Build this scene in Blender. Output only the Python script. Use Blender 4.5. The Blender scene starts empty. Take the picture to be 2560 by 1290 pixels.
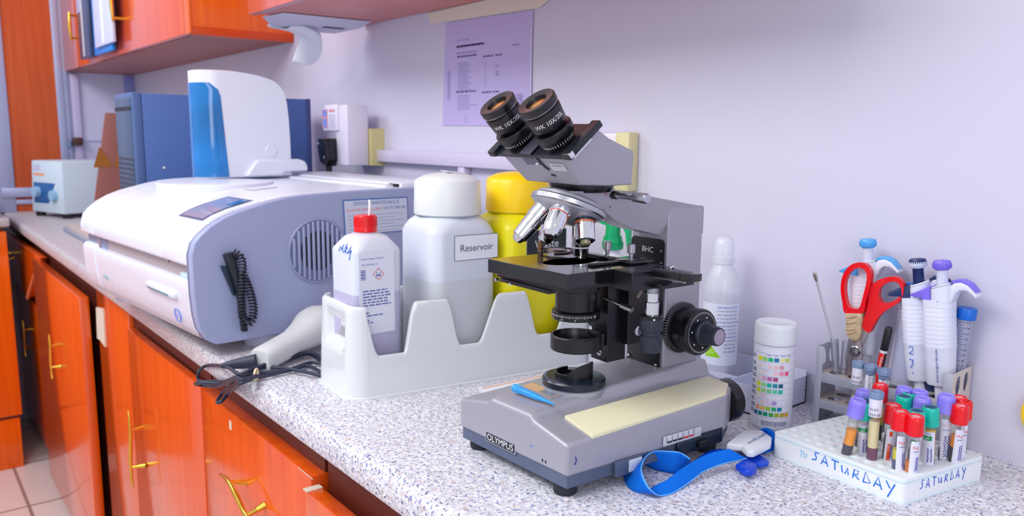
import bpy, bmesh, math, random
from mathutils import Vector, Matrix
random.seed(7)
scene = bpy.context.scene
COL = scene.collection

# ---------------------------------------------------------------- camera
cam_data = bpy.data.cameras.new('camera')
cam = bpy.data.objects.new('camera', cam_data)
COL.objects.link(cam)
YAW, PITCH, ROLL = math.radians(51.7555), math.radians(8.8288), math.radians(0.5284)
fw = Vector((-math.sin(YAW) * math.cos(PITCH), math.cos(YAW) * math.cos(PITCH), -math.sin(PITCH)))
rt = Vector((math.cos(YAW), math.sin(YAW), 0))
up = rt.cross(fw)
r2 = rt * math.cos(ROLL) + up * math.sin(ROLL)
u2 = -rt * math.sin(ROLL) + up * math.cos(ROLL)
cam.matrix_world = Matrix((
    (r2.x, u2.x, -fw.x, 0.0), (r2.y, u2.y, -fw.y, -1.01152), (r2.z, u2.z, -fw.z, 0.37468), (0, 0, 0, 1)))
cam_data.sensor_fit = 'HORIZONTAL'
cam_data.sensor_width = 36.0
cam_data.lens = 27.917
cam_data.clip_start = 0.02
cam_data.dof.use_dof = True
cam_data.dof.focus_distance = 0.90
cam_data.dof.aperture_fstop = 8.0
scene.camera = cam

# ---------------------------------------------------------------- colour management
scene.view_settings.view_transform = 'Standard'
scene.view_settings.look = 'None'
scene.view_settings.exposure = 0.0
scene.view_settings.gamma = 1.0
scene.view_settings.use_curve_mapping = False

# ---------------------------------------------------------------- world and lamps
world = bpy.data.worlds.new('world')
scene.world = world
world.use_nodes = True
bg = world.node_tree.nodes['Background']
bg.inputs[0].default_value = (0.87, 0.91, 1.0, 1)
bg.inputs[1].default_value = 0.80


def area_light(name, loc, target, sx, sy, power, color):
    d = bpy.data.lights.new(name, 'AREA')
    d.shape = 'RECTANGLE'
    d.size, d.size_y, d.energy, d.color = sx, sy, power, color
    o = bpy.data.objects.new(name, d)
    COL.objects.link(o)
    o.location = loc
    o.rotation_euler = (Vector(target) - Vector(loc)).to_track_quat('-Z', 'Y').to_euler()
    return o


area_light('ceiling_lamp_light', (-1.0, -1.75, 1.58), (-0.85, -0.35, 0.0), 1.3, 0.7, 26, (1.0, 0.97, 0.95))
area_light('far_ceiling_lamp_light', (-3.0, -1.7, 1.58), (-2.9, -0.5, 0.0), 1.2, 0.6, 22, (0.95, 0.96, 1.0))
area_light('window_daylight', (1.6, -1.9, 0.9), (-0.6, -0.3, 0.1), 1.2, 1.3, 16, (0.93, 0.95, 1.0))


# ---------------------------------------------------------------- helpers
def lin(c):
    def f(v):
        v /= 255.0
        return v / 12.92 if v <= 0.04045 else ((v + 0.055) / 1.055) ** 2.4
    return (f(c[0]), f(c[1]), f(c[2]), 1.0)


MATS = {}


def mat(name, color, rough=0.5, metal=0.0, spec=0.5, coat=0.0, trans=0.0, sss=0.0, emit=None, noise=0.0, nscale=40.0, bump=0.0, bscale=200.0):
    if name in MATS:
        return MATS[name]
    m = bpy.data.materials.new(name)
    m.use_nodes = True
    nt = m.node_tree
    b = nt.nodes['Principled BSDF']
    b.inputs['Base Color'].default_value = lin(color)
    b.inputs['Roughness'].default_value = rough
    b.inputs['Metallic'].default_value = metal
    b.inputs['Specular IOR Level'].default_value = spec
    b.inputs['Coat Weight'].default_value = coat
    b.inputs['Transmission Weight'].default_value = trans
    if sss:
        b.inputs['Subsurface Weight'].default_value = sss
        b.inputs['Subsurface Scale'].default_value = 0.01
    if noise or bump:
        tc = nt.nodes.new('ShaderNodeTexCoord')
        n = nt.nodes.new('ShaderNodeTexNoise')
        n.inputs['Scale'].default_value = nscale
        n.inputs['Detail'].default_value = 4
        nt.links.new(tc.outputs['Object'], n.inputs['Vector'])
        if noise:
            mx = nt.nodes.new('ShaderNodeMix')
            mx.data_type = 'RGBA'
            c = lin(color)
            mx.inputs['A'].default_value = (c[0] * (1 - noise), c[1] * (1 - noise), c[2] * (1 - noise), 1)
            mx.inputs['B'].default_value = tuple(min(1, v * (1 + noise)) for v in c[:3]) + (1,)
            nt.links.new(n.outputs['Fac'], mx.inputs['Factor'])
            nt.links.new(mx.outputs['Result'], b.inputs['Base Color'])
        if bump:
            n2 = nt.nodes.new('ShaderNodeTexNoise')
            n2.inputs['Scale'].default_value = bscale
            n2.inputs['Detail'].default_value = 2
            nt.links.new(tc.outputs['Object'], n2.inputs['Vector'])
            bp = nt.nodes.new('ShaderNodeBump')
            bp.inputs['Strength'].default_value = bump
            bp.inputs['Distance'].default_value = 0.001
            nt.links.new(n2.outputs['Fac'], bp.inputs['Height'])
            nt.links.new(bp.outputs['Normal'], b.inputs['Normal'])
    MATS[name] = m
    return m


def clear_mat(name, tint=(255, 255, 255), gloss=0.12, rough=0.05, milk=0.0, milkcol=(240, 242, 250)):
    """thin clear plastic or glass: lets light through, mirrors a little at grazing angles, optionally cloudy"""
    if name in MATS:
        return MATS[name]
    m = bpy.data.materials.new(name)
    m.use_nodes = True
    nt = m.node_tree
    for n in list(nt.nodes):
        nt.nodes.remove(n)
    out = nt.nodes.new('ShaderNodeOutputMaterial')
    tr = nt.nodes.new('ShaderNodeBsdfTransparent')
    tr.inputs[0].default_value = lin(tint)
    gl = nt.nodes.new('ShaderNodeBsdfGlossy')
    gl.inputs['Roughness'].default_value = rough
    lw = nt.nodes.new('ShaderNodeLayerWeight')
    lw.inputs[0].default_value = 0.35
    mul = nt.nodes.new('ShaderNodeMath')
    mul.operation = 'MULTIPLY_ADD'
    mul.inputs[1].default_value = gloss * 3
    mul.inputs[2].default_value = gloss * 0.4
    nt.links.new(lw.outputs['Fresnel'], mul.inputs[0])
    mix = nt.nodes.new('ShaderNodeMixShader')
    nt.links.new(mul.outputs[0], mix.inputs[0])
    nt.links.new(tr.outputs[0], mix.inputs[1])
    nt.links.new(gl.outputs[0], mix.inputs[2])
    last = mix
    if milk:
        df = nt.nodes.new('ShaderNodeBsdfPrincipled')
        df.inputs['Base Color'].default_value = lin(milkcol)
        df.inputs['Roughness'].default_value = 0.35
        mx2 = nt.nodes.new('ShaderNodeMixShader')
        mx2.inputs[0].default_value = milk
        nt.links.new(mix.outputs[0], mx2.inputs[1])
        nt.links.new(df.outputs[0], mx2.inputs[2])
        last = mx2
    nt.links.new(last.outputs[0], out.inputs[0])
    MATS[name] = m
    return m


class MB:
    """collects shapes, then links them as one mesh object"""

    def __init__(self):
        self.v, self.f, self.m, self.mats = [], [], [], []

    def mi(self, m):
        if m not in self.mats:
            self.mats.append(m)
        return self.mats.index(m)

    def add(self, vs, fs, m, M=None):
        o = len(self.v)
        k = self.mi(m)
        if M is not None:
            vs = [M @ Vector(v) for v in vs]
        self.v += [tuple(v) for v in vs]
        self.f += [tuple(i + o for i in f) for f in fs]
        self.m += [k] * len(fs)
        return self

    def bm(self, b, m, M=None):
        b.verts.index_update()
        self.add([v.co.copy() for v in b.verts], [[v.index for v in f.verts] for f in b.faces], m, M)
        b.free()
        return self

    def box(self, c, s, m, bev=0.0, rot=None, seg=2, M=None):
        """centre, full size"""
        b = bmesh.new()
        bmesh.ops.create_cube(b, size=1.0)
        for v in b.verts:
            v.co = Vector((v.co.x * s[0], v.co.y * s[1], v.co.z * s[2]))
        if bev > 0:
            bmesh.ops.bevel(b, geom=b.edges[:] + b.verts[:], offset=min(bev, min(s) * 0.49), segments=seg, profile=0.5, affect='EDGES')
        T = Matrix.Translation(c)
        if rot is not None:
            T = T @ rot
        if M is not None:
            T = M @ T
        return self.bm(b, m, T)

    def span(self, lo, hi, m, bev=0.0, seg=2, M=None):
        c = [(a + b_) / 2 for a, b_ in zip(lo, hi)]
        s = [abs(b_ - a) for a, b_ in zip(lo, hi)]
        return self.box(c, s, m, bev, None, seg, M)

    def hull(self, pts, faces, m, bev=0.0, seg=2, M=None):
        b = bmesh.new()
        vs = [b.verts.new(p) for p in pts]
        for f in faces:
            b.faces.new([vs[i] for i in f])
        bmesh.ops.recalc_face_normals(b, faces=b.faces[:])
        if bev > 0:
            bmesh.ops.bevel(b, geom=b.edges[:] + b.verts[:], offset=bev, segments=seg, profile=0.5, affect='EDGES', clamp_overlap=True)
        return self.bm(b, m, M)

    def prism(self, poly, axis, a, b_, m, bev=0.0, seg=2, M=None):
        """polygon in the two other axes (in xyz order), extruded along axis from a to b"""
        def p3(p, t):
            q = list(p)
            q.insert(axis, t)
            return q
        n = len(poly)
        pts = [p3(p, a) for p in poly] + [p3(p, b_) for p in poly]
        fs = [list(range(n)), list(range(n, 2 * n))] + [[i, (i + 1) % n, n + (i + 1) % n, n + i] for i in range(n)]
        return self.hull(pts, fs, m, bev, seg, M)

    def loft(self, rings, m, closed=True, caps=True, M=None):
        n = len(rings[0])
        vs = [p for r in rings for p in r]
        fs = []
        for i in range(len(rings) - 1):
            for j in range(n if closed else n - 1):
                k = (j + 1) % n
                fs.append((i * n + j, i * n + k, (i + 1) * n + k, (i + 1) * n + j))
        if caps and closed:
            fs.append(tuple(reversed(range(n))))
            fs.append(tuple((len(rings) - 1) * n + j for j in range(n)))
        return self.add(vs, fs, m, M)

    def lathe(self, prof, m, n=32, M=None, arc=None):
        """prof: list of (r, z); a radius of 0 closes the end"""
        vs, fs = [], []
        idx = []
        full = arc is None
        a0, a1 = (0, 2 * math.pi) if full else arc
        cnt = n if full else n + 1
        for r, z in prof:
            if r < 1e-7 and full:
                idx.append([len(vs)])
                vs.append((0, 0, z))
            else:
                row = []
                for j in range(cnt):
                    t = a0 + (a1 - a0) * j / n
                    row.append(len(vs))
                    vs.append((r * math.cos(t), r * math.sin(t), z))
                idx.append(row)
        for A, B in zip(idx, idx[1:]):
            for j in range(n):
                k = (j + 1) % cnt if full else j + 1
                if len(A) == 1 and len(B) == 1:
                    continue
                if len(A) == 1:
                    fs.append((A[0], B[k], B[j]))
                elif len(B) == 1:
                    fs.append((A[j], A[k], B[0]))
                else:
                    fs.append((A[j], A[k], B[k], B[j]))
        return self.add(vs, fs, m, M)

    def rod(self, p0, p1, r0, m, r1=None, n=20):
        p0, p1 = Vector(p0), Vector(p1)
        L = (p1 - p0).length
        r1 = r0 if r1 is None else r1
        return self.lathe([(0, 0), (r0, 0), (r1, L), (0, L)], m, n, axis_m(p0, p1))

    def tube(self, path, r, m, n=8, closed=False, flat=1.0, M=None):
        pts = [Vector(p) for p in path]
        cnt = len(pts)
        rings = []
        prev = None
        for i, p in enumerate(pts):
            if closed:
                t = pts[(i + 1) % cnt] - pts[i - 1]
            else:
                t = pts[min(i + 1, cnt - 1)] - pts[max(i - 1, 0)]
            if t.length < 1e-9:
                t = Vector((0, 0, 1))
            t.normalize()
            if prev is None:
                a = Vector((0, 0, 1)) if abs(t.z) < 0.9 else Vector((1, 0, 0))
                u = t.cross(a).normalized()
            else:
                u = (prev - t * prev.dot(t))
                u = u.normalized() if u.length > 1e-6 else t.orthogonal().normalized()
            prev = u
            w = t.cross(u)
            rr = r[i] if isinstance(r, (list, tuple)) else r
            rings.append([p + u * rr * math.cos(2 * math.pi * j / n) + w * rr * flat * math.sin(2 * math.pi * j / n) for j in range(n)])
        if closed:
            rings.append(rings[0])
        return self.loft(rings, m, True, not closed, M)

    def quad(self, pts, m, M=None):
        return self.add(pts, [tuple(range(len(pts)))], m, M)

    def text(self, s, size, m, M, align='CENTER', bend=None):
        vs, fs = text_mesh(s, size, align)
        if bend:
            vs = [bend(v) for v in vs]
        return self.add(vs, fs, m, M)

    def build(self, name, parent=None, smooth=35, label=None, bev=None, sub=0):
        me = bpy.data.meshes.new(name)
        me.from_pydata(self.v, [], self.f)
        for mm in self.mats:
            me.materials.append(mm)
        me.polygons.foreach_set('material_index', self.m)
        me.update()
        b = bmesh.new()
        b.from_mesh(me)
        bmesh.ops.recalc_face_normals(b, faces=b.faces[:]) if smooth != 'keep' else None
        b.to_mesh(me)
        b.free()
        if smooth and smooth != 'keep':
            me.polygons.foreach_set('use_smooth', [True] * len(me.polygons))
            me.set_sharp_from_angle(angle=math.radians(smooth))
        o = bpy.data.objects.new(name, me)
        COL.objects.link(o)
        if parent is not None:
            o.parent = parent
        if label:
            o['label'] = label
        if sub:
            md = o.modifiers.new('sub', 'SUBSURF')
            md.levels = md.render_levels = sub
        if bev:
            md = o.modifiers.new('bev', 'BEVEL')
            md.width, md.segments = bev, 3
            md.limit_method = 'ANGLE'
            md.angle_limit = math.radians(28)
            md.harden_normals = False
        return o


def axis_m(p0, p1):
    """matrix that carries the z axis from the origin onto the line p0 -> p1"""
    p0, p1 = Vector(p0), Vector(p1)
    q = (p1 - p0).to_track_quat('Z', 'Y')
    return Matrix.Translation(p0) @ q.to_matrix().to_4x4()


def frame_m(o, x, y):
    """matrix with origin o, x axis and (roughly) y axis"""
    x = Vector(x).normalized()
    z = x.cross(Vector(y)).normalized()
    y = z.cross(x)
    return Matrix(((x.x, y.x, z.x, o[0]), (x.y, y.y, z.y, o[1]), (x.z, y.z, z.z, o[2]), (0, 0, 0, 1)))


_TEXT = {}


def text_mesh(s, size, align='CENTER'):
    key = (s, align)
    if key not in _TEXT:
        cu = bpy.data.curves.new('glyphs', 'FONT')
        cu.body = s
        cu.size = 1.0
        cu.resolution_u = 3
        cu.align_x = align
        cu.align_y = 'CENTER'
        ob = bpy.data.objects.new('glyphs', cu)
        COL.objects.link(ob)
        dg = bpy.context.evaluated_depsgraph_get()
        ev = ob.evaluated_get(dg)
        me = ev.to_mesh()
        vs = [tuple(v.co) for v in me.vertices]
        fs = [tuple(p.vertices) for p in me.polygons]
        ev.to_mesh_clear()
        bpy.data.objects.remove(ob)
        bpy.data.curves.remove(cu)
        _TEXT[key] = (vs, fs)
    vs, fs = _TEXT[key]
    return [(x * size, y * size, z * size) for x, y, z in vs], fs


def thing(name, label, cat, loc=(0, 0, 0), rot=0.0, group=None):
    o = bpy.data.objects.new(name, None)
    o.empty_display_size = 0.02
    COL.objects.link(o)
    o.location = loc
    o.rotation_euler = (0, 0, math.radians(rot))
    tag(o, label, cat, group)
    return o


def tag(o, label, cat, group=None):
    o['label'] = label
    o['category'] = cat
    if group:
        o['group'] = group
    return o


def struct(o, label=None):
    o['kind'] = 'structure'
    if label:
        o['label'] = label
    return o


def catmull(pts, k=8, closed=False):
    P = [Vector(p) for p in pts]
    n = len(P)
    out = []
    for i in range(n if closed else n - 1):
        a, b, c, d = (P[(i - 1) % n] if closed or i > 0 else P[0], P[i], P[(i + 1) % n], P[(i + 2) % n] if closed or i + 2 < n else P[-1])
        for j in range(k):
            t = j / k
            out.append(0.5 * ((2 * b) + (c - a) * t + (2 * a - 5 * b + 4 * c - d) * t * t + (3 * b - a - 3 * c + d) * t ** 3))
    if not closed:
        out.append(P[-1])
    return out


def rrect(x0, y0, x1, y1, r, n=5):
    """rounded rectangle outline, counter-clockwise"""
    out = []
    for cx, cy, a in ((x1 - r, y0 + r, -90), (x1 - r, y1 - r, 0), (x0 + r, y1 - r, 90), (x0 + r, y0 + r, 180)):
        for i in range(n + 1):
            t = math.radians(a + 90 * i / n)
            out.append((cx + r * math.cos(t), cy + r * math.sin(t)))
    return out


# ---------------------------------------------------------------- materials of the room
def node_mat(name):
    m = bpy.data.materials.new(name)
    m.use_nodes = True
    nt = m.node_tree
    return m, nt, nt.nodes['Principled BSDF'], nt.nodes.new('ShaderNodeTexCoord')


def wood(name, a, b, rough=0.32, spec=0.4, sc=(60, 60, 2.2), coat=0.0):
    m, nt, bs, tc = node_mat(name)
    mp = nt.nodes.new('ShaderNodeMapping')
    mp.inputs['Scale'].default_value = sc
    nz = nt.nodes.new('ShaderNodeTexNoise')
    nz.inputs['Scale'].default_value = 1.0
    nz.inputs['Detail'].default_value = 6
    cr = nt.nodes.new('ShaderNodeValToRGB')
    cr.color_ramp.elements[0].position, cr.color_ramp.elements[0].color = 0.3, lin(a)
    cr.color_ramp.elements[1].position, cr.color_ramp.elements[1].color = 0.7, lin(b)
    nt.links.new(tc.outputs['Object'], mp.inputs[0])
    nt.links.new(mp.outputs[0], nz.inputs['Vector'])
    nt.links.new(nz.outputs['Fac'], cr.inputs[0])
    nt.links.new(cr.outputs[0], bs.inputs['Base Color'])
    bs.inputs['Roughness'].default_value = rough
    bs.inputs['Specular IOR Level'].default_value = spec
    bs.inputs['Coat Weight'].default_value = coat
    bs.inputs['Coat Roughness'].default_value = 0.10
    MATS[name] = m
    return m


M_ORANGE = wood('cherry_laminate', (224, 78, 2), (240, 96, 6), 0.30, 0.45, coat=0.9)
M_ORANGE_END = wood('cherry_laminate_end', (236, 92, 4), (248, 110, 8), 0.32, 0.4, coat=0.4)
M_ORANGE_PANEL = wood('cherry_board', (188, 76, 30), (206, 92, 40), 0.45, 0.4)
M_EDGE = mat('laminate_edge_worn', (236, 130, 80), 0.5)
M_CARCASS = mat('dark_carcass', (96, 34, 16), 0.5)
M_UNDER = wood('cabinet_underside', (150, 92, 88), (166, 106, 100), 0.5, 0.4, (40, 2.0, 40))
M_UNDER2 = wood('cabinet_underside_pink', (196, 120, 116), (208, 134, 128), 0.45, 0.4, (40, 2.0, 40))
M_BRASS = mat('polished_brass', (232, 186, 74), 0.18, 1.0)
M_PAINT = mat('wall_paint', (206, 204, 224), 0.45, spec=0.35, noise=0.02, nscale=3)
M_PAINT_L = mat('wall_paint_side', (206, 205, 232), 0.5, spec=0.3, noise=0.05, nscale=7)
M_ALU = mat('aluminium_frame', (178, 184, 218), 0.4, 0.3)
M_WHITE = mat('white_plastic', (226, 229, 238), 0.32)
M_WARMWHITE = mat('off_white_plastic', (226, 228, 230), 0.35)
M_BLACK = mat('black_plastic', (14, 16, 22), 0.35)
M_BLACKGLOSS = mat('black_gloss', (10, 11, 15), 0.16)
M_CHROME = mat('chrome', (226, 226, 230), 0.12, 1.0)
M_STEEL = mat('brushed_steel', (188, 188, 196), 0.33, 1.0)
M_INK = mat('black_ink', (24, 26, 40), 0.6)
M_GREYINK = mat('grey_ink', (120, 122, 150), 0.6)
M_BLUEINK = mat('blue_marker', (10, 96, 214), 0.6)
M_VIOLETINK = mat('violet_marker', (40, 34, 160), 0.6)
M_REDINK = mat('red_ink', (226, 92, 100), 0.6)
M_PAPER = mat('paper', (236, 238, 246), 0.7, spec=0.2)
M_TAPE = mat('masking_tape', (224, 214, 196), 0.6)
M_RED = mat('red_plastic', (226, 6, 22), 0.28)


def granite():
    m, nt, bs, tc = node_mat('speckled_worktop')

    def noise(scale, det=2.0, rough=0.55, off=0.0):
        mp = nt.nodes.new('ShaderNodeMapping')
        mp.inputs['Location'].default_value = (off, off * 1.7, off * 0.3)
        nt.links.new(tc.outputs['Object'], mp.inputs[0])
        n = nt.nodes.new('ShaderNodeTexNoise')
        n.inputs['Scale'].default_value = scale
        n.inputs['Detail'].default_value = det
        n.inputs['Roughness'].default_value = rough
        nt.links.new(mp.outputs[0], n.inputs['Vector'])
        return n

    def step(n, lo, hi):
        r = nt.nodes.new('ShaderNodeMapRange')
        r.inputs['From Min'].default_value, r.inputs['From Max'].default_value = lo, hi
        nt.links.new(n.outputs['Fac'], r.inputs['Value'])
        return r.outputs[0]

    def mix(fac, a, b):
        x = nt.nodes.new('ShaderNodeMix')
        x.data_type = 'RGBA'
        nt.links.new(fac, x.inputs['Factor'])
        for sock, v in (('A', a), ('B', b)):
            if isinstance(v, tuple):
                x.inputs[sock].default_value = lin(v)
            else:
                nt.links.new(v, x.inputs[sock])
        return x.outputs['Result']

    c = mix(step(noise(150, 2, 0.5, 3.1), 0.42, 0.60), (205, 203, 212), (228, 227, 234))
    c = mix(step(noise(120, 2, 0.5, 11.0), 0.60, 0.66), c, (206, 186, 180))
    c = mix(step(noise(210, 2, 0.5, 7.7), 0.58, 0.66), c, (248, 248, 252))
    c = mix(step(noise(230, 2, 0.55, 0.0), 0.575, 0.63), c, (138, 146, 182))
    c = mix(step(noise(250, 2, 0.55, 5.0), 0.635, 0.67), c, (70, 78, 120))
    # the far run is browner: the tone blends in towards the far end
    sx = nt.nodes.new('ShaderNodeSeparateXYZ')
    nt.links.new(tc.outputs['Object'], sx.inputs[0])
    r = nt.nodes.new('ShaderNodeMapRange')
    r.inputs['From Min'].default_value, r.inputs['From Max'].default_value = -1.18, -1.55
    r.inputs['To Max'].default_value = 0.5
    nt.links.new(sx.outputs[0], r.inputs['Value'])
    c = mix(r.outputs[0], c, (176, 156, 150))
    nt.links.new(c, bs.inputs['Base Color'])
    bs.inputs['Roughness'].default_value = 0.38
    bs.inputs['Specular IOR Level'].default_value = 0.35
    return m


def floor_tiles():
    m, nt, bs, tc = node_mat('floor_tiles')
    mp = nt.nodes.new('ShaderNodeMapping')
    mp.inputs['Location'].default_value = (0.12, 0.25, 0)
    br = nt.nodes.new('ShaderNodeTexBrick')
    br.offset = 0.0
    br.inputs['Color1'].default_value = lin((226, 214, 210))
    br.inputs['Color2'].default_value = lin((218, 206, 204))
    br.inputs['Mortar'].default_value = lin((150, 130, 124))
    br.inputs['Scale'].default_value = 1.0
    br.inputs['Mortar Size'].default_value = 0.006
    br.inputs['Brick Width'].default_value = 0.45
    br.inputs['Row Height'].default_value = 0.45
    nt.links.new(tc.outputs['Object'], mp.inputs[0])
    nt.links.new(mp.outputs[0], br.inputs['Vector'])
    nt.links.new(br.outputs['Color'], bs.inputs['Base Color'])
    bs.inputs['Roughness'].default_value = 0.3
    return m


# ---------------------------------------------------------------- shell
FLOOR_Z = -1.0
XL = -4.316
struct(MB().span((-4.5, -3.6, FLOOR_Z - 0.05), (1.2, 0.06, FLOOR_Z), floor_tiles()).build('floor'), 'cream square floor tiles with thin grey grout')
struct(MB().span((XL - 0.08, 0.0, FLOOR_Z), (1.2, 0.08, 1.62), M_PAINT).build('wall_back'), 'pale lilac painted wall behind the worktop')
wl = MB().span((XL - 0.08, -3.6, FLOOR_Z), (XL, 0.0, 1.62), M_PAINT_L).build('wall_left')
struct(wl, 'pale wall at the far end behind the centrifuge')

# aluminium partition with wooden boards on the far wall
board = MB().span((XL, -0.545, -0.02), (XL + 0.012, -0.345, 1.62), M_ORANGE_PANEL)
struct(board.build('trim_1'), 'orange wooden board of the far partition')
fr = MB()
fr.span((XL, -0.348, 0.0), (XL + 0.022, -0.318, 1.62), M_ALU, 0.003)
fr.span((XL, -0.318, 0.0), (XL + 0.014, -0.296, 1.62), M_ALU, 0.002)
fr.span((XL, -0.620, 0.0), (XL + 0.022, -0.545, 1.62), M_ALU, 0.003)
fr.span((XL, -0.60, 0.068), (XL + 0.03, -0.34, 0.112), M_ALU, 0.004)
fr.span((XL, -0.60, 0.034), (XL + 0.02, -0.34, 0.056), M_ALU, 0.003)
struct(fr.build('trim_2'), 'pale aluminium frame of the far partition')
st = MB()
st.span((XL, -0.285, 0.0), (XL + 0.018, -0.250, 0.642), mat('lilac_strip', (196, 186, 222), 0.5), 0.003)
st.span((XL, -0.05, 0.0), (XL + 0.008, -0.006, 0.642), mat('blue_strip', (150, 160, 226), 0.5), 0.002)
st.span((XL, -0.25, 0.322), (XL + 0.005, -0.05, 0.329), M_ALU)
struct(st.build('trim_3'), 'lilac and blue vertical strips beside the far corner')
hg = MB()
hg.span((XL + 0.018, -0.296, 0.305), (XL + 0.05, -0.255, 0.342), mat('rusty_metal', (86, 52, 50), 0.6, 0.3), 0.006)
hg.rod((XL + 0.03, -0.31, 0.300), (XL + 0.03, -0.31, 0.322), 0.012, mat('dull_blue_metal', (116, 140, 176), 0.5, 0.4))
tag(hg.build('window_latch'), 'small dark rusty latch on the lilac strip above the centrifuge', 'latch')

# ---------------------------------------------------------------- worktop
GR = granite()
wt = MB()
prof = [(0.0, 0.0), (-0.582, 0.0), (-0.590, -0.001), (-0.597, -0.005), (-0.601, -0.012), (-0.601, -0.034), (-0.598, -0.040), (-0.580, -0.040), (-0.560, -0.032), (0.0, -0.032)]
wt.prism(prof, 0, XL, 1.0, GR)
o = wt.build('worktop', smooth=40)
tag(o, 'long speckled grey and white laminate worktop with a rounded front edge', 'countertop')
wt = MB()
wt.span((XL, -2.2, -0.005), (-3.68, -0.640, 0.030), GR, 0.008)
tag(wt.build('worktop'), 'short speckled worktop on the far side cabinet', 'countertop')


# ---------------------------------------------------------------- cabinet handles
def handle(parent, c, axis, L=0.135, out=(0, -1, 0), name='handle'):
    """waved brass bar on two posts; c = centre on the door face, axis = direction of the bar"""
    ax, ou = Vector(axis).normalized(), Vector(out)
    sd = ax.cross(ou)
    c = Vector(c)
    b = MB()
    path = []
    for i in range(21):
        t = i / 20 * 2 - 1
        path.append(c + ou * 0.030 + ax * (t * L * 0.72) + sd * (0.010 * math.sin(t * math.pi * 0.9)))
    rad = [0.0028 + 0.0022 * (1 - abs(i / 10 - 1)) for i in range(21)]
    b.tube(path, rad, M_BRASS, 10)
    for s in (-1, 1):
        p = c + ax * (s * L * 0.36)
        q = p + ou * 0.030 + sd * (0.010 * math.sin(s * 0.5 * math.pi * 0.9))
        b.rod(p, p + (q - p) * 0.45, 0.0062, M_BRASS, 0.0045)
        b.rod(p + (q - p) * 0.4, q, 0.0042, M_BRASS, 0.0032)
    return b.build(name, parent, 60)


def door_panel(parent, name, lo, hi, m=None):
    """laminate slab with a paler worn edge on top"""
    m = m or M_ORANGE
    b = MB().span(lo, hi, m, 0.0015)
    return b.build(name, parent, 30)


YF, YB = -0.578, -0.560          # door faces of the base run
# --- base units along the wall
u = thing('base_cabinet', 'orange base cabinet at the far end with a broken drawer and brass handles', 'cabinet', (0, 0, 0))
MB().span((-4.30, -0.555, FLOOR_Z), (-2.50, -0.01, -0.041), M_CARCASS).build('body', u)
dr = MB().hull([(-4.22, -0.61, -0.085), (-3.36, -0.585, -0.092), (-3.71, -0.600, -0.30), (-4.30, -0.61, -0.262),
                (-4.22, -0.585, -0.085), (-3.36, -0.562, -0.092), (-3.71, -0.575, -0.30), (-4.30, -0.585, -0.262)],
               [(0, 1, 2, 3), (4, 5, 6, 7), (0, 1, 5, 4), (1, 2, 6, 5), (2, 3, 7, 6), (3, 0, 4, 7)], M_ORANGE, 0.002).build('drawer', u)
handle(dr, (-4.0, -0.608, -0.16), (1, 0, -0.05), 0.13)
MB().tube([(-3.40, -0.586, -0.12), (-3.52, -0.592, -0.18), (-3.66, -0.598, -0.27), (-3.70, -0.600, -0.30)], 0.006, M_EDGE, 6).build('broken_edge', dr, label='pale splintered edge of the drawer front')
d0 = door_panel(u, 'door', (-4.28, YF, -0.94), (-3.46, YB, -0.33))
handle(d0, (-3.85, YF, -0.50), (0, 0, 1), 0.11)
d1 = door_panel(u, 'door', (-3.42, YF - 0.028, -0.955), (-2.520, YB - 0.02, -0.10))
handle(d1, (-2.92, YF - 0.028, -0.36), (0, 0, 1), 0.105)
u2 = thing('base_cabinet', 'orange base cabinet under the analyzer with a paper strip stuck on its front', 'cabinet', (0, 0, 0))
MB().span((-2.47, -0.555, FLOOR_Z), (-1.505, -0.01, -0.041), M_CARCASS).build('body', u2)
door_panel(u2, 'door', (-2.475, YF + 0.010, -0.955), (-2.10, YB + 0.005, -0.062))
d2 = door_panel(u2, 'door', (-2.07, YF, -0.955), (-1.500, YB, -0.103))
handle(d2, (-1.975, YF, -0.375), (0, 0, 1), 0.135)
MB().prism([(-2.486,-0.125),(-2.3873,-0.1119),(-2.3974,-0.2236),(-2.4628,-0.2168),(-2.5016,-0.2203)], 1, -0.5695, -0.5680, M_TAPE).build('sticker', u2, label='cream paper strip on the cabinet front')
u3 = thing('base_cabinet', 'orange base cabinet with a slanting brass drawer handle below the white bottle holder', 'cabinet', (0, 0, 0))
MB().span((-1.495, -0.555, FLOOR_Z), (-1.005, -0.01, -0.041), M_CARCASS).build('body', u3)
d3 = door_panel(u3, 'drawer', (-1.490, YF, -0.955), (-1.003, YB + 0.01, -0.104))
handle(d3, (-1.225, YF, -0.212), (1, 0, -0.10), 0.115)
sc = MB()
for (x, z, w, h) in ((-1.335, -0.128, 0.010, 0.016), (-1.02, -0.1043, 0.05, 0.001)):
    sc.box((x, YF - 0.0003, z), (w, 0.0006, h), M_TAPE)
sc.build('scuff_marks', d3, label='pale scuffs on the drawer front')
u4 = thing('base_cabinet', 'orange base cabinet under the microscope with its drawer standing slightly open', 'cabinet', (0, 0, 0))
MB().span((-0.995, -0.555, FLOOR_Z), (0.9, -0.01, -0.041), M_CARCASS).build('body', u4)
d4 = MB().span((-0.996, YF - 0.012, -0.40), (-0.20, YB - 0.008, -0.116), M_ORANGE, 0.0015).build('drawer', u4)
MB().span((-0.998, YF - 0.014, -0.1165), (-0.985, YB - 0.008, -0.1150), M_TAPE).build('chipped_edge', d4, label='pale chipped corner of the drawer')
door_panel(u4, 'door', (-0.996, YF, -0.955), (-0.20, YB, -0.405))
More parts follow.
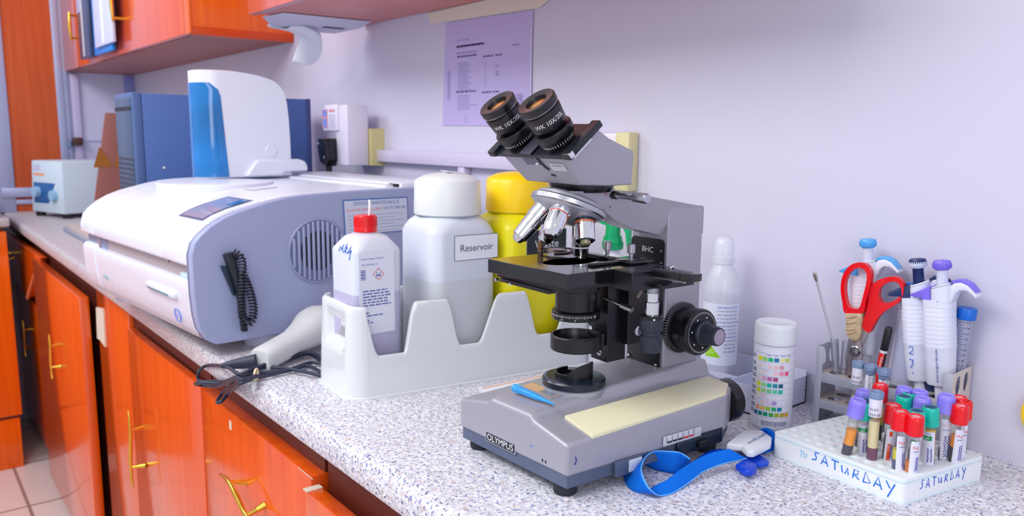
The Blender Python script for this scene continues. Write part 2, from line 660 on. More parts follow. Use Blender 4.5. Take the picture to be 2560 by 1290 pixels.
# --- side cabinet at the far left
u5 = thing('side_cabinet', 'orange cabinet standing at the far left edge facing the room', 'cabinet', (0, 0, 0))
MB().span((XL + 0.05, -2.15, -0.80), (-3.70, -0.662, -0.006), M_CARCASS).build('body', u5)
MB().span((-3.70, -2.15, -0.775), (-3.682, -0.655, -0.022), M_ORANGE_END, 0.0015).build('door', u5)
MB().span((XL + 0.10, -2.15, FLOOR_Z), (-3.692, -0.664, -0.79), M_ORANGE_END, 0.0015).build('plinth', u5)
bn = MB()
bn.span((-4.02, -0.84, 0.0302), (-3.72, -0.672, 0.14), mat('dark_green_plastic', (12, 40, 44), 0.4), 0.02)
bn.rod((-3.90, -0.70, 0.14), (-3.90, -0.70, 0.175), 0.012, M_WHITE)
tag(bn.build('dark_case'), 'dark green case at the very left edge on the far side cabinet', 'case')

# ---------------------------------------------------------------- wall cabinets
wc = thing('wall_cabinet', 'orange wall cabinet with brass handles and folders tucked behind them', 'cabinet', (0, 0, 0))
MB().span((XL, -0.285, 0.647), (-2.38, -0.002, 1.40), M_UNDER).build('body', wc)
e = MB()
e.span((-2.381, -0.300, 0.668), (-2.362, -0.002, 1.40), M_ORANGE_END, 0.001)
e.build('side_panel', wc)
MB().span((-2.384, -0.300, 0.645), (-2.361, -0.002, 0.668), mat('cherry_lipping', (206, 70, 10), 0.35), 0.001).build('lipping', wc)
w1 = door_panel(wc, 'door', (XL + 0.01, -0.304, 0.650), (-3.57, -0.286, 1.40))
w2 = door_panel(wc, 'door', (-3.562, -0.304, 0.650), (-2.412, -0.286, 1.40))
MB().span((-2.412, -0.306, 0.648), (-2.359, -0.2995, 1.40), M_ORANGE_END, 0.001).build('stile', wc)


def bar_handle(parent, x, z0, z1):
    b = MB()
    b.tube([(x, -0.304, z1), (x, -0.338, z1)], 0.0055, M_BRASS, 10)
    b.tube([(x, -0.304, z0), (x, -0.338, z0)], 0.0055, M_BRASS, 10)
    b.tube([(x, -0.338, z0 - 0.012), (x + 0.006, -0.341, (z0 + z1) / 2), (x, -0.338, z1 + 0.012)], [0.004, 0.007, 0.004], M_BRASS, 10)
    return b.build('handle', parent, 60)


bar_handle(w1, -3.90, 0.765, 0.858)
bar_handle(w2, -3.12, 0.765, 0.875)
wc2 = thing('wall_cabinet', 'second orange wall cabinet hanging above the wall notice', 'cabinet', (0, 0, 0))
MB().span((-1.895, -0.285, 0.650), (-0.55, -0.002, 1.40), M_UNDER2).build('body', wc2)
MB().span((-1.912, -0.300, 0.652), (-1.893, -0.002, 1.40), M_ORANGE_END, 0.001).build('side_panel', wc2)
door_panel(wc2, 'door', (-1.905, -0.306, 0.648), (-0.55, -0.286, 1.40))

# folders tucked behind the cabinet handles
f1 = thing('plastic_folder', 'dark grey clear plastic folder tucked behind a cabinet handle', 'folder', (-3.640, -0.325, 0.664))
MB().box((0, 0, 0.21), (0.20, 0.026, 0.42), mat('smoky_plastic', (52, 66, 106), 0.25, noise=0.5, nscale=14), 0.006).build('cover', f1)
MB().box((0.0, -0.0145, 0.21), (0.03, 0.003, 0.41), mat('folder_spine', (196, 196, 206), 0.4), 0.001).build('spine', f1)
MB().box((-0.055, -0.0145, 0.33), (0.075, 0.002, 0.30), mat('folder_paper', (176, 176, 208), 0.4), 0.0005).build('sheet', f1)
f2 = thing('paper_folder', 'bright blue folder full of white sheets tucked behind a cabinet handle', 'folder', (-3.30, -0.325, 0.664))
MB().box((-0.06, 0.004, 0.205), (0.30, 0.012, 0.41), mat('blue_card', (0, 132, 226), 0.4), 0.003).build('cover', f2)
MB().box((0.020, -0.009, 0.222), (0.300, 0.010, 0.40), mat('white_sheets', (206, 212, 240), 0.5), 0.002).build('sheets', f2)
MB().box((0.015, -0.0145, 0.225), (0.03, 0.001, 0.39), M_PAPER).build('fold', f2)

# ================================================================ microscope
M_GREYPAINT = mat('grey_hammer_paint', (166, 164, 176), 0.36, 0.25, 0.5, noise=0.06, nscale=900, bump=0.12, bscale=1400)
M_PLINTH = mat('blue_grey_plinth', (84, 94, 120), 0.5, noise=0.25, nscale=30)
M_CREAM = mat('cream_plate', (226, 220, 186), 0.4)
M_SATIN = mat('satin_black', (13, 14, 20), 0.3)
M_DUSTY = mat('worn_black_knob', (34, 40, 56), 0.5, noise=0.9, nscale=160)
M_STAGE = mat('stage_black_enamel', (13, 13, 18), 0.10, spec=0.6, noise=0.0)
M_WHITEINK = mat('white_engraving', (232, 232, 236), 0.5)
M_AMBERGLASS = mat('amber_lens', (214, 150, 84), 0.08, 0.6)
M_SILVERPAINT = mat('silver_paint', (176, 180, 192), 0.3, 0.55)

ms = thing('microscope', 'grey binocular microscope with black stage and cream base plates on the worktop', 'microscope', (-0.6615, -0.4915, 0), -2.0)


def skew(x):          # the front edge runs very slightly askew to the sides
    return 0.0057 * x / 0.0928


# --- base casting: cross-sections from front to back
ST = [(-0.0003, 0.0928, 0.0612, 0.0335, 0.0725, 0.0775), (0.010, 0.0928, 0.0630, 0.0335, 0.0742, 0.0812), (0.06, 0.0940, 0.0645, 0.0330, 0.0752, 0.0850),
      (0.12, 0.0955, 0.0662, 0.0335, 0.0765, 0.0888), (0.20, 0.0985, 0.0688, 0.0350, 0.0785, 0.0935), (0.2475, 0.0990, 0.0702, 0.0360, 0.0795, 0.0950), (0.284, 0.078, 0.0700, 0.036, 0.0785, 0.0945)]
rings = []
for y, W, zs, xr, zf, zt in ST:
    pts = [(W, 0.0272), (W, zs), (xr + 0.006, zf), (xr, zt), (-xr, zt), (-xr - 0.006, zf), (-W, zs), (-W, 0.0272)]
    k = 1.0 if y < 0.05 else 0.0
    rings.append([(x, y + skew(x) * k, z) for x, z in pts])
b = MB().loft(rings, M_GREYPAINT)
b.build('base', ms, 25, bev=0.0035)
pl = MB()
fp = [(0.0905, 0.0075), (0.0965, 0.2455), (0.076, 0.281), (-0.076, 0.281), (-0.0965, 0.2455), (-0.0905, -0.0035)]
pl.prism(fp, 2, 0.0135, 0.0275, M_PLINTH)
pl.span((0.0955, 0.165, 0.0135), (0.0990, 0.243, 0.0335), mat('dark_slot', (22, 38, 58), 0.4), 0.001)
pl.build('plinth', ms, 25, bev=0.0015)
for fx, fy in ((0.0715, 0.0215), (-0.0815, 0.0165), (0.080, 0.235), (-0.080, 0.235)):
    MB().lathe([(0, 0), (0.0118, 0), (0.0128, 0.003), (0.0128, 0.014), (0, 0.014)], mat('rubber_foot', (34, 38, 48), 0.7), 24, Matrix.Translation((fx, fy, 0))).build('foot', ms)
# cream arm rests on both flanks
for s in (1,):
    o_ = [(0.0512, 0.036, 0.0735), (0.0560, 0.262, 0.0790), (0.0790, 0.2745, 0.0735), (0.0982, 0.246, 0.0722), (0.0945, 0.038, 0.0642)]
    top = [(s * x, y, z + 0.0022) for x, y, z in o_]
    bot = [(s * x, y, z - 0.0022) for x, y, z in o_]
    n = 5
    MB().hull(top + bot, [tuple(range(5)), tuple(range(5, 10))] + [(i, (i + 1) % 5, 5 + (i + 1) % 5, 5 + i) for i in range(5)], M_CREAM, 0.001).build('cream_plate', ms, 25)
# maker's badge on the front
FM = frame_m((-0.0155, 0.0, 0.0315), (1, 0.0614, 0), (0, 0.02, 1))     # plane of the front face
bd = MB()
bd.box((0, 0, 0.0008), (0.053, 0.0122, 0.0016), M_SILVERPAINT, 0.0004, M=FM)
bd.box((0, 0, 0.0012), (0.0505, 0.0100, 0.0014), mat('badge_black', (30, 32, 44), 0.4), 0.0002, M=FM)
bd.text('OLYMPUS', 0.0108, M_WHITEINK, FM @ Matrix.Translation((0, 0, 0.0021)))
bd.build('name_badge', ms, 25, label='black badge with raised silver lettering')
sr = MB()
for x, z in ((0.0555, 0.034), (0.0605, 0.034)):
    sr.box((0, 0, 0.0002), (0.0022, 0.0032, 0.0008), M_INK, 0.0003, M=frame_m((x, skew(x), z), (1, 0.06, 0), (0, 0.02, 1)))
sr.tube([(0.035, 0.0018, 0.0445), (0.0375, 0.0020, 0.0437), (0.040, 0.0021, 0.0445)], 0.0004, M_BLUEINK, 6)
sr.tube([(0.0934, 0.0165, 0.0475), (0.0934, 0.0178, 0.0430), (0.0934, 0.0152, 0.0390)], 0.0005, M_VIOLETINK, 6)
sr.build('pen_marks', ms, label='small holes and pen marks on the base front')
# lamp voltage scale and slider on the right side
RM = frame_m((0.0983, 0.172, 0.0368), (0.028, 1, 0), (0, 0, 1))
vs_ = MB().box((0, 0, 0.0006), (0.061, 0.0112, 0.0010), mat('scale_plate', (204, 204, 216), 0.4), 0.0002, M=RM)
for i in range(6):
    x = -0.0255 + i * 0.0088
    vs_.box((x, 0.0002, 0.0012), (0.0005, 0.0044, 0.0003), M_INK, M=RM)
    vs_.text(str(i * 2), 0.0036, M_INK, RM @ Matrix.Translation((x - 0.0008, 0.0038, 0.0013)))
    if i < 5:
        vs_.box((x + 0.0044, -0.0020, 0.0012), (0.0074, 0.0020, 0.0003), M_INK if i < 3 else mat('red_scale', (206, 30, 40), 0.5), M=RM)
vs_.build('voltage_scale', ms, 25, label='small scale plate with black and red bars')
MB().span((0.0975, 0.196, 0.0180), (0.1045, 0.214, 0.0260), M_BLACK, 0.0015).build('voltage_slider', ms)
lb = MB().span((0.0935, 0.070, 0.0125), (0.0985, 0.108, 0.0300), M_PLINTH, 0.001)
lb.span((0.0985, 0.088, 0.0150), (0.1000, 0.107, 0.0285), mat('pale_plate', (206, 210, 222), 0.4), 0.0005)
lb.build('fuse_plate', ms, 25)
MB().lathe([(0, 0), (0.026, 0), (0.027, 0.004), (0.027, 0.016), (0.022, 0.022), (0, 0.022)], M_SATIN, 32, axis_m((0.066, 0.276, 0.048), (0.066, 0.30, 0.048))).build('lamp_socket', ms)

# --- field lens
T = Matrix.Translation((0, 0.0925, 0))
fl = MB()
fl.lathe([(0, 0.080), (0.0385, 0.080), (0.0385, 0.0872), (0.0365, 0.0882), (0, 0.0882)], M_SILVERPAINT, 48, T)
fl.build('lens_seat', ms)
fl = MB()
fl.lathe([(0.0, 0.0882), (0.0362, 0.0882), (0.0370, 0.0892), (0.0370, 0.0950), (0.0355, 0.0968), (0.0225, 0.0975), (0.0225, 0.0930), (0.0, 0.0930)], mat('anodised_ring', (22, 30, 44), 0.26), 64, T)
for i in range(44):
    a = math.radians(-150 + i * 2.1)
    fl.box((0, 0, 0), (0.0026, 0.0004, 0.0003), M_GREYINK, 0, M=T @ Matrix.Rotation(a, 4, 'Z') @ Matrix.Translation((0.0335, 0, 0.0972)))
fl.build('field_diaphragm_ring', ms)
gl = MB().lathe([(0, 0.0965), (0.010, 0.0962), (0.0200, 0.0945)], mat('field_glass', (70, 80, 92), 0.05, 0.5), 40, T)
gl.build('field_lens', ms)
fh = MB()
for a0, a1, h in ((-200, -62, 0.0062), (-62, 100, 0.0195)):
    n = 26
    rings = []
    for i in range(n + 1):
        t = math.radians(a0 + (a1 - a0) * i / n)
        e_ = max(0.0, math.sin(math.pi * i / n)) ** 0.35 if h > 0.01 else 1.0
        hh = 0.0965 + max(0.0045, h * e_)
        rings.append([(r * math.cos(t), r * math.sin(t), z) for r, z in ((0.0222, 0.0965), (0.0222, hh), (0.0200, hh), (0.0200, 0.0965))])
    fh.loft(rings, M_SATIN, M=T)
fh.build('filter_holder', ms, 40)
# --- small glass window in the ridge
wn = MB()
Wm = frame_m((-0.0075, 0.0505, 0.0848), (1, 0, 0), (0, 1, 0.075))
wn.box((0, 0, 0.0), (0.056, 0.0185, 0.0012), M_SILVERPAINT, 0.0005, M=Wm)
wn.box((0, 0, 0.0006), (0.051, 0.0140, 0.0010), mat('tan_slip', (206, 170, 130), 0.4), 0, M=Wm)
wn.box((0.0135, 0, 0.0010), (0.022, 0.0138, 0.0006), mat('window_glass', (150, 156, 176), 0.12, 0.3), 0, M=Wm)
wn.build('window', ms)

# --- arm
ar = MB()
ar.span((-0.0300, 0.2100, 0.0885), (0.0300, 0.2720, 0.2905), M_GREYPAINT)
ar.build('arm', ms, 25, bev=0.0018)
nk = MB()
# neck: side outline (y, z), wider at the top than at the bottom
side = [(0.2725, 0.2890), (0.1735, 0.3060), (0.1300, 0.3125), (0.062, 0.3150), (0.062, 0.3075), (0.100, 0.2990), (0.132, 0.2795), (0.165, 0.2665), (0.2120, 0.2560), (0.2725, 0.256)]
tw = {0: 0.030, 1: 0.030, 2: 0.0300, 3: 0.026, 4: 0.026, 5: 0.024, 6: 0.0185, 7: 0.0175, 8: 0.0200, 9: 0.030}
n = len(side)
pts = [(tw[i], y, z) for i, (y, z) in enumerate(side)] + [(-tw[i], y, z) for i, (y, z) in enumerate(side)]
nk.hull(pts, [tuple(range(n)), tuple(range(n, 2 * n))] + [(i, (i + 1) % n, n + (i + 1) % n, n + i) for i in range(n)], M_GREYPAINT)
nk.lathe([(0, 0), (0.0006, 0), (0.0006, 0.0012), (0, 0.0012)], M_INK, 10, axis_m((0.0262, 0.118, 0.2955), (0.03, 0.118, 0.2955)))
nk.lathe([(0, 0), (0.0011, 0), (0.0011, 0.0003), (0, 0.0003)], mat('red_dot', (210, 40, 50), 0.5), 12, axis_m((0.0292, 0.1085, 0.3098), (0.04, 0.1085, 0.3098)))
nk.build('neck', ms, 25, bev=0.0022)
bp = MB()
Bm = frame_m((-0.0015, 0.2097, 0), (1, 0, 0), (0, 0, 1))
out = rrect(-0.0275, 0.205, 0.0275, 0.2515, 0.006)
bp.hull([(x, y, 0) for x, y in out] + [(x, y, 0.0016) for x, y in out],
        [tuple(range(len(out))), tuple(range(len(out), 2 * len(out)))] + [(i, (i + 1) % len(out), len(out) + (i + 1) % len(out), len(out) + i) for i in range(len(out))], M_SATIN, 0, M=Bm)
bp.text('BHC', 0.0098, M_WHITEINK, Bm @ Matrix.Translation((0.001, 0.2372, 0.0018)))
for x, z in ((-0.0235, 0.2375), (0.0238, 0.2375), (0.0243, 0.2235)):
    bp.lathe([(0, 0.0015), (0.0017, 0.0015), (0.0015, 0.0024), (0, 0.0026)], M_CHROME, 14, Bm @ Matrix.Translation((x, z, 0)))
bp.build('name_plate', ms, 30, label='black plate with white letters and two screws')
lp = MB()
lp.box((-0.002, 0.2085, 0.111), (0.055, 0.003, 0.040), M_SATIN, 0.0004)
for x, z in ((-0.0255, 0.0985), (0.0215, 0.0965)):
    lp.lathe([(0, 0.001), (0.0018, 0.001), (0.0015, 0.0022), (0, 0.0022)], M_CHROME, 14, frame_m((x, 0.2075, z), (1, 0, 0), (0, 0, 1)))
lp.build('lower_plate', ms, 30)

# --- focusing knobs, one on each side of the arm
for s in (1, -1):
    K = axis_m((s * 0.030, 0.2373, 0.1418), (s * 0.10, 0.2373, 0.1418))
    kb = MB()
    kb.lathe([(0, 0), (0.0305, 0), (0.0312, 0.0015), (0.0312, 0.0058), (0.0300, 0.0068), (0.0262, 0.0075), (0.0262, 0.0215), (0.0272, 0.0235), (0.0285, 0.0255), (0.0285, 0.0330), (0.0270, 0.0352), (0.0200, 0.0362), (0, 0.0362)], M_SATIN, 72, K)
    for i in range(60):
        a = 2 * math.pi * i / 60
        kb.box((0, 0, 0), (0.0010, 0.0012, 0.0044), mat('knurl_grey', (120, 116, 124), 0.4), 0, M=K @ Matrix.Rotation(a, 4, 'Z') @ Matrix.Translation((0.0312, 0, 0.0037)))
    for i in range(70):
        a = 2 * math.pi * i / 70
        L = 0.0034 if i % 5 else 0.0048
        kb.box((0, 0, 0), (L, 0.00042, 0.0003), M_WHITEINK, 0, M=K @ Matrix.Rotation(a, 4, 'Z') @ Matrix.Translation((0.0252 - L / 2, 0, 0.0356)))
    for i in range(7):
        a = 2 * math.pi * i / 7 + 0.3
        kb.lathe([(0, 0), (0.0015, 0), (0, 0.0004)], M_WHITEINK, 10, K @ Matrix.Rotation(a, 4, 'Z') @ Matrix.Translation((0.0188, 0, 0.0361)))
    kb.build('coarse_knob', ms, 30)
    kf = MB()
    kf.lathe([(0, 0.036), (0.0148, 0.036), (0.0148, 0.0395), (0.0128, 0.0415), (0.0115, 0.058), (0.0112, 0.0605), (0.0100, 0.0622), (0.0096, 0.0615), (0, 0.0615)], M_DUSTY, 40, K)
    kf.lathe([(0, 0.0618), (0.0094, 0.0618)], mat('knob_cap', (176, 164, 186), 0.3, 0.4), 32, K)
    kf.build('fine_knob', ms, 30)

# --- substage: rack blocks, condenser, filter ring
sb = MB()
sb.span((-0.011, 0.128, 0.1108), (0.0172, 0.158, 0.206), M_SATIN)
sb.span((-0.021, 0.150, 0.1315), (0.0285, 0.208, 0.215), M_SATIN)
sb.build('substage_slide', ms, 25, bev=0.0012)
for (x, z, yy) in ((0.0286, 0.1465, 0.166),):
    q = MB().lathe([(0, 0), (0.0058, 0), (0.0058, 0.0014), (0.0046, 0.0020), (0, 0.0020)], M_STEEL, 24, axis_m((x, yy, z), (x + 1, yy, z)))
    q.box((x + 0.0020, yy, z), (0.0008, 0.0012, 0.0085), M_INK)
    q.build('slotted_screw', ms)
q = MB().lathe([(0, 0), (0.0042, 0), (0.0042, 0.0012), (0, 0.0016)], M_STEEL, 20, axis_m((0.005, 0.128, 0.121), (0.005, 0.10, 0.121)))
q.box((0.005, 0.1262, 0.121), (0.0055, 0.0008, 0.0010), M_INK)
q.build('slotted_screw', ms)
MB().lathe([(0, 0), (0.0125, 0), (0.0130, 0.001), (0.0130, 0.010), (0, 0.0105)], M_SATIN, 32, axis_m((-0.012, 0.143, 0.157), (-0.03, 0.143, 0.157))).build('condenser_knob', ms)
T = Matrix.Translation((0, 0.0935, 0))
cd = MB()
cd.lathe([(0, 0.1662), (0.0200, 0.1660), (0.0272, 0.1665), (0.0280, 0.1675), (0.0280, 0.1752), (0.0270, 0.1765), (0.0240, 0.1772), (0.0240, 0.1990), (0.0262, 0.2000), (0.0262, 0.2045), (0.0235, 0.2055), (0.0215, 0.2150), (0, 0.2150)], M_SATIN, 64, T)
for i in range(36):
    a = math.radians(-128 + i * 3.6)
    cd.box((0, 0, 0), (0.0003, 0.0004, 0.0016 if i % 5 else 0.0030), M_WHITEINK, 0, M=T @ Matrix.Rotation(a, 4, 'Z') @ Matrix.Translation((0.02805, 0, 0.1722)))
for a, tx in ((-105, '30'), (-75, '20'), (-42, '0')):
    t = math.radians(a)
    p = Vector((0.0282 * math.cos(t), 0.0935 + 0.0282 * math.sin(t), 0.1690))
    cd.text(tx, 0.0028, M_WHITEINK, frame_m(p, (-math.sin(t), math.cos(t), 0), (0, 0, 1)))
for a in (-118, 8):
    t = math.radians(a)
    p = Vector((0.0275 * math.cos(t), 0.0935 + 0.0275 * math.sin(t), 0.1722))
    cd.lathe([(0, 0), (0.0016, 0), (0.0016, 0.0011), (0, 0.0012)], M_CHROME, 12, axis_m(p, p + Vector((math.cos(t), math.sin(t), 0))))
cd.build('condenser', ms, 30)
cl = MB()
cl.rod((-0.018, 0.082, 0.1975), (-0.034, 0.070, 0.1985), 0.0042, M_SATIN)
cl.rod((-0.030, 0.073, 0.1983), (-0.0365, 0.0685, 0.1987), 0.0044, M_CHROME)
cl.build('centring_screw', ms)
lv = MB()
lv.rod((0.020, 0.118, 0.1905), (0.0445, 0.1235, 0.1848), 0.0016, M_CHROME)
lv.rod((0.0435, 0.1233, 0.1850), (0.0575, 0.1265, 0.1818), 0.0036, M_STEEL)
lv.build('condenser_lever', ms)
rg = MB()
T = Matrix.Translation((0, 0.0945, 0))
rg.lathe([(0.0262, 0.1300), (0.0292, 0.1300), (0.0298, 0.1308), (0.0298, 0.1460), (0.0290, 0.1470), (0.0268, 0.1470), (0.0235, 0.1360), (0.0235, 0.1300), (0.0262, 0.1300)], M_SATIN, 64, T)
rg.span((-0.008, 0.119, 0.1305), (0.014, 0.132, 0.1455), M_SATIN, 0.001)
rg.build('filter_ring', ms, 30)
MB().lathe([(0, 0.1378), (0.014, 0.1372), (0.0236, 0.1352), (0.0236, 0.1330), (0, 0.1330)], clear_mat('lens_glass', (236, 230, 210), 0.2), 40, T).build('swing_lens', ms)

# --- stage
sg = MB()
STG = [(0.0660, 0.0235), (0.0655, 0.1480), (-0.0655, 0.1480), (-0.0650, 0.0145)]
sg.prism(STG, 2, 0.2178, 0.2332, M_STAGE)
sg.build('stage', ms, 25, bev=0.0008)
sl = MB()
oval = [(0.021 * math.cos(t), 0.083 + 0.036 * math.sin(t)) for t in [2 * math.pi * i / 40 for i in range(40)]]
oval = [(x + (0.0 if y < 0.083 else 0.0), y) for x, y in oval]
sl.add([(x, y, 0.2334) for x, y in oval], [tuple(range(40))], mat('slot_black', (2, 2, 3), 0.9, spec=0.0))
sl.build('stage_opening', ms)
st2 = MB()
st2.span((-0.060, 0.024, 0.2120), (0.055, 0.146, 0.2178), M_SATIN, 0.0008)
st2.span((-0.050, 0.020, 0.2085), (0.040, 0.030, 0.2125), M_SATIN, 0.0008)
st2.rod((-0.052, 0.0195, 0.2105), (-0.052, 0.016, 0.2105), 0.0022, M_CHROME)
st2.rod((-0.030, 0.0215, 0.2100), (-0.030, 0.0215, 0.2075), 0.0022, M_CHROME)
st2.build('stage_slide', ms, 25)
MB().lathe([(0.0, 0.2060), (0.020, 0.2060), (0.027, 0.2090), (0.027, 0.2125), (0, 0.2125)], M_SATIN, 40, Matrix.Translation((0.0, 0.0935, 0))).build('stage_collar', ms)
# slide holder
sh = MB()
sh.span((-0.036, 0.1220, 0.2334), (0.0320, 0.1330, 0.2372), M_STAGE, 0.0006)
sh.span((0.0350, 0.078, 0.2334), (0.0440, 0.1500, 0.2362), M_STAGE, 0.0006)
sh.span((0.0240, 0.1200, 0.2334), (0.0600, 0.1560, 0.2368), M_STAGE, 0.0010)
sh.build('slide_holder', ms, 25)
cp = MB()
cl_ = catmull([(-0.072, 0.098, 0.2375), (-0.055, 0.110, 0.2395), (-0.040, 0.118, 0.2400), (-0.030, 0.112, 0.2385), (-0.026, 0.098, 0.2375), (-0.032, 0.086, 0.2370)], 6)
cp.tube(cl_, 0.0034, M_SATIN, 8, flat=0.35)
cp.lathe([(0, 0), (0.013, 0.0005), (0.011, 0.0028), (0, 0.0042)], mat('bronze_spring', (120, 104, 92), 0.25, 0.9), 28, Matrix.Translation((-0.048, 0.103, 0.2370)))
cp.lathe([(0, 0.2334), (0.0035, 0.2334), (0.0035, 0.2480), (0, 0.2485)], mat('brass_pin', (130, 100, 70), 0.3, 0.9), 16, Matrix.Translation((-0.0735, 0.098, 0)))
cp.build('spring_clip', ms, 40)
for px_, py_ in ((-0.0050, 0.1450), (0.0285, 0.1510)):
    MB().lathe([(0, 0.2350), (0.0026, 0.2350), (0.0026, 0.2400), (0.0048, 0.2410), (0.0048, 0.2505), (0.0042, 0.2512), (0, 0.2512)], M_STEEL, 24, Matrix.Translation((px_, py_, 0))).build('clamp_screw', ms)
# mechanical stage carriage with its rack on the right
mc = MB()
mc.span((0.0655, 0.088, 0.2125), (0.0950, 0.150, 0.2335), M_SATIN)
mc.span((0.0655, 0.118, 0.2140), (0.1080, 0.170, 0.2190), M_SATIN)
mc.build('stage_carriage', ms, 25, bev=0.0012)
mr = MB()
mr.span((0.0840, 0.1195, 0.2268), (0.1440, 0.1395, 0.2348), M_STAGE, 0.0008)
mr.span((0.0870, 0.1185, 0.2282), (0.1320, 0.1197, 0.2335), M_SATIN, 0.0003)
for i in range(40):
    mr.box((0.0885 + i * 0.00125, 0.121, 0.2262), (0.0006, 0.003, 0.0014), M_STEEL)
mr.rod((0.102, 0.136, 0.2345), (0.104, 0.140, 0.2365), 0.0022, M_STEEL)
mr.build('stage_rack', ms, 25)
# coaxial stage drive hanging down on the right
T = Matrix.Translation((0.0842, 0.130, 0))
cx = MB()
cx.lathe([(0, 0.2135), (0.0078, 0.2135), (0.0078, 0.2050), (0.0066, 0.2045), (0.0066, 0.1960), (0.0078, 0.1955), (0.0078, 0.1815), (0, 0.1815)], M_CHROME, 32, T)
for i in range(24):
    cx.box((0, 0, 0), (0.0008, 0.0007, 0.0080), M_INK, 0, Matrix.Rotation(0.5, 4, 'X'), M=T @ Matrix.Rotation(2 * math.pi * i / 24, 4, 'Z') @ Matrix.Translation((0.0077, 0, 0.2092)))
cx.build('drive_shaft', ms, 30)
k1 = MB().lathe([(0, 0.1815), (0.0115, 0.1812), (0.0125, 0.1802), (0.0125, 0.1765), (0.0130, 0.1755), (0.0130, 0.1652), (0.0118, 0.1635), (0, 0.1635)], M_DUSTY, 40, T)
k1.lathe([(0, 0.1815), (0.0118, 0.1813), (0.0126, 0.1805), (0.0127, 0.1768)], M_SATIN, 40, T)
k1.lathe([(0, 0), (0.0013, 0), (0, 0.0008)], M_WHITEINK, 10, axis_m(T @ Vector((0.0105, -0.0068, 0.178)), T @ Vector((0.021, -0.0136, 0.178))))
k1.build('upper_drive_knob', ms, 40)
k2 = MB().lathe([(0, 0.1635), (0.0105, 0.1635), (0.0105, 0.1590), (0.0120, 0.1580), (0.0120, 0.1420), (0.0105, 0.1398), (0, 0.1392)], M_DUSTY, 40, T)
k2.build('lower_drive_knob', ms, 40)
sp = MB().lathe([(0, 0.200), (0.017, 0.200), (0.019, 0.204), (0.019, 0.2140), (0, 0.2140)], M_SATIN, 36, Matrix.Translation((0.046, 0.165, 0)))
sp.build('stage_boss', ms, 30)
tn = MB().hull([(0.0436,0.15,0.19),(0.0397,0.15,0.1917),(0.0481,0.15,0.2025),(0.0532,0.15,0.2028)] + [(0.0407,0.153,0.1892),(0.0367,0.153,0.1909),(0.0452,0.153,0.2017),(0.0503,0.153,0.202)], [(0, 1, 2, 3), (4, 5, 6, 7), (0, 1, 5, 4), (1, 2, 6, 5), (2, 3, 7, 6), (3, 0, 4, 7)], mat('bare_metal_tongue', (210, 190, 184), 0.35, 0.3), 0.0004)
tn.build('stage_stop', ms, 30)

# --- revolving nosepiece
BETA = math.radians(22)
ta = Vector((0, -math.sin(BETA), -math.cos(BETA)))
te1, te2 = Vector((1, 0, 0)), Vector((0, -math.cos(BETA), math.sin(BETA)))
tc_ = Vector((0, 0.0985, 0.278)) + te2 * 0.025
TM = Matrix(((te1.x, te2.x, -ta.x, tc_.x), (te1.y, te2.y, -ta.y, tc_.y), (te1.z, te2.z, -ta.z, tc_.z), (0, 0, 0, 1)))   # z axis points up the turret axis
np_ = MB()
np_.lathe([(0, -0.010), (0.012, -0.010), (0.0330, 0.0005), (0.0395, 0.0040), (0.0408, 0.0060)], M_SILVERPAINT, 72, TM)
np_.lathe([(0.0408, 0.0060), (0.0420, 0.0066), (0.0432, 0.0072), (0.0432, 0.0120), (0.0422, 0.0128), (0.0400, 0.0140), (0, 0.0140)], M_STEEL, 72, TM)
for i in range(150):
    if (i // 3) % 2 == 0 or i % 2:
        np_.box((0, 0, 0), (0.0005, 0.0008, 0.0034), M_SILVERPAINT, 0, M=TM @ Matrix.Rotation(2 * math.pi * i / 150, 4, 'Z') @ Matrix.Translation((0.0432, 0, 0.0098)))
np_.build('nosepiece', ms, 30)
np2 = MB().lathe([(0, 0.014), (0.0385, 0.014), (0.0375, 0.0175), (0.030, 0.021), (0, 0.026)], M_GREYPAINT, 60, TM)
np2.span((-0.025, 0.060, 0.292), (0.025, 0.115, 0.308), M_GREYPAINT, 0.003)
np2.build('nosepiece_mount', ms, 30)


def objective(theta, prof, bands, name='objective'):
    t = math.radians(theta)
    d = ta * math.cos(BETA) + math.sin(BETA) * (te1 * math.sin(t) + te2 * math.cos(t))
    s = tc_ + 0.025 * (te1 * math.sin(t) + te2 * math.cos(t))
    q = axis_m(s - d * 0.004, s + d)
    ob = MB().lathe(prof, M_CHROME, 48, q)
    for r, z0, z1, m_ in bands:
        ob.lathe([(r - 0.0006, z0), (r, z0), (r, z1), (r - 0.0006, z1)], m_, 48, q)
    return ob, q


M_RINGO = mat('orange_ring', (216, 104, 48), 0.3)
M_RINGR = mat('red_letters', (206, 92, 84), 0.4)
M_COLLAR = mat('dark_collar', (58, 66, 84), 0.3, 0.6)
long_ = [(0, 0), (0.0112, 0), (0.0112, 0.018), (0.0118, 0.0185), (0.0118, 0.0205), (0.0104, 0.021), (0.0104, 0.030), (0.0109, 0.0305), (0.0109, 0.0318), (0.0100, 0.0322), (0.0092, 0.047), (0.0070, 0.049), (0.0060, 0.052), (0.0038, 0.054), (0, 0.054)]
ob, q = objective(-36, long_, [(0.0121, 0.0, 0.0035, M_SILVERPAINT)])
ob.text('C', 0.006, M_INK, q @ frame_m((0.0002, -0.01135, 0.008), (1, 0, 0), (0, 0, -1)))
ob.build('objective', ms, 30, label='long chrome objective pointing away to the front left')
mid_ = [(0, 0), (0.0118, 0), (0.0122, 0.001), (0.0122, 0.009), (0.0112, 0.0105), (0.0108, 0.013), (0.0108, 0.0275), (0.0103, 0.0300), (0.0085, 0.0345), (0.0085, 0.0375), (0.0060, 0.0405), (0.0030, 0.0412), (0, 0.0408)]
ob, q = objective(36, mid_, [(0.0113, 0.0108, 0.0122, M_RINGR)])
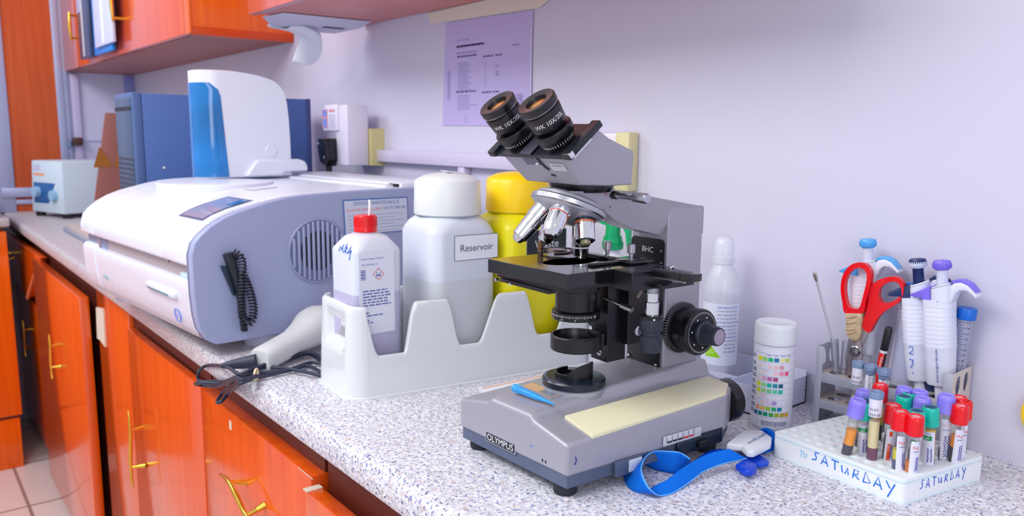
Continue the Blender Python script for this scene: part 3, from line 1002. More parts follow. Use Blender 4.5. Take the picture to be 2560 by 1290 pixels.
for i in range(5):
    ob.box((0, 0, 0), (0.0003, 0.0016, 0.010), M_RINGR, 0, M=q @ Matrix.Rotation(-1.15 + i * 0.16, 4, 'Z') @ Matrix.Translation((0.0109, 0, 0.020)))
ob.lathe([(0, 0.0412), (0.0024, 0.0411)], M_BLACKGLOSS, 20, q)
ob.build('objective', ms, 30, label='short chrome objective with red engraving facing the front')
short_ = [(0, 0.004), (0.0105, 0.004), (0.0105, 0.0110), (0.0108, 0.0115), (0.0108, 0.0300), (0.0092, 0.0312), (0, 0.0312)]
ob, q = objective(108, short_, [(0.0142, 0.0, 0.0052, M_COLLAR), (0.0124, 0.0052, 0.0075, M_COLLAR), (0.0112, 0.0085, 0.0102, M_RINGO)])
ob.lathe([(0, 0.0310), (0.0060, 0.0310), (0.0055, 0.0345), (0.0038, 0.0362), (0, 0.0364)], mat('brassy_tip', (150, 146, 116), 0.3, 0.8), 32, q)
ob.text('4', 0.007, M_GREYINK, q @ Matrix.Rotation(0.25, 4, 'Z') @ frame_m((0.0110, 0.0, 0.018), (0, 0, -1), (0, -1, 0)))
ob.build('objective', ms, 30, label='short chrome objective with an orange ring and brassy tip')
act_ = [(0, 0), (0.0105, 0), (0.0105, 0.030), (0.0098, 0.032), (0.0090, 0.0425), (0.0075, 0.0432), (0.0075, 0.0462), (0.0040, 0.0475), (0, 0.0475)]
ob, q = objective(180, act_, [(0.0112, 0.0, 0.004, M_SILVERPAINT), (0.0099, 0.033, 0.0345, mat('white_ring', (220, 220, 236), 0.3))])
ob.build('objective', ms, 30, label='slim chrome objective standing upright above the stage')
ob, q = objective(-108, mid_, [])
ob.build('objective', ms, 30)

# --- lock screw in the neck
lk = MB()
lk.rod((0.028, 0.1200, 0.3090), (0.0345, 0.1200, 0.3090), 0.0046, M_BLACK)
lk.rod((0.033, 0.1200, 0.3090), (0.0605, 0.1210, 0.3085), 0.0036, M_CHROME)
lk.lathe([(0, 0), (0.0050, 0), (0.0056, 0.001), (0.0056, 0.0185), (0.0048, 0.0200), (0, 0.0200)], M_STEEL, 32, axis_m((0.0600, 0.1210, 0.3085), (0.10, 0.1225, 0.3080)))
lk.build('lock_screw', ms, 40)

# --- binocular head
MB().lathe([(0, 0.3125), (0.0330, 0.3125), (0.0345, 0.3150), (0.0370, 0.3195), (0.0370, 0.3225), (0, 0.3225)], M_SATIN, 60, Matrix.Translation((0, 0.098, 0))).build('head_dovetail', ms, 30)
hd = MB()
sec = [(0.0545, 0.3228, 0.0465), (0.0275, 0.3522, 0.0560), (0.0600, 0.3855, 0.0590), (0.0945, 0.3718, 0.0470), (0.1390, 0.3578, 0.0400), (0.1375, 0.3205, 0.0400), (0.098, 0.3205, 0.0440)]
n = len(sec)
pts = [(w, y, z) for y, z, w in sec] + [(-w, y, z) for y, z, w in sec]
fs = [(i, (i + 1) % n, n + (i + 1) % n, n + i) for i in range(n)]
fs += [(0, 1, 6), (1, 2, 3), (1, 3, 6), (3, 4, 5), (3, 5, 6)]
fs += [tuple(k + n for k in f) for f in ((0, 1, 6), (1, 2, 3), (1, 3, 6), (3, 4, 5), (3, 5, 6))]
hd.hull(pts, fs, M_GREYPAINT)
hd.build('head', ms, 18, bev=0.0016)
seam = MB()
seam.tube([(0.0444, 0.0985, 0.3490), (0.0400, 0.1375, 0.3486)], 0.0004, mat('seam_line', (92, 90, 100), 0.6), 6)
seam.tube([(0.0444, 0.0985, 0.3490), (0.0446, 0.0990, 0.3680)], 0.0004, MATS['seam_line'], 6)
seam.build('head_seam', ms)
# tilted plate that carries the eyepieces
PD = Vector((0, 0.761, 0.649))                    # up the slope
PN = Vector((0, -0.649, 0.761))                   # out of the slope
PM = Matrix(((1, PD.x, PN.x, 0), (0, PD.y, PN.y, 0.0243), (0, PD.z, PN.z, 0.3517), (0, 0, 0, 1)))
ep = MB()
M_PLATE = mat('plate_black', (22, 25, 36), 0.3)
ep.span((-0.0610, -0.002, -0.0005), (0.0610, 0.050, 0.0035), M_PLATE, 0.0008, M=PM)
for s in (-1, 1):
    ep.span((s * 0.0715, -0.0035, 0.0), (s * 0.0590, 0.051, 0.0075), M_PLATE, 0.0012, M=PM)
ep.span((-0.016, -0.001, 0.0035), (0.0065, 0.050, 0.0047), mat('plate_matt', (66, 66, 82), 0.45), 0.0005, M=PM)
ep.tube([(0.0065, -0.002, 0.0048), (0.0065, 0.020, 0.0048), (0.020, 0.012, 0.0042)], 0.0009, M_BLACK, 6, M=PM)
ep.build('eyepiece_plate', ms, 30)
chp = MB().span((0.0595, -0.0028, 0.0012), (0.0722, 0.0035, 0.0078), M_CHROME, 0.0010, M=PM)
chp.span((0.0700, 0.0005, -0.001), (0.0722, 0.030, 0.0012), mat('bare_edge', (196, 196, 206), 0.4, 0.4), 0.0005, M=PM)
chp.build('chipped_corner', ms, 30, label='bare metal chip at the plate corner')
FD = Vector((0, -0.0270, 0.0294)).normalized()    # up the front face of the head
FN = Vector((0, -0.0294, -0.0270)).normalized()   # out of that face (forward and down)
FF = Matrix(((1, FD.x, FN.x, 0), (0, FD.y, FN.y, 0.0410), (0, FD.z, FN.z, 0.3375), (0, 0, 0, 1)))
tg = MB()
tg.span((0.0200, 0.0005, 0.0003), (0.0435, 0.0110, 0.0008), mat('silver_label', (206, 206, 212), 0.4, 0.1), M=FF)
tg.text('OLYMPUS', 0.0036, M_GREYINK, FF @ Matrix.Translation((0.0318, 0.0078, 0.0010)))
tg.span((-0.0190, 0.0080, 0.0003), (0.0060, 0.0185, 0.0014), mat('slide_tongue', (104, 106, 124), 0.35, 0.3), 0.0003, M=FF)
tg.lathe([(0, 0.0014), (0.0024, 0.0014), (0.0018, 0.0026), (0, 0.0028)], M_CHROME, 18, FF @ Matrix.Translation((0.0005, 0.0098, 0)))
tg.tube([(0.0065, 0.0190, 0.0012), (0.0100, 0.0060, 0.0012), (0.0140, 0.0010, 0.0010)], 0.0010, M_BLACK, 6, M=FF)
for x in (0.0115, 0.0140, 0.0162):
    tg.lathe([(0, 0.0002), (0.0012, 0.0002), (0.0012, 0.0008), (0, 0.0008)], M_INK, 10, FF @ Matrix.Translation((x, -0.0065 - (x - 0.0115) * 0.25, 0)))
tg.span((-0.056, 0.0185, -0.0002), (0.056, 0.0202, 0.0010), M_BLACK, M=FF)
tg.build('head_label', ms, 30, label='silver label, screw and black seam on the front of the head')

# --- eyepieces
ED = Vector((0, -0.0337, 0.0412)).normalized()
for s in (-1, 1):
    p0 = Vector((s * 0.0345, 0.0372, 0.3676))
    q = axis_m(p0, p0 + ED)
    dp = MB().lathe([(0, -0.004), (0.0155, -0.004), (0.0162, 0.0), (0.0205, 0.0095), (0.0212, 0.0105), (0.0212, 0.0175), (0.0200, 0.0192), (0.0150, 0.0196), (0.0128, 0.0200), (0.0128, 0.0240), (0, 0.0240)], M_SATIN, 60, q)
    for i in range(14):
        a = i * 0.16
        for (rr, zz) in ((0.0192, 0.0062),):
            # direction towards the camera side of the tube
            dp.box((0, 0, 0), (0.0004, 0.0006, 0.0040), M_WHITEINK, 0, M=q @ Matrix.Rotation(-1.75 + a, 4, 'Z') @ Matrix.Translation((0.0189, 0, 0.0058)) @ Matrix.Rotation(0.42, 4, 'Y'))
    dp.build('dioptre_ring', ms, 35)
    ey = MB().lathe([(0.0128, 0.0185), (0.0128, 0.0225), (0.0182, 0.0235), (0.0190, 0.0245), (0.0205, 0.0405), (0.0200, 0.0420), (0.0188, 0.0425), (0.0188, 0.0440), (0.0204, 0.0446), (0.0210, 0.0456), (0.0210, 0.0520), (0.0200, 0.0532), (0.0155, 0.0528), (0.0118, 0.0522), (0.0110, 0.0500), (0.0105, 0.0470)], mat('eyepiece_black', (20, 20, 26), 0.30), 64, q)
    ey.lathe([(0.0190, 0.0440), (0.0205, 0.0445), (0.0209, 0.0455)], M_STEEL, 64, q)

    def wrap(v, R=0.02015):
        a = v[0] / R
        return (R * math.sin(a), -R * math.cos(a), v[1])
    # lettering wraps round the barrel
    ey.text('WK 10X/20L', 0.0066, M_WHITEINK, q @ Matrix.Rotation(math.radians(62 if s > 0 else 56), 4, 'Z') @ Matrix.Translation((0, 0, 0.0325)), bend=wrap)
    e_ = ey.build('eyepiece', ms, 35)
    MB().lathe([(0, 0.0498), (0.006, 0.0493), (0.0107, 0.0478)], M_AMBERGLASS, 40, q).build('eye_lens', e_)

# ================================================================ chemistry analyzer
M_ANW = mat('analyzer_white', (226, 230, 244), 0.3)
M_ANG = mat('analyzer_grey_panel', (160, 168, 206), 0.45)
M_ANDARK = mat('analyzer_recess', (176, 160, 164), 0.6)
M_GAP = mat('recess_dark', (96, 88, 104), 0.6)

an = thing('chemistry_analyzer', 'large white benchtop analyzer with a grey side and a blue windowed tower', 'analyzer', (-1.318, -0.612, 0), 4.6)
APROF = [(-0.022, 0.176), (-0.016, 0.196), (-0.006, 0.2075), (0.012, 0.2220), (0.0349, 0.2343), (0.060, 0.2435), (0.0912, 0.2511), (0.120, 0.2580),
         (0.1505, 0.2633), (0.180, 0.2658), (0.2128, 0.2669), (0.270, 0.2688), (0.400, 0.2696), (0.540, 0.2700)]
ALOW = [(0.540, 0.022), (0.030, 0.022), (0.012, 0.0225), (-0.003, 0.032), (-0.0145, 0.052), (-0.0190, 0.075), (-0.0215, 0.110)]


def zp(y):
    for (a, b), (c, d) in zip(APROF, APROF[1:]):
        if a <= y <= c:
            return b + (d - b) * (y - a) / (c - a)
    return APROF[-1][1]


sp_ = MB().prism(APROF + ALOW, 0, -0.016, 0.0, M_ANG)
sp_.build('side_panel', an, 30, bev=0.0025)
MB().prism([(y, z - 0.001) for y, z in APROF] + ALOW, 0, -0.022, -0.0155, mat('analyzer_seam', (128, 130, 160), 0.5)).build('seam', an)
# inner body seen through the front gap
MB().span((-0.622, -0.008, 0.035), (-0.022, 0.535, 0.200), M_ANDARK).build('inner_body', an)
gp = MB()
gp.span((-0.548, -0.012, 0.118), (-0.536, 0.02, 0.170), mat('rose_grey', (166, 140, 150), 0.5), 0.002)
gp.span((-0.536, -0.009, 0.120), (-0.490, 0.013, 0.160), mat('gap_steel', (128, 140, 170), 0.4))
gp.span((-0.624, -0.009, 0.120), (-0.552, 0.013, 0.170), MATS['gap_steel'])
gp.span((-0.022, -0.018, 0.118), (-0.0135, 0.02, 0.170), MATS['rose_grey'], 0.002)
gp.span((-0.075, -0.014, 0.129), (-0.045, 0.013, 0.139), mat('pale_teal_block', (196, 222, 228), 0.4), 0.001)
for x in (-0.14, -0.05):
    gp.lathe([(0, 0), (0.003, 0), (0, 0.001)], M_INK, 10, axis_m((x, -0.0085, 0.150), (x, -1, 0.150)))
gp.build('front_gap', an, 30)


def top_cover(x0, x1, name, bev=0.004, cut=0.156):
    poly = [(-0.0205, cut), (-0.0225, 0.160)] + APROF + [(0.540, cut)]
    return MB().prism(poly, 0, x0, x1, M_ANW).build(name, an, 30, bev=bev)


top_cover(-0.5335, -0.1355, 'top_cover')
top_cover(-0.1350, -0.0225, 'top_cover')
top_cover(-0.6300, -0.5360, 'end_cover', 0.012)
low = [(-0.0195, 0.130), (-0.0220, 0.120), (-0.0215, 0.110), (-0.0190, 0.075), (-0.0145, 0.052), (-0.003, 0.032), (0.012, 0.0225), (0.03, 0.022), (0.03, 0.130)]
MB().prism(low, 0, -0.5335, -0.0225, M_ANW).build('front_panel', an, 30, bev=0.004)
MB().prism([(y, z if z < 0.12 else z + 0.006) for y, z in low], 0, -0.6300, -0.5360, M_ANW).build('end_panel', an, 30, bev=0.010)
sb_ = MB()
sb_.span((-0.2185, -0.0275, 0.0935), (-0.0750, -0.0180, 0.1045), M_ANW, 0.003)
sb_.span((-0.2020, -0.0280, 0.0950), (-0.1000, -0.0270, 0.0982), mat('slot_teal', (96, 140, 150), 0.5), 0.0003)
sb_.build('slot_bar', an, 30)
FA = frame_m((-0.0835, -0.0182, 0.0630), (1, 0, 0), (0, -0.16, 1))
lg = MB()
hx = [(0.0125 * math.cos(math.radians(60 * i)) * 1.15, 0.0125 * math.sin(math.radians(60 * i)), 0.0006) for i in range(6)]
lg.tube(hx, 0.0009, mat('logo_blue', (92, 130, 226), 0.5), 6, closed=True, M=FA)
lg.text('Roche', 0.0085, MATS['logo_blue'], FA @ Matrix.Translation((0, 0, 0.0012)))
lg.build('maker_logo', an, label='small blue hexagon logo low on the front panel')
ct = MB()
FB = frame_m((-0.478, -0.0196, 0.0760), (1, 0, 0), (0, -0.06, 1))
ct.text('cobas', 0.017, mat('mark_teal', (120, 196, 206), 0.5), FB @ Matrix.Translation((0, 0, 0.0008)))
ct.text('c 111', 0.009, mat('mark_pale', (196, 196, 216), 0.5), FB @ Matrix.Translation((0.040, -0.002, 0.0008)))
ct.build('type_mark', an, label='small teal lettering at the left of the front panel')
# touch screen set into the slope
scn = MB()
ys = [0.021 + 0.088 * i / 10 for i in range(11)]


def strip(mb, x0, x1, y0, y1, dz, m, n=10, x0b=None, x1b=None):
    x0b = x0 if x0b is None else x0b
    x1b = x1 if x1b is None else x1b
    rows = []
    for i in range(n + 1):
        y = y0 + (y1 - y0) * i / n
        t = i / n
        rows.append([(x0 + (x0b - x0) * t, y, zp(y) + dz), (x1 + (x1b - x1) * t, y, zp(y) + dz)])
    mb.loft(rows, m, closed=False, caps=False)


strip(scn, -0.160, -0.052, 0.0190, 0.1110, 0.0006, mat('screen_bezel', (84, 96, 136), 0.3))
strip(scn, -0.154, -0.058, 0.0230, 0.1060, 0.0010, mat('screen_glass', (150, 152, 186), 0.12))
strip(scn, -0.085, -0.058, 0.075, 0.1060, 0.0013, mat('screen_blue', (52, 112, 176), 0.12))
scn.build('touch_screen', an)
gv = MB()
strip(gv, -0.0270, -0.0250, 0.020, 0.110, 0.0006, mat('pale_groove', (188, 194, 216), 0.5))
gv.build('groove', an)
# raised round deck under the tower; flat patch paints the hollow's shade beside it
dk = MB()
dk.lathe([(0.115, 0.200), (0.115, 0.2700), (0.1135, 0.2722), (0.1115, 0.2728), (0, 0.2728)], M_ANW, 72, Matrix.Translation((-0.355, 0.170, 0)))
dk.build('round_deck', an, 30)
hl = MB()
strip(hl, -0.215, -0.165, 0.165, 0.225, 0.0008, mat('hollow_shade', (214, 220, 236), 0.4), 8, -0.205, -0.185)
hl.build('hollow', an)
rs = MB()
rs.span((-0.530, 0.405, 0.255), (-0.022, 0.530, 0.2785), M_ANW, 0.006)
rs.span((-0.440, 0.378, 0.255), (-0.040, 0.400, 0.2745), M_ANW, 0.003)
rs.span((-0.060, 0.400, 0.2690), (-0.030, 0.4055, 0.2760), M_BLACK, 0.001)
rs.build('rear_cover', an, 30)
# tower: rounded front, sloping top
TX0, TX1, TYF = -0.540, -0.445, 0.180


def tower_ring(z, yb, k=0.0, n=12):
    x0, x1, yf = TX0 + k, TX1 - k, TYF + k
    r = 0.046 - k
    yb -= k
    pts = [(x1, yb), (x1, 0.2385 if yb > 0.25 else yb - 0.004)]
    for i in range(n + 1):
        t = math.radians(0 - 90 * i / n)
        pts.append((x1 - r + r * math.cos(t), yf + r + r * math.sin(t)))
    for i in range(n + 1):
        t = math.radians(-90 - 90 * i / n)
        pts.append((x0 + r + r * math.cos(t), yf + r + r * math.sin(t)))
    pts += [(x0, yb)]
    return [(x, y, z) for x, y in pts]


tb = MB()
tb.loft([tower_ring(z, yb) for z, yb in ((0.276, 0.3885), (0.360, 0.3880), (0.4036, 0.3863), (0.440, 0.3830), (0.4625, 0.3785), (0.478, 0.368), (0.4885, 0.3560), (0.4950, 0.3380), (0.4998, 0.3180), (0.5040, 0.290), (0.5062, 0.2650))] + [tower_ring(0.5078, 0.258, 0.006)], M_ANW)
tb.build('tower', an, 40)
wd = MB()
rows = []
N = 26
for j in range(15):
    z = 0.276 + (0.4800 - 0.276) * j / 14
    yw = 0.2382 - (z - 0.276) / 0.204 * 0.014
    if z > 0.455:
        yw -= ((z - 0.455) / 0.025) ** 2 * 0.020
    k = -0.0014
    x0, x1, yf, r = TX0 + k, TX1 - k, TYF + k, 0.046 - k
    row = []
    if yw > yf + r:
        row.append((x1, yw, z))
        a_start = 0.0
    else:
        row.append((x1 - r + r * math.cos(math.asin(max(-1, (yw - yf - r) / r))), yw, z))
        a_start = math.asin(max(-1, (yw - yf - r) / r))
    for i in range(13):
        t = a_start + (-math.pi / 2 - a_start) * i / 12
        row.append((x1 - r + r * math.cos(t), yf + r + r * math.sin(t), z))
    for i in range(13):
        t = -math.pi / 2 - math.pi / 2 * i / 12
        row.append((x0 + r + r * math.cos(t), yf + r + r * math.sin(t), z))
    row.append((x0, yw + 0.02, z))
    rows.append(row)
wd.loft(rows, mat('blue_window', (0, 112, 186), 0.08, coat=0.6, noise=0.55, nscale=11), closed=False, caps=False)
wd.build('tower_window', an, 40, label='glossy blue window wrapping the tower front')
MB().lathe([(0, 0), (0.0135, 0), (0.0140, 0.0008), (0.0128, 0.0018), (0, 0.0012)], M_ANW, 30, axis_m((-0.4452, 0.3399, 0.333), (0, 0.3399, 0.333))).build('tower_button', an, 30)
MB().prism([(0.2743, 0.2765), (0.2830, 0.292), (0.2980, 0.3105), (0.3060, 0.3135), (0.4040, 0.3135), (0.4190, 0.3080), (0.4255, 0.2960), (0.4245, 0.2850), (0.3660, 0.2845), (0.3600, 0.2768)], 0, -0.470, -0.432, M_ANW).build('tower_foot', an, 40, bev=0.004)
# round fan grille on the side panel; dark discs paint its recess shade
vt = MB()
VC = (0.2055, 0.1640)
VM = frame_m((0.0002, VC[0], VC[1]), (0, 1, 0), (0, 0, 1))
R = 0.0575
vt.lathe([(0, 0.0004), (R - 0.003, 0.0004)], mat('vent_shade', (120, 128, 166), 0.6), 48, VM)
vt.lathe([(R - 0.0035, 0.0002), (R - 0.0015, 0.0028), (R + 0.001, 0.0028), (R + 0.0025, 0.0002)], mat('vent_rim', (150, 156, 196), 0.4), 56, VM)
vt.lathe([(0, 0.0008), (0.036, 0.0008)], mat('fan_dark', (26, 40, 58), 0.7), 40, VM)
for i in range(12):
    x = -R + (i + 0.5) * 2 * R / 12 + 0.0048
    hl_ = math.sqrt(max(0, (R - 0.003) ** 2 - x * x))
    if hl_ > 0.006:
        vt.box((x, 0, 0.0022), (0.0050, 2 * hl_, 0.0030), M_ANG, 0.0008, M=VM)
vt.build('fan_grille', an, 35)
# service notice stuck on the side panel
sv = MB()
S0 = [(0.2583, 0.2532), (0.4021, 0.2525), (0.4040, 0.1860), (0.2610, 0.1860)]
sv.quad([(0.0016, y, z) for y, z in S0], mat('notice_blue', (66, 112, 190), 0.5))
S1 = [(0.2603, 0.2510), (0.4003, 0.2505), (0.4025, 0.1875), (0.2630, 0.1875)]
sv.quad([(0.0019, y, z) for y, z in S1], mat('notice_paper', (206, 212, 234), 0.5))


def side_m(y, z):
    return frame_m((0.0022, y, z), (0, 1, -0.004), (0, 0, 1))


sv.text('SERVICE MAINTENANCE', 0.0094, mat('notice_ink', (110, 134, 186), 0.6), side_m(0.331, 0.2445))
sv.text('24-HOUR SERVICE LINE', 0.0074, mat('notice_red', (236, 130, 140), 0.6), side_m(0.302, 0.2330))
sv.text('+254 702 998 148', 0.0074, MATS['notice_ink'], side_m(0.369, 0.2335))
for i in range(6):
    z = 0.222 - i * 0.0062
    sv.quad([(0.0022, 0.268, z), (0.0022, 0.392 - 0.02 * (i % 2), z), (0.0022, 0.392 - 0.02 * (i % 2), z + 0.0008), (0.0022, 0.268, z + 0.0008)], mat('notice_rule', (150, 160, 196), 0.6))
sv.build('service_notice', an, label='white service notice with a blue border')
# bar-code pen in its clip with a coiled cord
MB().hull([(x, y, z) for x in (0.001, 0.012) for y, z in ((0.0230, 0.1560), (0.0350, 0.1540), (0.0450, 0.1080), (0.0420, 0.1030))],
          [(0, 1, 2, 3), (4, 5, 6, 7), (0, 1, 5, 4), (1, 2, 6, 5), (2, 3, 7, 6), (3, 0, 4, 7)], mat('clip_black', (22, 40, 56), 0.4), 0.0015).build('pen_clip', an, 30)
pn = MB()
pn.hull([(x, y, z) for x in (0.003, 0.019) for y, z in ((0.0265, 0.1755), (0.0440, 0.1785), (0.0560, 0.0960), (0.0500, 0.0880), (0.0420, 0.1200))],
        [(0, 1, 2, 3, 4), (5, 6, 7, 8, 9)] + [(i, (i + 1) % 5, 5 + (i + 1) % 5, 5 + i) for i in range(5)], mat('pen_black', (24, 27, 40), 0.45), 0.003)
pn.hull([(x, y, z) for x in (0.004, 0.014) for y, z in ((0.0480, 0.0980), (0.0560, 0.0980), (0.0625, 0.0400), (0.0525, 0.0400))],
        [(0, 1, 2, 3), (4, 5, 6, 7), (0, 1, 5, 4), (1, 2, 6, 5), (2, 3, 7, 6), (3, 0, 4, 7)], MATS['pen_black'], 0.002)
pn.build('scanning_pen', an, 30)
guide = catmull([(0.016, 0.0400, 0.1780), (0.022, 0.0500, 0.1700), (0.022, 0.0530, 0.1500), (0.021, 0.0505, 0.1200), (0.021, 0.0490, 0.0920), (0.020, 0.0500, 0.0700), (0.019, 0.0580, 0.0560), (0.018, 0.0680, 0.0600), (0.017, 0.0715, 0.0800), (0.014, 0.0690, 0.1050), (0.010, 0.0630, 0.1280), (0.006, 0.0590, 0.1400)], 40)
coil = []
ph = 0
for i, p in enumerate(guide[:-1]):
    t = (guide[i + 1] - p).normalized()
    u = t.cross(Vector((1, 0, 0))).normalized()
    w = t.cross(u)
    ph += (guide[i + 1] - p).length / 0.0055 * 2 * math.pi
    coil.append(p + u * 0.0062 * math.cos(ph) + w * 0.0062 * math.sin(ph))
MB().tube(coil, 0.00145, mat('cord_black', (30, 36, 52), 0.35), 6).build('coiled_cord', an, 60)
for x, y in ((-0.045, 0.115), (-0.585, 0.06), (-0.045, 0.48), (-0.585, 0.48)):
    MB().lathe([(0, 0), (0.030, 0), (0.032, 0.004), (0.032, 0.024), (0, 0.024)], mat('foot_lilac', (190, 190, 214), 0.4), 32, Matrix.Translation((x, y, 0))).build('foot', an, 30)

# ================================================================ computer tower behind it
pc = thing('computer_tower', 'blue grey computer tower standing behind the white analyzer against the wall', 'computer', (-2.1, -0.528, 0), 0)
M_PC = mat('pc_side', (74, 104, 168), 0.5, 0.1, noise=0.06, nscale=500)
MB().span((-0.180, 0.022, 0.008), (0.0, 0.452, 0.466), M_PC, 0.003).build('case', pc, 30)
bz = MB().span((-0.182, 0.0, 0.008), (0.001, 0.022, 0.468), mat('pc_front', (74, 100, 150), 0.4), 0.004)
bz.build('bezel', pc, 30)
vn = MB()
vn.span((-0.172, -0.0015, 0.060), (-0.010, 0.001, 0.455), mat('pc_bezel_dark', (54, 80, 112), 0.35), 0.001)
vn.span((-0.172, -0.0025, 0.425), (-0.010, -0.001, 0.434), M_INK)
for i in range(18):
    vn.span((-0.165, -0.0025, 0.090 + i * 0.0125), (-0.015, -0.001, 0.096 + i * 0.0125), mat('vent_slit', (52, 58, 80), 0.6))
vn.build('front_grille', pc)
MB().lathe([(0, 0), (0.004, 0), (0, 0.002)], M_CHROME, 12, axis_m((0.0005, 0.066, 0.285), (1, 0.066, 0.285))).build('screw', pc)
MB().span((-0.004, 0.445, 0.010), (0.002, 0.4575, 0.467), mat('pc_rear', (58, 70, 128), 0.5), 0.001).build('rear_edge', pc)
for x in (-0.15, -0.03):
    for y in (0.05, 0.42):
        MB().lathe([(0, 0), (0.012, 0), (0.012, 0.009), (0, 0.009)], M_BLACK, 16, Matrix.Translation((x, y, 0))).build('foot', pc)

# ================================================================ centrifuge at the far end
cf = thing('centrifuge', 'white benchtop centrifuge with a blue knob panel at the far end', 'centrifuge', (-3.83, -0.425, 0), 20)
M_CF = mat('centrifuge_white', (206, 220, 232), 0.4)
CH = 0.245
cb = MB()
cb.hull([(-0.265, 0.004, 0.020), (0.0, 0.0, 0.020), (0.0, 0.36, 0.020), (-0.265, 0.36, 0.020), (-0.255, 0.012, CH), (-0.012, 0.010, CH), (-0.012, 0.35, CH), (-0.255, 0.35, CH)],
        [(0, 1, 2, 3), (4, 5, 6, 7), (0, 1, 5, 4), (1, 2, 6, 5), (2, 3, 7, 6), (3, 0, 4, 7)], M_CF, 0.008)
cb.build('body', cf, 30)
CFm = frame_m((-0.130, 0.0045, 0.0), (1, 0, 0), (0, 0.034, 1))
q = MB()
q.span((-0.110, 0.060, 0.0), (0.118, 0.150, 0.003), mat('panel_blue', (8, 92, 158), 0.35), 0.002, M=CFm)
q.build('control_panel', cf, 30)
for x, y in ((-0.075, 0.108), (0.062, 0.098)):
    MB().lathe([(0, 0.003), (0.024, 0.003), (0.022, 0.022), (0, 0.023)], mat('knob_pale', (150, 190, 220), 0.3), 28, CFm @ Matrix.Translation((x, y, 0))).build('knob', cf, 30)
q = MB()
q.span((-0.105, 0.180, 0.0), (-0.020, 0.190, 0.002), mat('orange_strip', (246, 150, 90), 0.5), M=CFm)
q.span((-0.105, 0.200, 0.0), (-0.040, 0.228, 0.0015), mat('pale_badge', (196, 196, 222), 0.5), M=CFm)
q.build('front_badge', cf)
for x in (-0.24, -0.03):
    for y in (0.03, 0.32):
        MB().lathe([(0, 0), (0.02, 0), (0.02, 0.021), (0, 0.021)], M_BLACK, 20, Matrix.Translation((x, y, 0))).build('foot', cf)
# brown board leaning behind the centrifuge
bd_ = thing('brown_folder', 'brown card folder leaning in the corner behind the centrifuge', 'folder', (-3.30, -0.30, 0))
kb_ = MB().hull([(x, y, z) for x in (0.0, 0.012) for y, z in ((-0.125, 0.0), (0.03, 0.0), (0.03, 0.441), (-0.048, 0.441))],
                [(0, 1, 2, 3), (4, 5, 6, 7), (0, 1, 5, 4), (1, 2, 6, 5), (2, 3, 7, 6), (3, 0, 4, 7)], mat('brown_card', (150, 92, 84), 0.55), 0.002)
kb_.build('cover', bd_, 30)
fl_ = MB()
fl_.prism([(-0.1010, 0.24), (-0.0768, 0.3176), (-0.0400, 0.2560), (-0.0430, 0.24)], 0, 0.012, 0.0138, mat('ochre_card', (158, 96, 20), 0.5))
fl_.build('flap', bd_)
MB().prism([(-0.0290, 0.24), (-0.0271, 0.2639), (-0.0064, 0.3085), (0.0280, 0.3085), (0.0280, 0.24)], 0, 0.012, 0.0138, MATS['ochre_card']).build('flap', bd_)
# flat grey pack on the worktop left of the analyzer
pk = MB()
pk.span((-3.38, -0.50, 0.0), (-2.90, -0.27, 0.022), mat('grey_pack', (170, 164, 174), 0.5), 0.003)
pk.span((-3.375, -0.495, 0.022), (-2.905, -0.275, 0.026), mat('beige_pack', (196, 180, 174), 0.5), 0.001)
pk.span((-3.38, -0.502, 0.002), (-2.90, -0.500, 0.012), mat('steel_edge', (150, 160, 186), 0.4, 0.4))
tag(pk.build('flat_pack'), 'flat grey pack on the worktop between centrifuge and analyzer', 'pack')

# ================================================================ white bottle holder
M_CAD = mat('glossy_white_plastic', (222, 226, 230), 0.16, coat=0.3)
cdd = thing('bottle_holder', 'glossy white plastic holder with deep notches carrying three bottles', 'bottle rack', (-0.982, -0.5246, 0), 81)
CL, CW = 0.425, 0.142


def shear(p):
    return (p[0] - 0.087 * p[1], p[1], p[2])


# outline of the wall, corner by corner, with its own height along the way
NOT = [(0.0275, 0.0405, 0.088, 0.1010), (0.158, 0.1700, 0.2080, 0.238), (0.291, 0.3065, 0.346, 0.372)]       # top-left, bottom-left, bottom-right, top-right of each notch


def smooth(t):
    t = max(0.0, min(1.0, t))
    return t * t * (3 - 2 * t)


def wall_raw(u):
    """height of the long walls along u (front wall notched)"""
    H = 0.1335
    lo = 0.061
    h = H
    for a, b, c, d in NOT:
        if a <= u <= d:
            if u < b:
                h = H - (H - lo) * (u - a) / (b - a)
            elif u > c:
                h = lo + (H - lo) * (u - c) / (d - c)
            else:
                h = lo
    return h


def wall_h(u, side):
    """the same with its corners rounded off"""
    return sum(wall_raw(u + (k - 6) * 0.0009) for k in range(13)) / 13


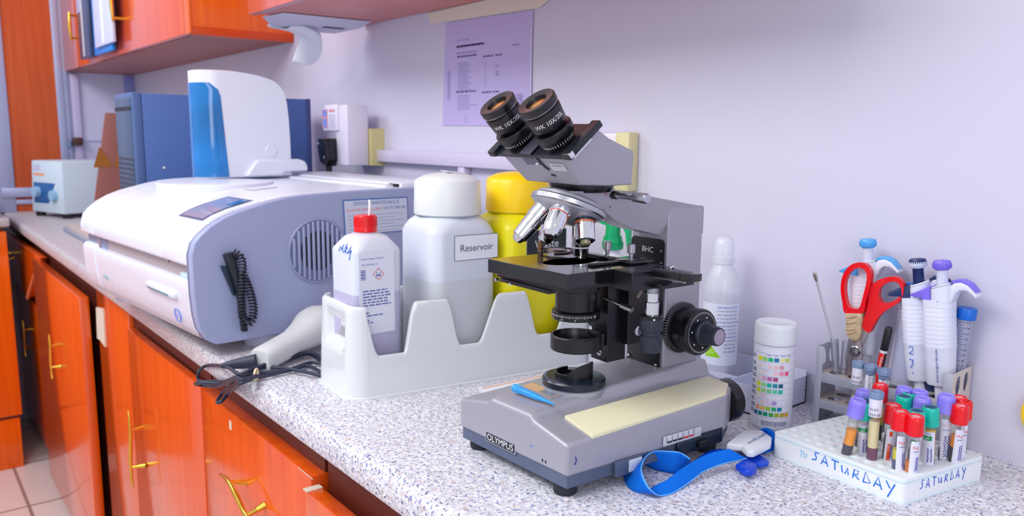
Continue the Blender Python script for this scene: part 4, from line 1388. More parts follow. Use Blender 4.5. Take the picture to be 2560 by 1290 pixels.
def outline(n_side=110, n_end=40, r=0.028):
    pts = []
    us = [r + (CL - 2 * r) * i / n_side for i in range(n_side + 1)]
    # refine around the steep notch flanks
    extra = []
    for a, b, c, d in NOT:
        for p, q_ in ((a - 0.008, b + 0.008), (c - 0.008, d + 0.008)):
            extra += [p + (q_ - p) * k / 26 for k in range(27)]
    us = sorted(set([round(u, 5) for u in us + extra if r <= u <= CL - r]))
    for u in us:
        pts.append((u, 0.0, wall_h(u, 0), 0, -1))
    for i in range(1, 10):
        t = math.radians(-90 + 9 * i * 10 / 9)
        pts.append((CL - r + r * math.cos(t), r + r * math.sin(t), 0.1335, math.cos(t), math.sin(t)))
    for i in range(n_end + 1):
        pts.append((CL, r + (CW - 2 * r) * i / n_end, 0.1335, 1, 0))
    for i in range(1, 10):
        t = math.radians(10 * i)
        pts.append((CL - r + r * math.cos(t), CW - r + r * math.sin(t), 0.1335, math.cos(t), math.sin(t)))
    for u in reversed(us):
        pts.append((u, CW, wall_h(u, 1), 0, 1))
    for i in range(1, 10):
        t = math.radians(90 + 10 * i)
        pts.append((r + r * math.cos(t), CW - r + r * math.sin(t), 0.1335, math.cos(t), math.sin(t)))
    for i in range(n_end + 1):
        pts.append((0.0, CW - r - (CW - 2 * r) * i / n_end, 0.1335, -1, 0))
    for i in range(1, 10):
        t = math.radians(180 + 10 * i)
        pts.append((r + r * math.cos(t), r + r * math.sin(t), 0.1335, math.cos(t), math.sin(t)))
    return pts


OUTL = outline()
cm = MB()
rows = []


def inset(p, k):
    return (p[0] - p[3] * k, p[1] - p[4] * k)


def thick(p):
    """wall thickness: thin beside a bottle, full between bottles and at the ends"""
    if abs(p[4]) < 0.5:
        return 1.0
    u = p[0]
    d = min(abs(u - c) - w for c, w in ((0.047, 0.036), (0.1825, 0.058), (0.3055, 0.058)))
    return 0.42 + 0.58 * smooth(d / 0.008)


LV = [i / 16 for i in range(17)]
for f in LV:
    row = []
    for p in OUTL:
        z = 0.002 + (p[2] - 0.007) * f
        k = 0.0015 + 0.0055 * (z / 0.13)
        # a grip recess in the near end wall
        if p[3] < -0.9:
            e = smooth((0.105 - p[1]) / 0.012) * smooth((p[1] - 0.028) / 0.012) * smooth((z - 0.066) / 0.010) * smooth((0.116 - z) / 0.008)
            k += 0.010 * e
        x, y = inset(p, k)
        row.append(shear((x, y, z)))
    rows.append(row)
# rounded lip, then down the inside
for dk, dz in ((0.0016, 0.0030), (0.0045, 0.0050), (0.0080, 0.0042), (0.0100, 0.0015)):
    row = []
    for p in OUTL:
        zt = p[2] - 0.005
        k = 0.0015 + 0.0055 * (zt / 0.13) + dk * thick(p)
        x, y = inset(p, k)
        row.append(shear((x, y, zt + dz)))
    rows.append(row)
for f in (0.75, 0.4, 0.05):
    row = []
    for p in OUTL:
        z = 0.006 + (p[2] - 0.012) * f
        k = 0.0015 + 0.0055 * (z / 0.13) + 0.0100 * thick(p)
        x, y = inset(p, k)
        row.append(shear((x, y, z)))
    rows.append(row)
cm.loft(rows, M_CAD, True, False)
nn = len(OUTL)
cm.add(rows[-1], [tuple(range(nn))], M_CAD)
# flange along the foot
fl_rows = [[shear(inset(p, k) + (z,)) for p in OUTL] for k, z in ((0.004, 0.0), (-0.003, 0.0), (-0.003, 0.0022), (0.003, 0.0036))]
cm.loft(fl_rows, M_CAD, True, False)
cm.build('body', cdd, 50)


def square_bottle(name, label, c, ang, w, d, h, rc, hs, neck_r, m, chamfer=False, group=None):
    """square bottle with rounded corners and sloping shoulders; returns the root"""
    t = thing(name, label, 'bottle', (c[0], c[1], 0.0085), ang, group)
    prof = [(0.94, 0.0), (1.0, 0.006), (1.0, h), (0.985, h + (hs - h) * 0.28), (0.93, h + (hs - h) * 0.58), (0.80, h + (hs - h) * 0.84), (0.62, hs)]
    if chamfer:
        prof = [(0.94, 0.0), (1.0, 0.006), (1.0, h - 0.002), (0.985, h + 0.002), (0.76, hs - 0.0075), (0.70, hs - 0.005), (0.45, hs - 0.001)]
    rings = []
    for s, z in prof:
        rr = rc * s
        if z > h:
            rr = rc + (min(w, d) / 2 * s - rc) * min(1, (z - h) / (hs - h)) * 0.75
        rings.append([(x, y, z) for x, y in rrect(-w / 2 * s, -d / 2 * s, w / 2 * s, d / 2 * s, min(rr, w / 2 * s - 1e-4, d / 2 * s - 1e-4), 8)])
    n = len(rings[0])
    b = MB().loft(rings, m)
    b.lathe([(neck_r, hs - 0.004), (neck_r, hs + 0.010), (0, hs + 0.010)], m, 40)
    b.build('body', t, 40)
    return t


M_MILK = mat('milky_plastic', (214, 219, 232), 0.34, spec=0.4, sss=0.25)
M_MILKLOW = mat('milky_plastic_filled', (188, 184, 214), 0.34, spec=0.4)
M_MILKGREY = mat('milky_plastic_grey', (204, 208, 214), 0.34, spec=0.4)

# --- small bottle with the red cap
b1 = square_bottle('reagent_bottle', 'small milky bottle with a red cap and white printed label', (-1.0405, -0.4650), 90, 0.078, 0.078, 0.199, 0.012, 0.2235, 0.0150, M_MILK, True)
lq = MB()
lq.loft([[(x, y, z) for x, y in rrect(-0.0393, -0.0393, 0.0393, 0.0393, 0.012, 8)] for z in (0.004, 0.138)], M_MILKLOW)
lq.build('liquid', b1, 40, label='lilac liquid filling the lower part')
cp_ = MB()
cp_.lathe([(0.0163, 0.0), (0.0170, 0.0006), (0.0170, 0.0062), (0.0166, 0.0068), (0.0166, 0.0220), (0.0150, 0.0245), (0.0, 0.0250)], M_RED, 48, Matrix.Translation((0, 0, 0.2240)))
for i in range(40):
    a = 2 * math.pi * i / 40
    cp_.box((0, 0, 0), (0.0006, 0.0010, 0.0130), M_RED, 0, M=Matrix.Rotation(a, 4, 'Z') @ Matrix.Translation((0.0167, 0, 0.2385)))
cp_.build('cap', b1, 40)
MB().lathe([(0.0155, 0.2185), (0.0155, 0.2245), (0.0145, 0.2245)], mat('pinkish_collar', (226, 206, 216), 0.4), 40).build('cap_collar', b1, 40)
th = catmull([(0.002, -0.008, 0.2485), (0.0035, -0.007, 0.262), (0.006, -0.002, 0.2690), (0.010, 0.004, 0.266), (0.013, 0.008, 0.252), (0.014, 0.010, 0.2485)], 8)
MB().tube(th, 0.0016, mat('suction_tube', (232, 234, 242), 0.3), 10).build('suction_tube', b1, 60)
LB = frame_m((0, -0.0396, 0), (1, 0, 0), (0, 0, 1))
lbm = MB()
M_LAB = mat('label_paper', (226, 229, 244), 0.5)
lbm.span((-0.0330, 0.080, 0.0002), (0.0240, 0.199, 0.0006), M_LAB, 0, M=LB)
DI = mat('print_blue', (96, 110, 172), 0.6)


def words(mb, x0, x1, z, h, m, M, seed=0, gap=0.25):
    """a line of print too small to read: short dashes with word gaps"""
    rnd = random.Random(seed)
    x = x0
    while x < x1 - h:
        w = min(h * rnd.uniform(2.0, 5.5), x1 - x)
        mb.quad([(x, z - h / 2, 0), (x + w, z - h / 2, 0), (x + w, z + h / 2, 0), (x, z + h / 2, 0)], m, M)
        x += w + h * 0.9


LT = LB @ Matrix.Translation((-0.006, 0, 0.0008))
lbm.text('cobas Integra Cleaner', 0.0042, DI, LT @ Matrix.Translation((-0.005, 0.190, 0)))
lbm.text('REF 20756350 322', 0.0034, DI, LT @ Matrix.Translation((-0.009, 0.1815, 0)))
for i in range(7):
    lbm.box((-0.0205, 0.174 - i * 0.0022, 0), (0.0075, 0.0015 if i % 2 else 0.0009, 0.0002), DI, M=LT)
dia = [(0.0, 0.0085, 0), (0.0085, 0.0, 0), (0.0, -0.0085, 0), (-0.0085, 0.0, 0)]
DM = LT @ Matrix.Translation((0.004, 0.1670, 0))
lbm.tube(dia, 0.0006, mat('hazard_red', (222, 96, 110), 0.5), 4, closed=True, M=DM)
lbm.box((0, -0.0022, 0), (0.0075, 0.0020, 0.0003), DI, M=DM)
lbm.box((-0.0025, 0.0010, 0), (0.0010, 0.0035, 0.0003), DI, 0, Matrix.Rotation(0.7, 4, 'Z'), M=DM)
lbm.box((0.0025, 0.0010, 0), (0.0010, 0.0035, 0.0003), DI, 0, Matrix.Rotation(-0.7, 4, 'Z'), M=DM)
for i in range(6):
    words(lbm, -0.0215, 0.018 + 0.003 * (i % 3), 0.1435 - i * 0.0042, 0.0019, DI, LT, i)
for i, (z, e) in enumerate(((0.1115, -0.010), (0.1075, 0.012), (0.1005, -0.010), (0.0970, -0.006))):
    words(lbm, -0.0215, e, z, 0.0018, DI, LT, 20 + i)
lbm.build('label', b1)
# date written with a blue marker on the shoulder
MW = frame_m((-0.0394, 0.0, 0.0), (0, -1, 0), (0, 0, 1))
hw = MB()
for st_ in ([(-0.020, 0.2010), (-0.021, 0.1935)], [(-0.0125, 0.2045), (-0.0145, 0.1960), (-0.0105, 0.1955), (-0.0105, 0.1990), (-0.0140, 0.1985)], [(-0.0040, 0.2060), (-0.0075, 0.1925)],
            [(-0.0015, 0.2000), (0.0010, 0.2015), (0.0005, 0.1975), (-0.0020, 0.1940), (0.0025, 0.1945)], [(0.0110, 0.2040), (0.0050, 0.1930)],
            [(0.0100, 0.1985), (0.0080, 0.1945), (0.0135, 0.1955), (0.0150, 0.1990)], [(0.0150, 0.1995), (0.0110, 0.1845)]):
    hw.tube([(x + 0.014, z + 0.004, 0.0006 - max(0.0, z + 0.004 - 0.2005) * 0.55) for x, z in st_], 0.0008, M_BLUEINK, 6, flat=0.5, M=MW)
hw.build('handwriting', b1, label='date scribbled in blue marker on the shoulder')

# --- reservoir and waste bottles


def big_cap(t, m, label_mark=False):
    c = MB()
    c.lathe([(0.0490, 0.0), (0.0518, 0.001), (0.0521, 0.004), (0.0510, 0.050), (0.0485, 0.0535), (0.0350, 0.0600), (0.0180, 0.0630), (0, 0.0635)], m, 72, Matrix.Translation((0, 0, 0.2440)))
    return c


b2 = square_bottle('reagent_bottle', 'large milky white bottle with a Reservoir label in the middle of the holder', (-1.0290, -0.3290), 87, 0.115, 0.115, 0.218, 0.022, 0.2465, 0.048, M_MILK)
lq = MB()
lq.loft([[(x, y, z) for x, y in rrect(-0.0578, -0.0578, 0.0578, 0.0578, 0.022, 8)] for z in (0.004, 0.148)], M_MILKGREY)
lq.build('liquid', b2, 40)
cc = big_cap(b2, M_WARMWHITE)
cc.build('cap', b2, 40)
ck = MB()
CKM = Matrix.Rotation(math.radians(-35), 4, 'Z') @ Matrix.Translation((0.0120, 0, 0.3076)) @ Matrix.Rotation(math.radians(9), 4, 'Y') @ Matrix.Rotation(math.radians(30), 4, 'Z')
ck.box((0, 0, 0), (0.040, 0.022, 0.0012), M_PAPER, M=CKM)
for x, y, w, h in ((0, 0.0108, 0.040, 0.0006), (0, -0.0108, 0.040, 0.0006), (0.0198, 0, 0.0006, 0.022), (-0.0198, 0, 0.0006, 0.022)):
    ck.box((x, y, 0.0005), (w, h, 0.0004), M_INK, M=CKM)
ck.text('Reservoir', 0.0075, M_GREYINK, CKM @ Matrix.Translation((0, 0, 0.0006)))
ck.build('cap_label', b2)


def face_label(t, w, h, x0, z0, paper, ink, s, size, border, off=0.0579):
    FMt = frame_m((x0, -off, z0), (1, 0, 0), (0, 0, 1))
    o = MB()
    out_ = rrect(-w / 2, -h / 2, w / 2, h / 2, 0.002, 4)
    o.add([(x, y, 0.0003) for x, y in out_], [tuple(range(len(out_)))], border, FMt)
    k = 0.0007
    inn = rrect(-w / 2 + k, -h / 2 + k, w / 2 - k, h / 2 - k, 0.0016, 4)
    o.add([(x, y, 0.0005) for x, y in inn], [tuple(range(len(inn)))], paper, FMt)
    o.text(s, size, ink, FMt @ Matrix.Translation((0, -0.001, 0.0008)))
    return o


face_label(b2, 0.078, 0.038, 0.0165, 0.1975, M_PAPER, mat('label_grey_ink', (70, 76, 92), 0.5), 'Reservoir', 0.0150, mat('label_border', (40, 50, 58), 0.5)).build('label', b2, label='white bordered label reading Reservoir')
M_YEL = mat('yellow_plastic', (244, 232, 16), 0.32, sss=0.1)
M_YELCAP = mat('deep_yellow_cap', (255, 212, 0), 0.32)
b3 = square_bottle('reagent_bottle', 'large yellow bottle with a black Waste label behind the microscope', (-1.0100, -0.2050), 87, 0.115, 0.115, 0.218, 0.022, 0.2465, 0.048, M_YEL)
big_cap(b3, M_YELCAP).build('cap', b3, 40)
face_label(b3, 0.080, 0.045, 0.0165, 0.1955, mat('label_black', (22, 34, 42), 0.4), mat('label_white_ink', (226, 230, 236), 0.5), 'Waste', 0.0180, mat('label_pale_edge', (196, 204, 206), 0.5)).build('label', b3, label='black label reading Waste in white')

# ================================================================ hand scanner with its tied cable
M_SCAN = mat('scanner_beige', (212, 214, 216), 0.35)
hs_ = thing('barcode_scanner', 'pale grey hand scanner lying behind the bottle holder with a tied dark cable', 'scanner', (-1.25, -0.52, 0))
axs = Vector((-0.0480, 0.0860, 0.006))


def sec_ring(p, r, rz, ax, n=18, square=2.0):
    a = Vector((ax.x, ax.y, 0)).normalized()
    s = Vector((-a.y, a.x, 0))
    out_ = []
    for i in range(n):
        t = 2 * math.pi * i / n
        c, q_ = math.cos(t), math.sin(t)
        k = (abs(c) ** square + abs(q_) ** square) ** (-1 / square)
        out_.append(Vector(p) + s * r * k * c + Vector((0, 0, 1)) * rz * k * q_)
    return out_


base = Vector((0.050, -0.052, 0.0))
rings = []
for t, r, rz, z, sq in ((0.0, 0.0185, 0.0165, 0.0175, 4), (0.05, 0.0200, 0.0180, 0.0182, 4), (0.35, 0.0215, 0.0195, 0.0200, 2.6), (0.8, 0.0235, 0.0215, 0.0225, 2.2), (1.1, 0.0280, 0.0260, 0.0280, 2.2), (1.35, 0.0370, 0.0310, 0.0335, 2.2), (1.6, 0.0420, 0.0320, 0.0345, 2.2), (1.8, 0.0380, 0.0290, 0.0330, 2.2), (1.92, 0.0240, 0.0200, 0.0330, 2.0)):
    rings.append(sec_ring(base + axs * t + Vector((0, 0, z)), r, rz, axs, 20, sq))
MB().loft(rings, M_SCAN).build('body', hs_, 50)
MB().lathe([(0, 0), (0.0030, 0), (0, 0.0006)], M_INK, 14, axis_m(base + Vector((0.0125, 0.0015, 0.012)), base + Vector((0.0125, 0.0015, 0.012)) - axs)).build('screw_hole', hs_)
bt = MB()
bt.lathe([(0, 0), (0.0118, 0), (0.0112, 0.004), (0.0085, 0.030), (0.0055, 0.050), (0.0040, 0.056), (0, 0.056)], mat('cable_boot', (44, 50, 70), 0.5), 20, axis_m(base + Vector((-0.002, -0.004, 0.0175)), base + Vector((-0.034, -0.046, 0.0100))))
bt.build('cable_boot', hs_, 40)
O_ = Vector((-1.25, -0.52, 0))
way = []
way += [(-1.2471,-0.5938,0.006),(-1.2477,-0.5793,0.006),(-1.2407,-0.5621,0.006),(-1.2131,-0.5554,0.006),(-1.2129,-0.5321,0.006),(-1.2288,-0.498,0.006),(-1.2296,-0.4743,0.006)]
way += [(-1.165, -0.480, 0.006), (-1.170, -0.478, 0.012)]
way += [(-1.2157,-0.481,0.013),(-1.2109,-0.5192,0.013),(-1.1943,-0.5585,0.013),(-1.1795,-0.5898,0.013)]
way += [(-1.1657,-0.6146,0.012),(-1.2117,-0.6171,0.012)]
way += [(-1.3143,-0.604,-0.0109),(-1.3713,-0.604,-0.026)]
way += [(-1.3475,-0.622,-0.0255),(-1.3565,-0.622,-0.0404),(-1.3417,-0.622,-0.043)]
way += [(-1.3055,-0.608,-0.0357),(-1.2605,-0.608,-0.0242)]
way += [(-1.17,-0.6157,0.008),(-1.1725,-0.5951,0.008),(-1.1917,-0.5675,0.008),(-1.1687,-0.5435,0.008),(-1.1238,-0.5221,0.008)]
way += [(-1.105, -0.512, 0.006), (-1.115, -0.505, 0.006)]
way += [(-1.165,-0.5052,0.006),(-1.1638,-0.5258,0.006),(-1.158,-0.5609,0.006),(-1.1557,-0.589,0.006)]
way += [(-1.1741,-0.6002,0.006),(-1.165,-0.6218,0.006)]
way += [(-1.3006,-0.606,-0.0431),(-1.3794,-0.606,-0.0629)]
way += [(-1.3604,-0.626,-0.0513),(-1.3216,-0.626,-0.0391)]
way += [(-1.2926,-0.607,-0.036),(-1.2378,-0.607,-0.0166)]
way += [(-1.1387,-0.6247,0.012),(-1.1408,-0.6078,0.012)]
way += [(-1.1359,-0.5986,0.014),(-1.1357,-0.6084,0.014)]
way += [(-1.1417,-0.6239,0.008)]
way += [(-1.2422,-0.608,-0.0295),(-1.2842,-0.608,-0.0542)]
way += [(-1.24,-0.628,-0.0494),(-1.2201,-0.628,-0.0432)]
way += [(-1.2333,-0.612,-0.0369)]
way += [(-1.1357,-0.6266,0.007),(-1.1468,-0.6058,0.007),(-1.1705,-0.5833,0.007),(-1.1645,-0.5647,0.007),(-1.1599,-0.5406,0.007),(-1.1779,-0.498,0.007)]
way += [(-1.16, -0.480, 0.006)]
cable = catmull([Vector(p) - O_ for p in way], 6)
MB().tube(cable, 0.0030, mat('cable_dark_blue', (40, 46, 68), 0.4), 8).build('cable', hs_, 60)
tw_ = [(-1.1518,-0.5957,0.012)]
c0 = Vector(tw_[0]) - O_
MB().tube([c0 + Vector((-0.0075 * math.cos(t), 0.0055 * math.cos(t), 0.0085 * math.sin(t))) for t in [2 * math.pi * i / 20 for i in range(20)]], 0.0020, mat('cream_tie', (226, 206, 170), 0.6), 8, closed=True, flat=0.6).build('cable_tie', hs_, 60)

# ================================================================ things on the wall
def on_wall(x, z, y=-0.0005):
    """plane of the back wall seen from the room: x to the right, y up, z out of the wall"""
    return Matrix(((1, 0, 0, x), (0, 0, -1, y), (0, 1, 0, z), (0, 0, 0, 1)))


M_NOTICE = mat('lilac_notice', (188, 176, 224), 0.4)
M_NINK = mat('notice_violet_ink', (84, 70, 130), 0.6)
M_NINK2 = mat('notice_pale_ink', (150, 138, 196), 0.6)
po = MB()
W_ = on_wall(0, 0, -0.002)
po.quad([(-1.527, 0.6185, 0), (-1.2207, 0.6125, 0), (-1.2285, 0.392, 0), (-1.5415, 0.3937, 0)], M_NOTICE, W_)
W1 = on_wall(0, 0, -0.0026)
po.text('STANDARD OPERATING PROCEDURE', 0.0062, M_NINK, W1 @ Matrix.Translation((-1.432, 0.563, 0)))
for k in range(2):
    words(po, -1.482, -1.385, 0.5635 - 0.0009 * k, 0.0032, M_NINK, W1 @ Matrix.Translation((0, 0.0, 0.0001)), 3 + k)
words(po, -1.482, -1.43, 0.576, 0.0018, M_NINK2, W1, 5)
words(po, -1.482, -1.408, 0.549, 0.0030, M_NINK2, W1, 6)
words(po, -1.480, -1.405, 0.5415, 0.0036, M_NINK, W1, 7)
words(po, -1.385, -1.350, 0.536, 0.0030, M_NINK, W1, 8)
words(po, -1.342, -1.320, 0.536, 0.0030, M_NINK, W1, 9)
words(po, -1.285, -1.265, 0.5515, 0.0030, M_NINK2, W1, 11)
for i in range(15):
    words(po, -1.478, -1.444 + 0.016 * (i % 3) / 2, 0.528 - i * 0.0041, 0.0014, M_NINK2, W1, 30 + i)
for i in range(9):
    words(po, -1.380, -1.373, 0.524 - i * 0.006, 0.0014, M_NINK2, W1, 60 + i)
    if i in (1, 3, 4):
        words(po, -1.342, -1.330, 0.520 - i * 0.006, 0.0030, M_NINK2, W1, 80 + i)
words(po, -1.486, -1.410, 0.4665, 0.0034, M_NINK, W1, 12)
words(po, -1.388, -1.355, 0.4625, 0.0030, M_NINK, W1, 13)
words(po, -1.350, -1.330, 0.4625, 0.0030, M_NINK, W1, 14)
for i in range(8):
    words(po, -1.480, -1.435 + 0.03 * (i == 5), 0.458 - i * 0.0042, 0.0014, M_NINK2, W1, 40 + i)
for i in range(3):
    words(po, -1.452, -1.444, 0.412 - i * 0.006, 0.0016, M_NINK2, W1, 50 + i)
for i in range(14):
    po.quad([(-1.520, 0.452 + i * 0.0045, 0), (-1.509, 0.452 + i * 0.0045, 0), (-1.509, 0.4545 + i * 0.0045, 0), (-1.520, 0.4545 + i * 0.0045, 0)], M_NINK2, W1)
rnd = random.Random(4)
for i in range(9):
    for j in range(7):
        if rnd.random() < 0.6:
            x, z = -1.281 + i * 0.0034, 0.452 - j * 0.0034
            po.quad([(x, z, 0), (x + 0.003, z, 0), (x + 0.003, z + 0.003, 0), (x, z + 0.003, 0)], M_NINK2, W1)
po.box((-1.2255, 0.49, 0.001), (0.004, 0.18, 0.001), mat('plastic_sleeve', (206, 200, 236), 0.1, coat=0.5), M=W_)
notice = po.build('wall_notice')
tag(notice, 'lilac printed sheet taped to the wall behind the eyepieces', 'notice')
tp = MB()
tp.quad([(-1.600, 0.6465, 0), (-1.586, 0.622, 0), (-1.200, 0.6140, 0), (-1.140, 0.640, 0), (-1.140, 0.652, 0)], mat('cream_tape', (222, 212, 200), 0.5), on_wall(0, 0, -0.0032))
tag(tp.build('adhesive_tape'), 'wide cream strip of tape holding the lilac notice to the wall', 'tape')

# twin socket outlet with a white adapter and black plug
so = thing('wall_socket', 'white wall socket edged with yellowed tape beside the adapter', 'socket', (-1.86, 0, 0.340))
MB().span((-0.085, -0.036, -0.046), (0.045, -0.0005, 0.046), mat('socket_white', (214, 210, 226), 0.35), 0.004).build('body', so)
MB().prism([(-0.0365, -0.046), (-0.0368, 0.0465), (-0.0005, 0.0470), (-0.0005, -0.0470)], 0, 0.018, 0.0458, mat('yellowed_tape', (206, 198, 140), 0.55)).build('tape', so, label='yellowed tape round the socket edge')
MB().span((-0.0360, -0.0375, -0.030), (-0.024, -0.0355, 0.038), mat('socket_slot', (130, 100, 116), 0.6)).build('slot', so)
ad = thing('plug_adapter', 'white stacked travel adapter with red and blue label plugged into the wall', 'adapter', (-1.833, -0.037, 0.375))
MB().span((-0.062, -0.060, -0.082), (0.006, 0.0, 0.070), mat('adapter_white', (220, 214, 232), 0.35), 0.005).build('body', ad)
MB().span((-0.125, -0.066, 0.004), (-0.036, -0.012, 0.072), MATS['adapter_white'], 0.006).build('top_block', ad)
al = MB()
AM = Matrix(((1, 0, 0, 0), (0, 0, -1, -0.0665), (0, 1, 0, 0), (0, 0, 0, 1)))
al.span((-0.121, 0.012, 0), (-0.092, 0.060, 0.0005), mat('adapter_red', (224, 140, 150), 0.5), M=AM)
al.span((-0.118, 0.014, 0.0004), (-0.095, 0.036, 0.0008), mat('adapter_blue', (120, 140, 214), 0.5), M=AM)
al.span((-0.118, 0.041, 0.0004), (-0.095, 0.058, 0.0008), MATS['adapter_blue'], M=AM)
al.text('R', 0.012, MATS['adapter_blue'], AM @ Matrix.Translation((-0.112, 0.066, 0.0004)))
words(al, -0.082, -0.045, 0.056, 0.006, MATS['adapter_red'], AM @ Matrix.Translation((0, 0, 0.0004)), 2)
for i in range(6):
    words(al, -0.082, -0.048, 0.044 - i * 0.006, 0.002, mat('adapter_grey', (180, 176, 206), 0.5), AM @ Matrix.Translation((0, 0, 0.0004)), 3 + i)
al.build('label', ad)
bp_ = thing('mains_plug', 'black mains plug hanging under the white adapter with its cable', 'plug', (-1.905, -0.098, 0.335))
pg = MB()
pg.hull([(-0.044, -0.026, 0.010), (-0.030, -0.030, 0.026), (0.016, -0.030, 0.026), (0.020, -0.028, -0.030), (-0.002, -0.024, -0.046), (-0.036, -0.024, -0.034),
         (-0.044, 0.008, 0.010), (-0.030, 0.008, 0.026), (0.016, 0.008, 0.026), (0.020, 0.008, -0.030), (-0.002, 0.008, -0.046), (-0.036, 0.008, -0.034)],
        [tuple(range(6)), tuple(range(6, 12))] + [(i, (i + 1) % 6, 6 + (i + 1) % 6, 6 + i) for i in range(6)], M_BLACK, 0.004)
pg.build('body', bp_, 40)
for x, z in ((-0.030, 0.012), (0.004, -0.022)):
    MB().lathe([(0, 0), (0.004, 0), (0.003, 0.001), (0, 0.001)], M_CHROME, 14, axis_m((x, -0.029, z), (x, -1, z))).build('screw', bp_)
MB().tube([(-0.014, -0.008, -0.040), (-0.012, -0.008, -0.075), (-0.006, -0.004, -0.120), (0.010, 0.004, -0.20), (0.04, 0.02, -0.325)], [0.0085, 0.0065, 0.0045, 0.0040, 0.0040], M_BLACK, 12).build('cable', bp_, 60)
# cable trunking along the wall
tk = MB()
tk.span((-1.824, -0.022, 0.3040), (-0.98, -0.0005, 0.3335), mat('trunking_lilac', (206, 198, 224), 0.4), 0.002)
tag(tk.build('cable_trunking'), 'pale plastic cable trunking running along the wall to the switch', 'trunking')
tk = MB()
tk.span((-1.455, -0.020, 0.05), (-1.430, -0.0005, 0.3035), MATS['trunking_lilac'], 0.002)
tag(tk.build('cable_trunking'), 'short vertical drop of trunking on the wall behind the bottles', 'trunking')
# switch plate behind the microscope
sw = thing('wall_switch', 'white wall switch plate edged with yellow tape behind the microscope head', 'switch', (-0.985, 0, 0.331))
MB().span((-0.060, -0.024, -0.047), (0.046, -0.0005, 0.048), mat('switch_white', (222, 218, 228), 0.35), 0.004).build('plate', sw)
MB().span((0.0150, -0.0252, -0.050), (0.0475, -0.0005, 0.0495), mat('yellow_tape', (214, 206, 160), 0.55), 0.003).build('tape', sw)
MB().span((0.0445, -0.0262, -0.008), (0.0485, -0.014, 0.012), mat('dull_brass_screw', (120, 108, 98), 0.5, 0.4), 0.002).build('screw', sw)
# paper towel pack stuck under the wall cabinet
tb_ = thing('tissue_box', 'white tissue pack fixed under the wall cabinet with one tissue hanging out', 'tissues', (-1.86, -0.155, 0.632))
MB().hull([(-0.120, -0.060, -0.002), (0.000, -0.060, 0.0), (0.020, 0.105, 0.0), (-0.090, 0.090, -0.004), (-0.060, -0.115, 0.0165), (0.04, -0.10, 0.0165), (0.05, 0.125, 0.0165), (-0.06, 0.115, 0.0165)],
          [(0, 1, 2, 3), (4, 5, 6, 7), (0, 1, 5, 4), (1, 2, 6, 5), (2, 3, 7, 6), (3, 0, 4, 7)], mat('tissue_pack', (206, 206, 226), 0.6), 0.003).build('pack', tb_, 30)
ts = MB()
rows = []
P_ = [(-1.985, -0.235, 0.632), (-1.955, -0.190, 0.626), (-1.955, -0.160, 0.616), (-1.985, -0.150, 0.597), (-2.025, -0.145, 0.574), (-2.060, -0.140, 0.552)]
Q_ = [(-1.865, -0.195, 0.632), (-1.875, -0.165, 0.627), (-1.880, -0.130, 0.618), (-1.900, -0.115, 0.602), (-1.925, -0.105, 0.577), (-1.945, -0.100, 0.556)]
for p, q_ in zip(P_, Q_):
    row = []
    for k in range(9):
        t = k / 8
        v = Vector(p) * (1 - t) + Vector(q_) * t + Vector((0, -0.010 * math.sin(t * math.pi * 2.3), 0.008 * math.sin(t * math.pi * 3.1)))
        row.append(v - Vector((-1.86, -0.155, 0.632)))
    rows.append(row)
ts.loft(rows, mat('tissue', (232, 234, 244), 0.8, spec=0.1), closed=False, caps=False)
o = ts.build('tissue', tb_, 70)
md = o.modifiers.new('thick', 'SOLIDIFY')
md.thickness = 0.0012
md = o.modifiers.new('sub', 'SUBSURF')
md.levels = md.render_levels = 2
MB().span((-0.020, 0.02, -0.0012), (0.004, 0.075, 0.0004), mat('slot_dark', (70, 70, 90), 0.8), 0.0005).build('slot', tb_)
# loose paper behind the microscope base
pp = MB()
pp.hull([(-0.925, -0.345, 0.0003), (-0.900, -0.350, 0.0003), (-0.855, -0.200, 0.0003), (-0.918, -0.200, 0.0003), (-0.925, -0.345, 0.0012), (-0.900, -0.350, 0.0012), (-0.855, -0.200, 0.0012), (-0.918, -0.200, 0.0012)],
        [(0, 1, 2, 3), (4, 5, 6, 7), (0, 1, 5, 4), (1, 2, 6, 5), (2, 3, 7, 6), (3, 0, 4, 7)], M_PAPER)
pp.quad([(-0.922, -0.340, 0.0014), (-0.917, -0.342, 0.0014), (-0.910, -0.205, 0.0014), (-0.916, -0.205, 0.0014)], mat('peach_print', (240, 190, 156), 0.6))
tag(pp.build('paper_slip'), 'white paper slip with a peach edge lying behind the microscope base', 'paper')
# something round and yellow hanging at the right edge of the wall
yl = MB().lathe([(0, 0), (0.026, 0), (0.030, 0.003), (0.030, 0.012), (0.026, 0.016), (0, 0.016)], M_YELCAP, 40, axis_m((-0.2935, -0.001, 0.0665), (-0.2935, -1, 0.0665)))
tag(yl.build('round_knob'), 'round yellow knob on the wall at the right edge', 'knob')

# ================================================================ trigger spray bottle behind the stage
sy = thing('spray_bottle', 'white bottle with a green trigger spray head behind the microscope stage', 'spray bottle', (-0.895, -0.100, 0), 20)
MB().lathe([(0, 0), (0.032, 0), (0.035, 0.004), (0.035, 0.135), (0.032, 0.155), (0.020, 0.180), (0.0125, 0.188), (0.0125, 0.198), (0, 0.198)], M_WHITE, 48).build('body', sy, 40)
M_GREEN = mat('trigger_green', (0, 176, 112), 0.3)
gs = MB()
gs.lathe([(0.0165, 0.1945), (0.0170, 0.1960), (0.0160, 0.2060), (0.0150, 0.2120), (0.0150, 0.2150), (0, 0.2150)], M_GREEN, 48)
for i in range(30):
    a = 2 * math.pi * i / 30
    gs.box((0, 0, 0), (0.0012, 0.0016, 0.0100), M_GREEN, 0, M=Matrix.Rotation(a, 4, 'Z') @ Matrix.Translation((0.0164, 0, 0.2015)))
gs.build('collar', sy, 35)
gh = MB()
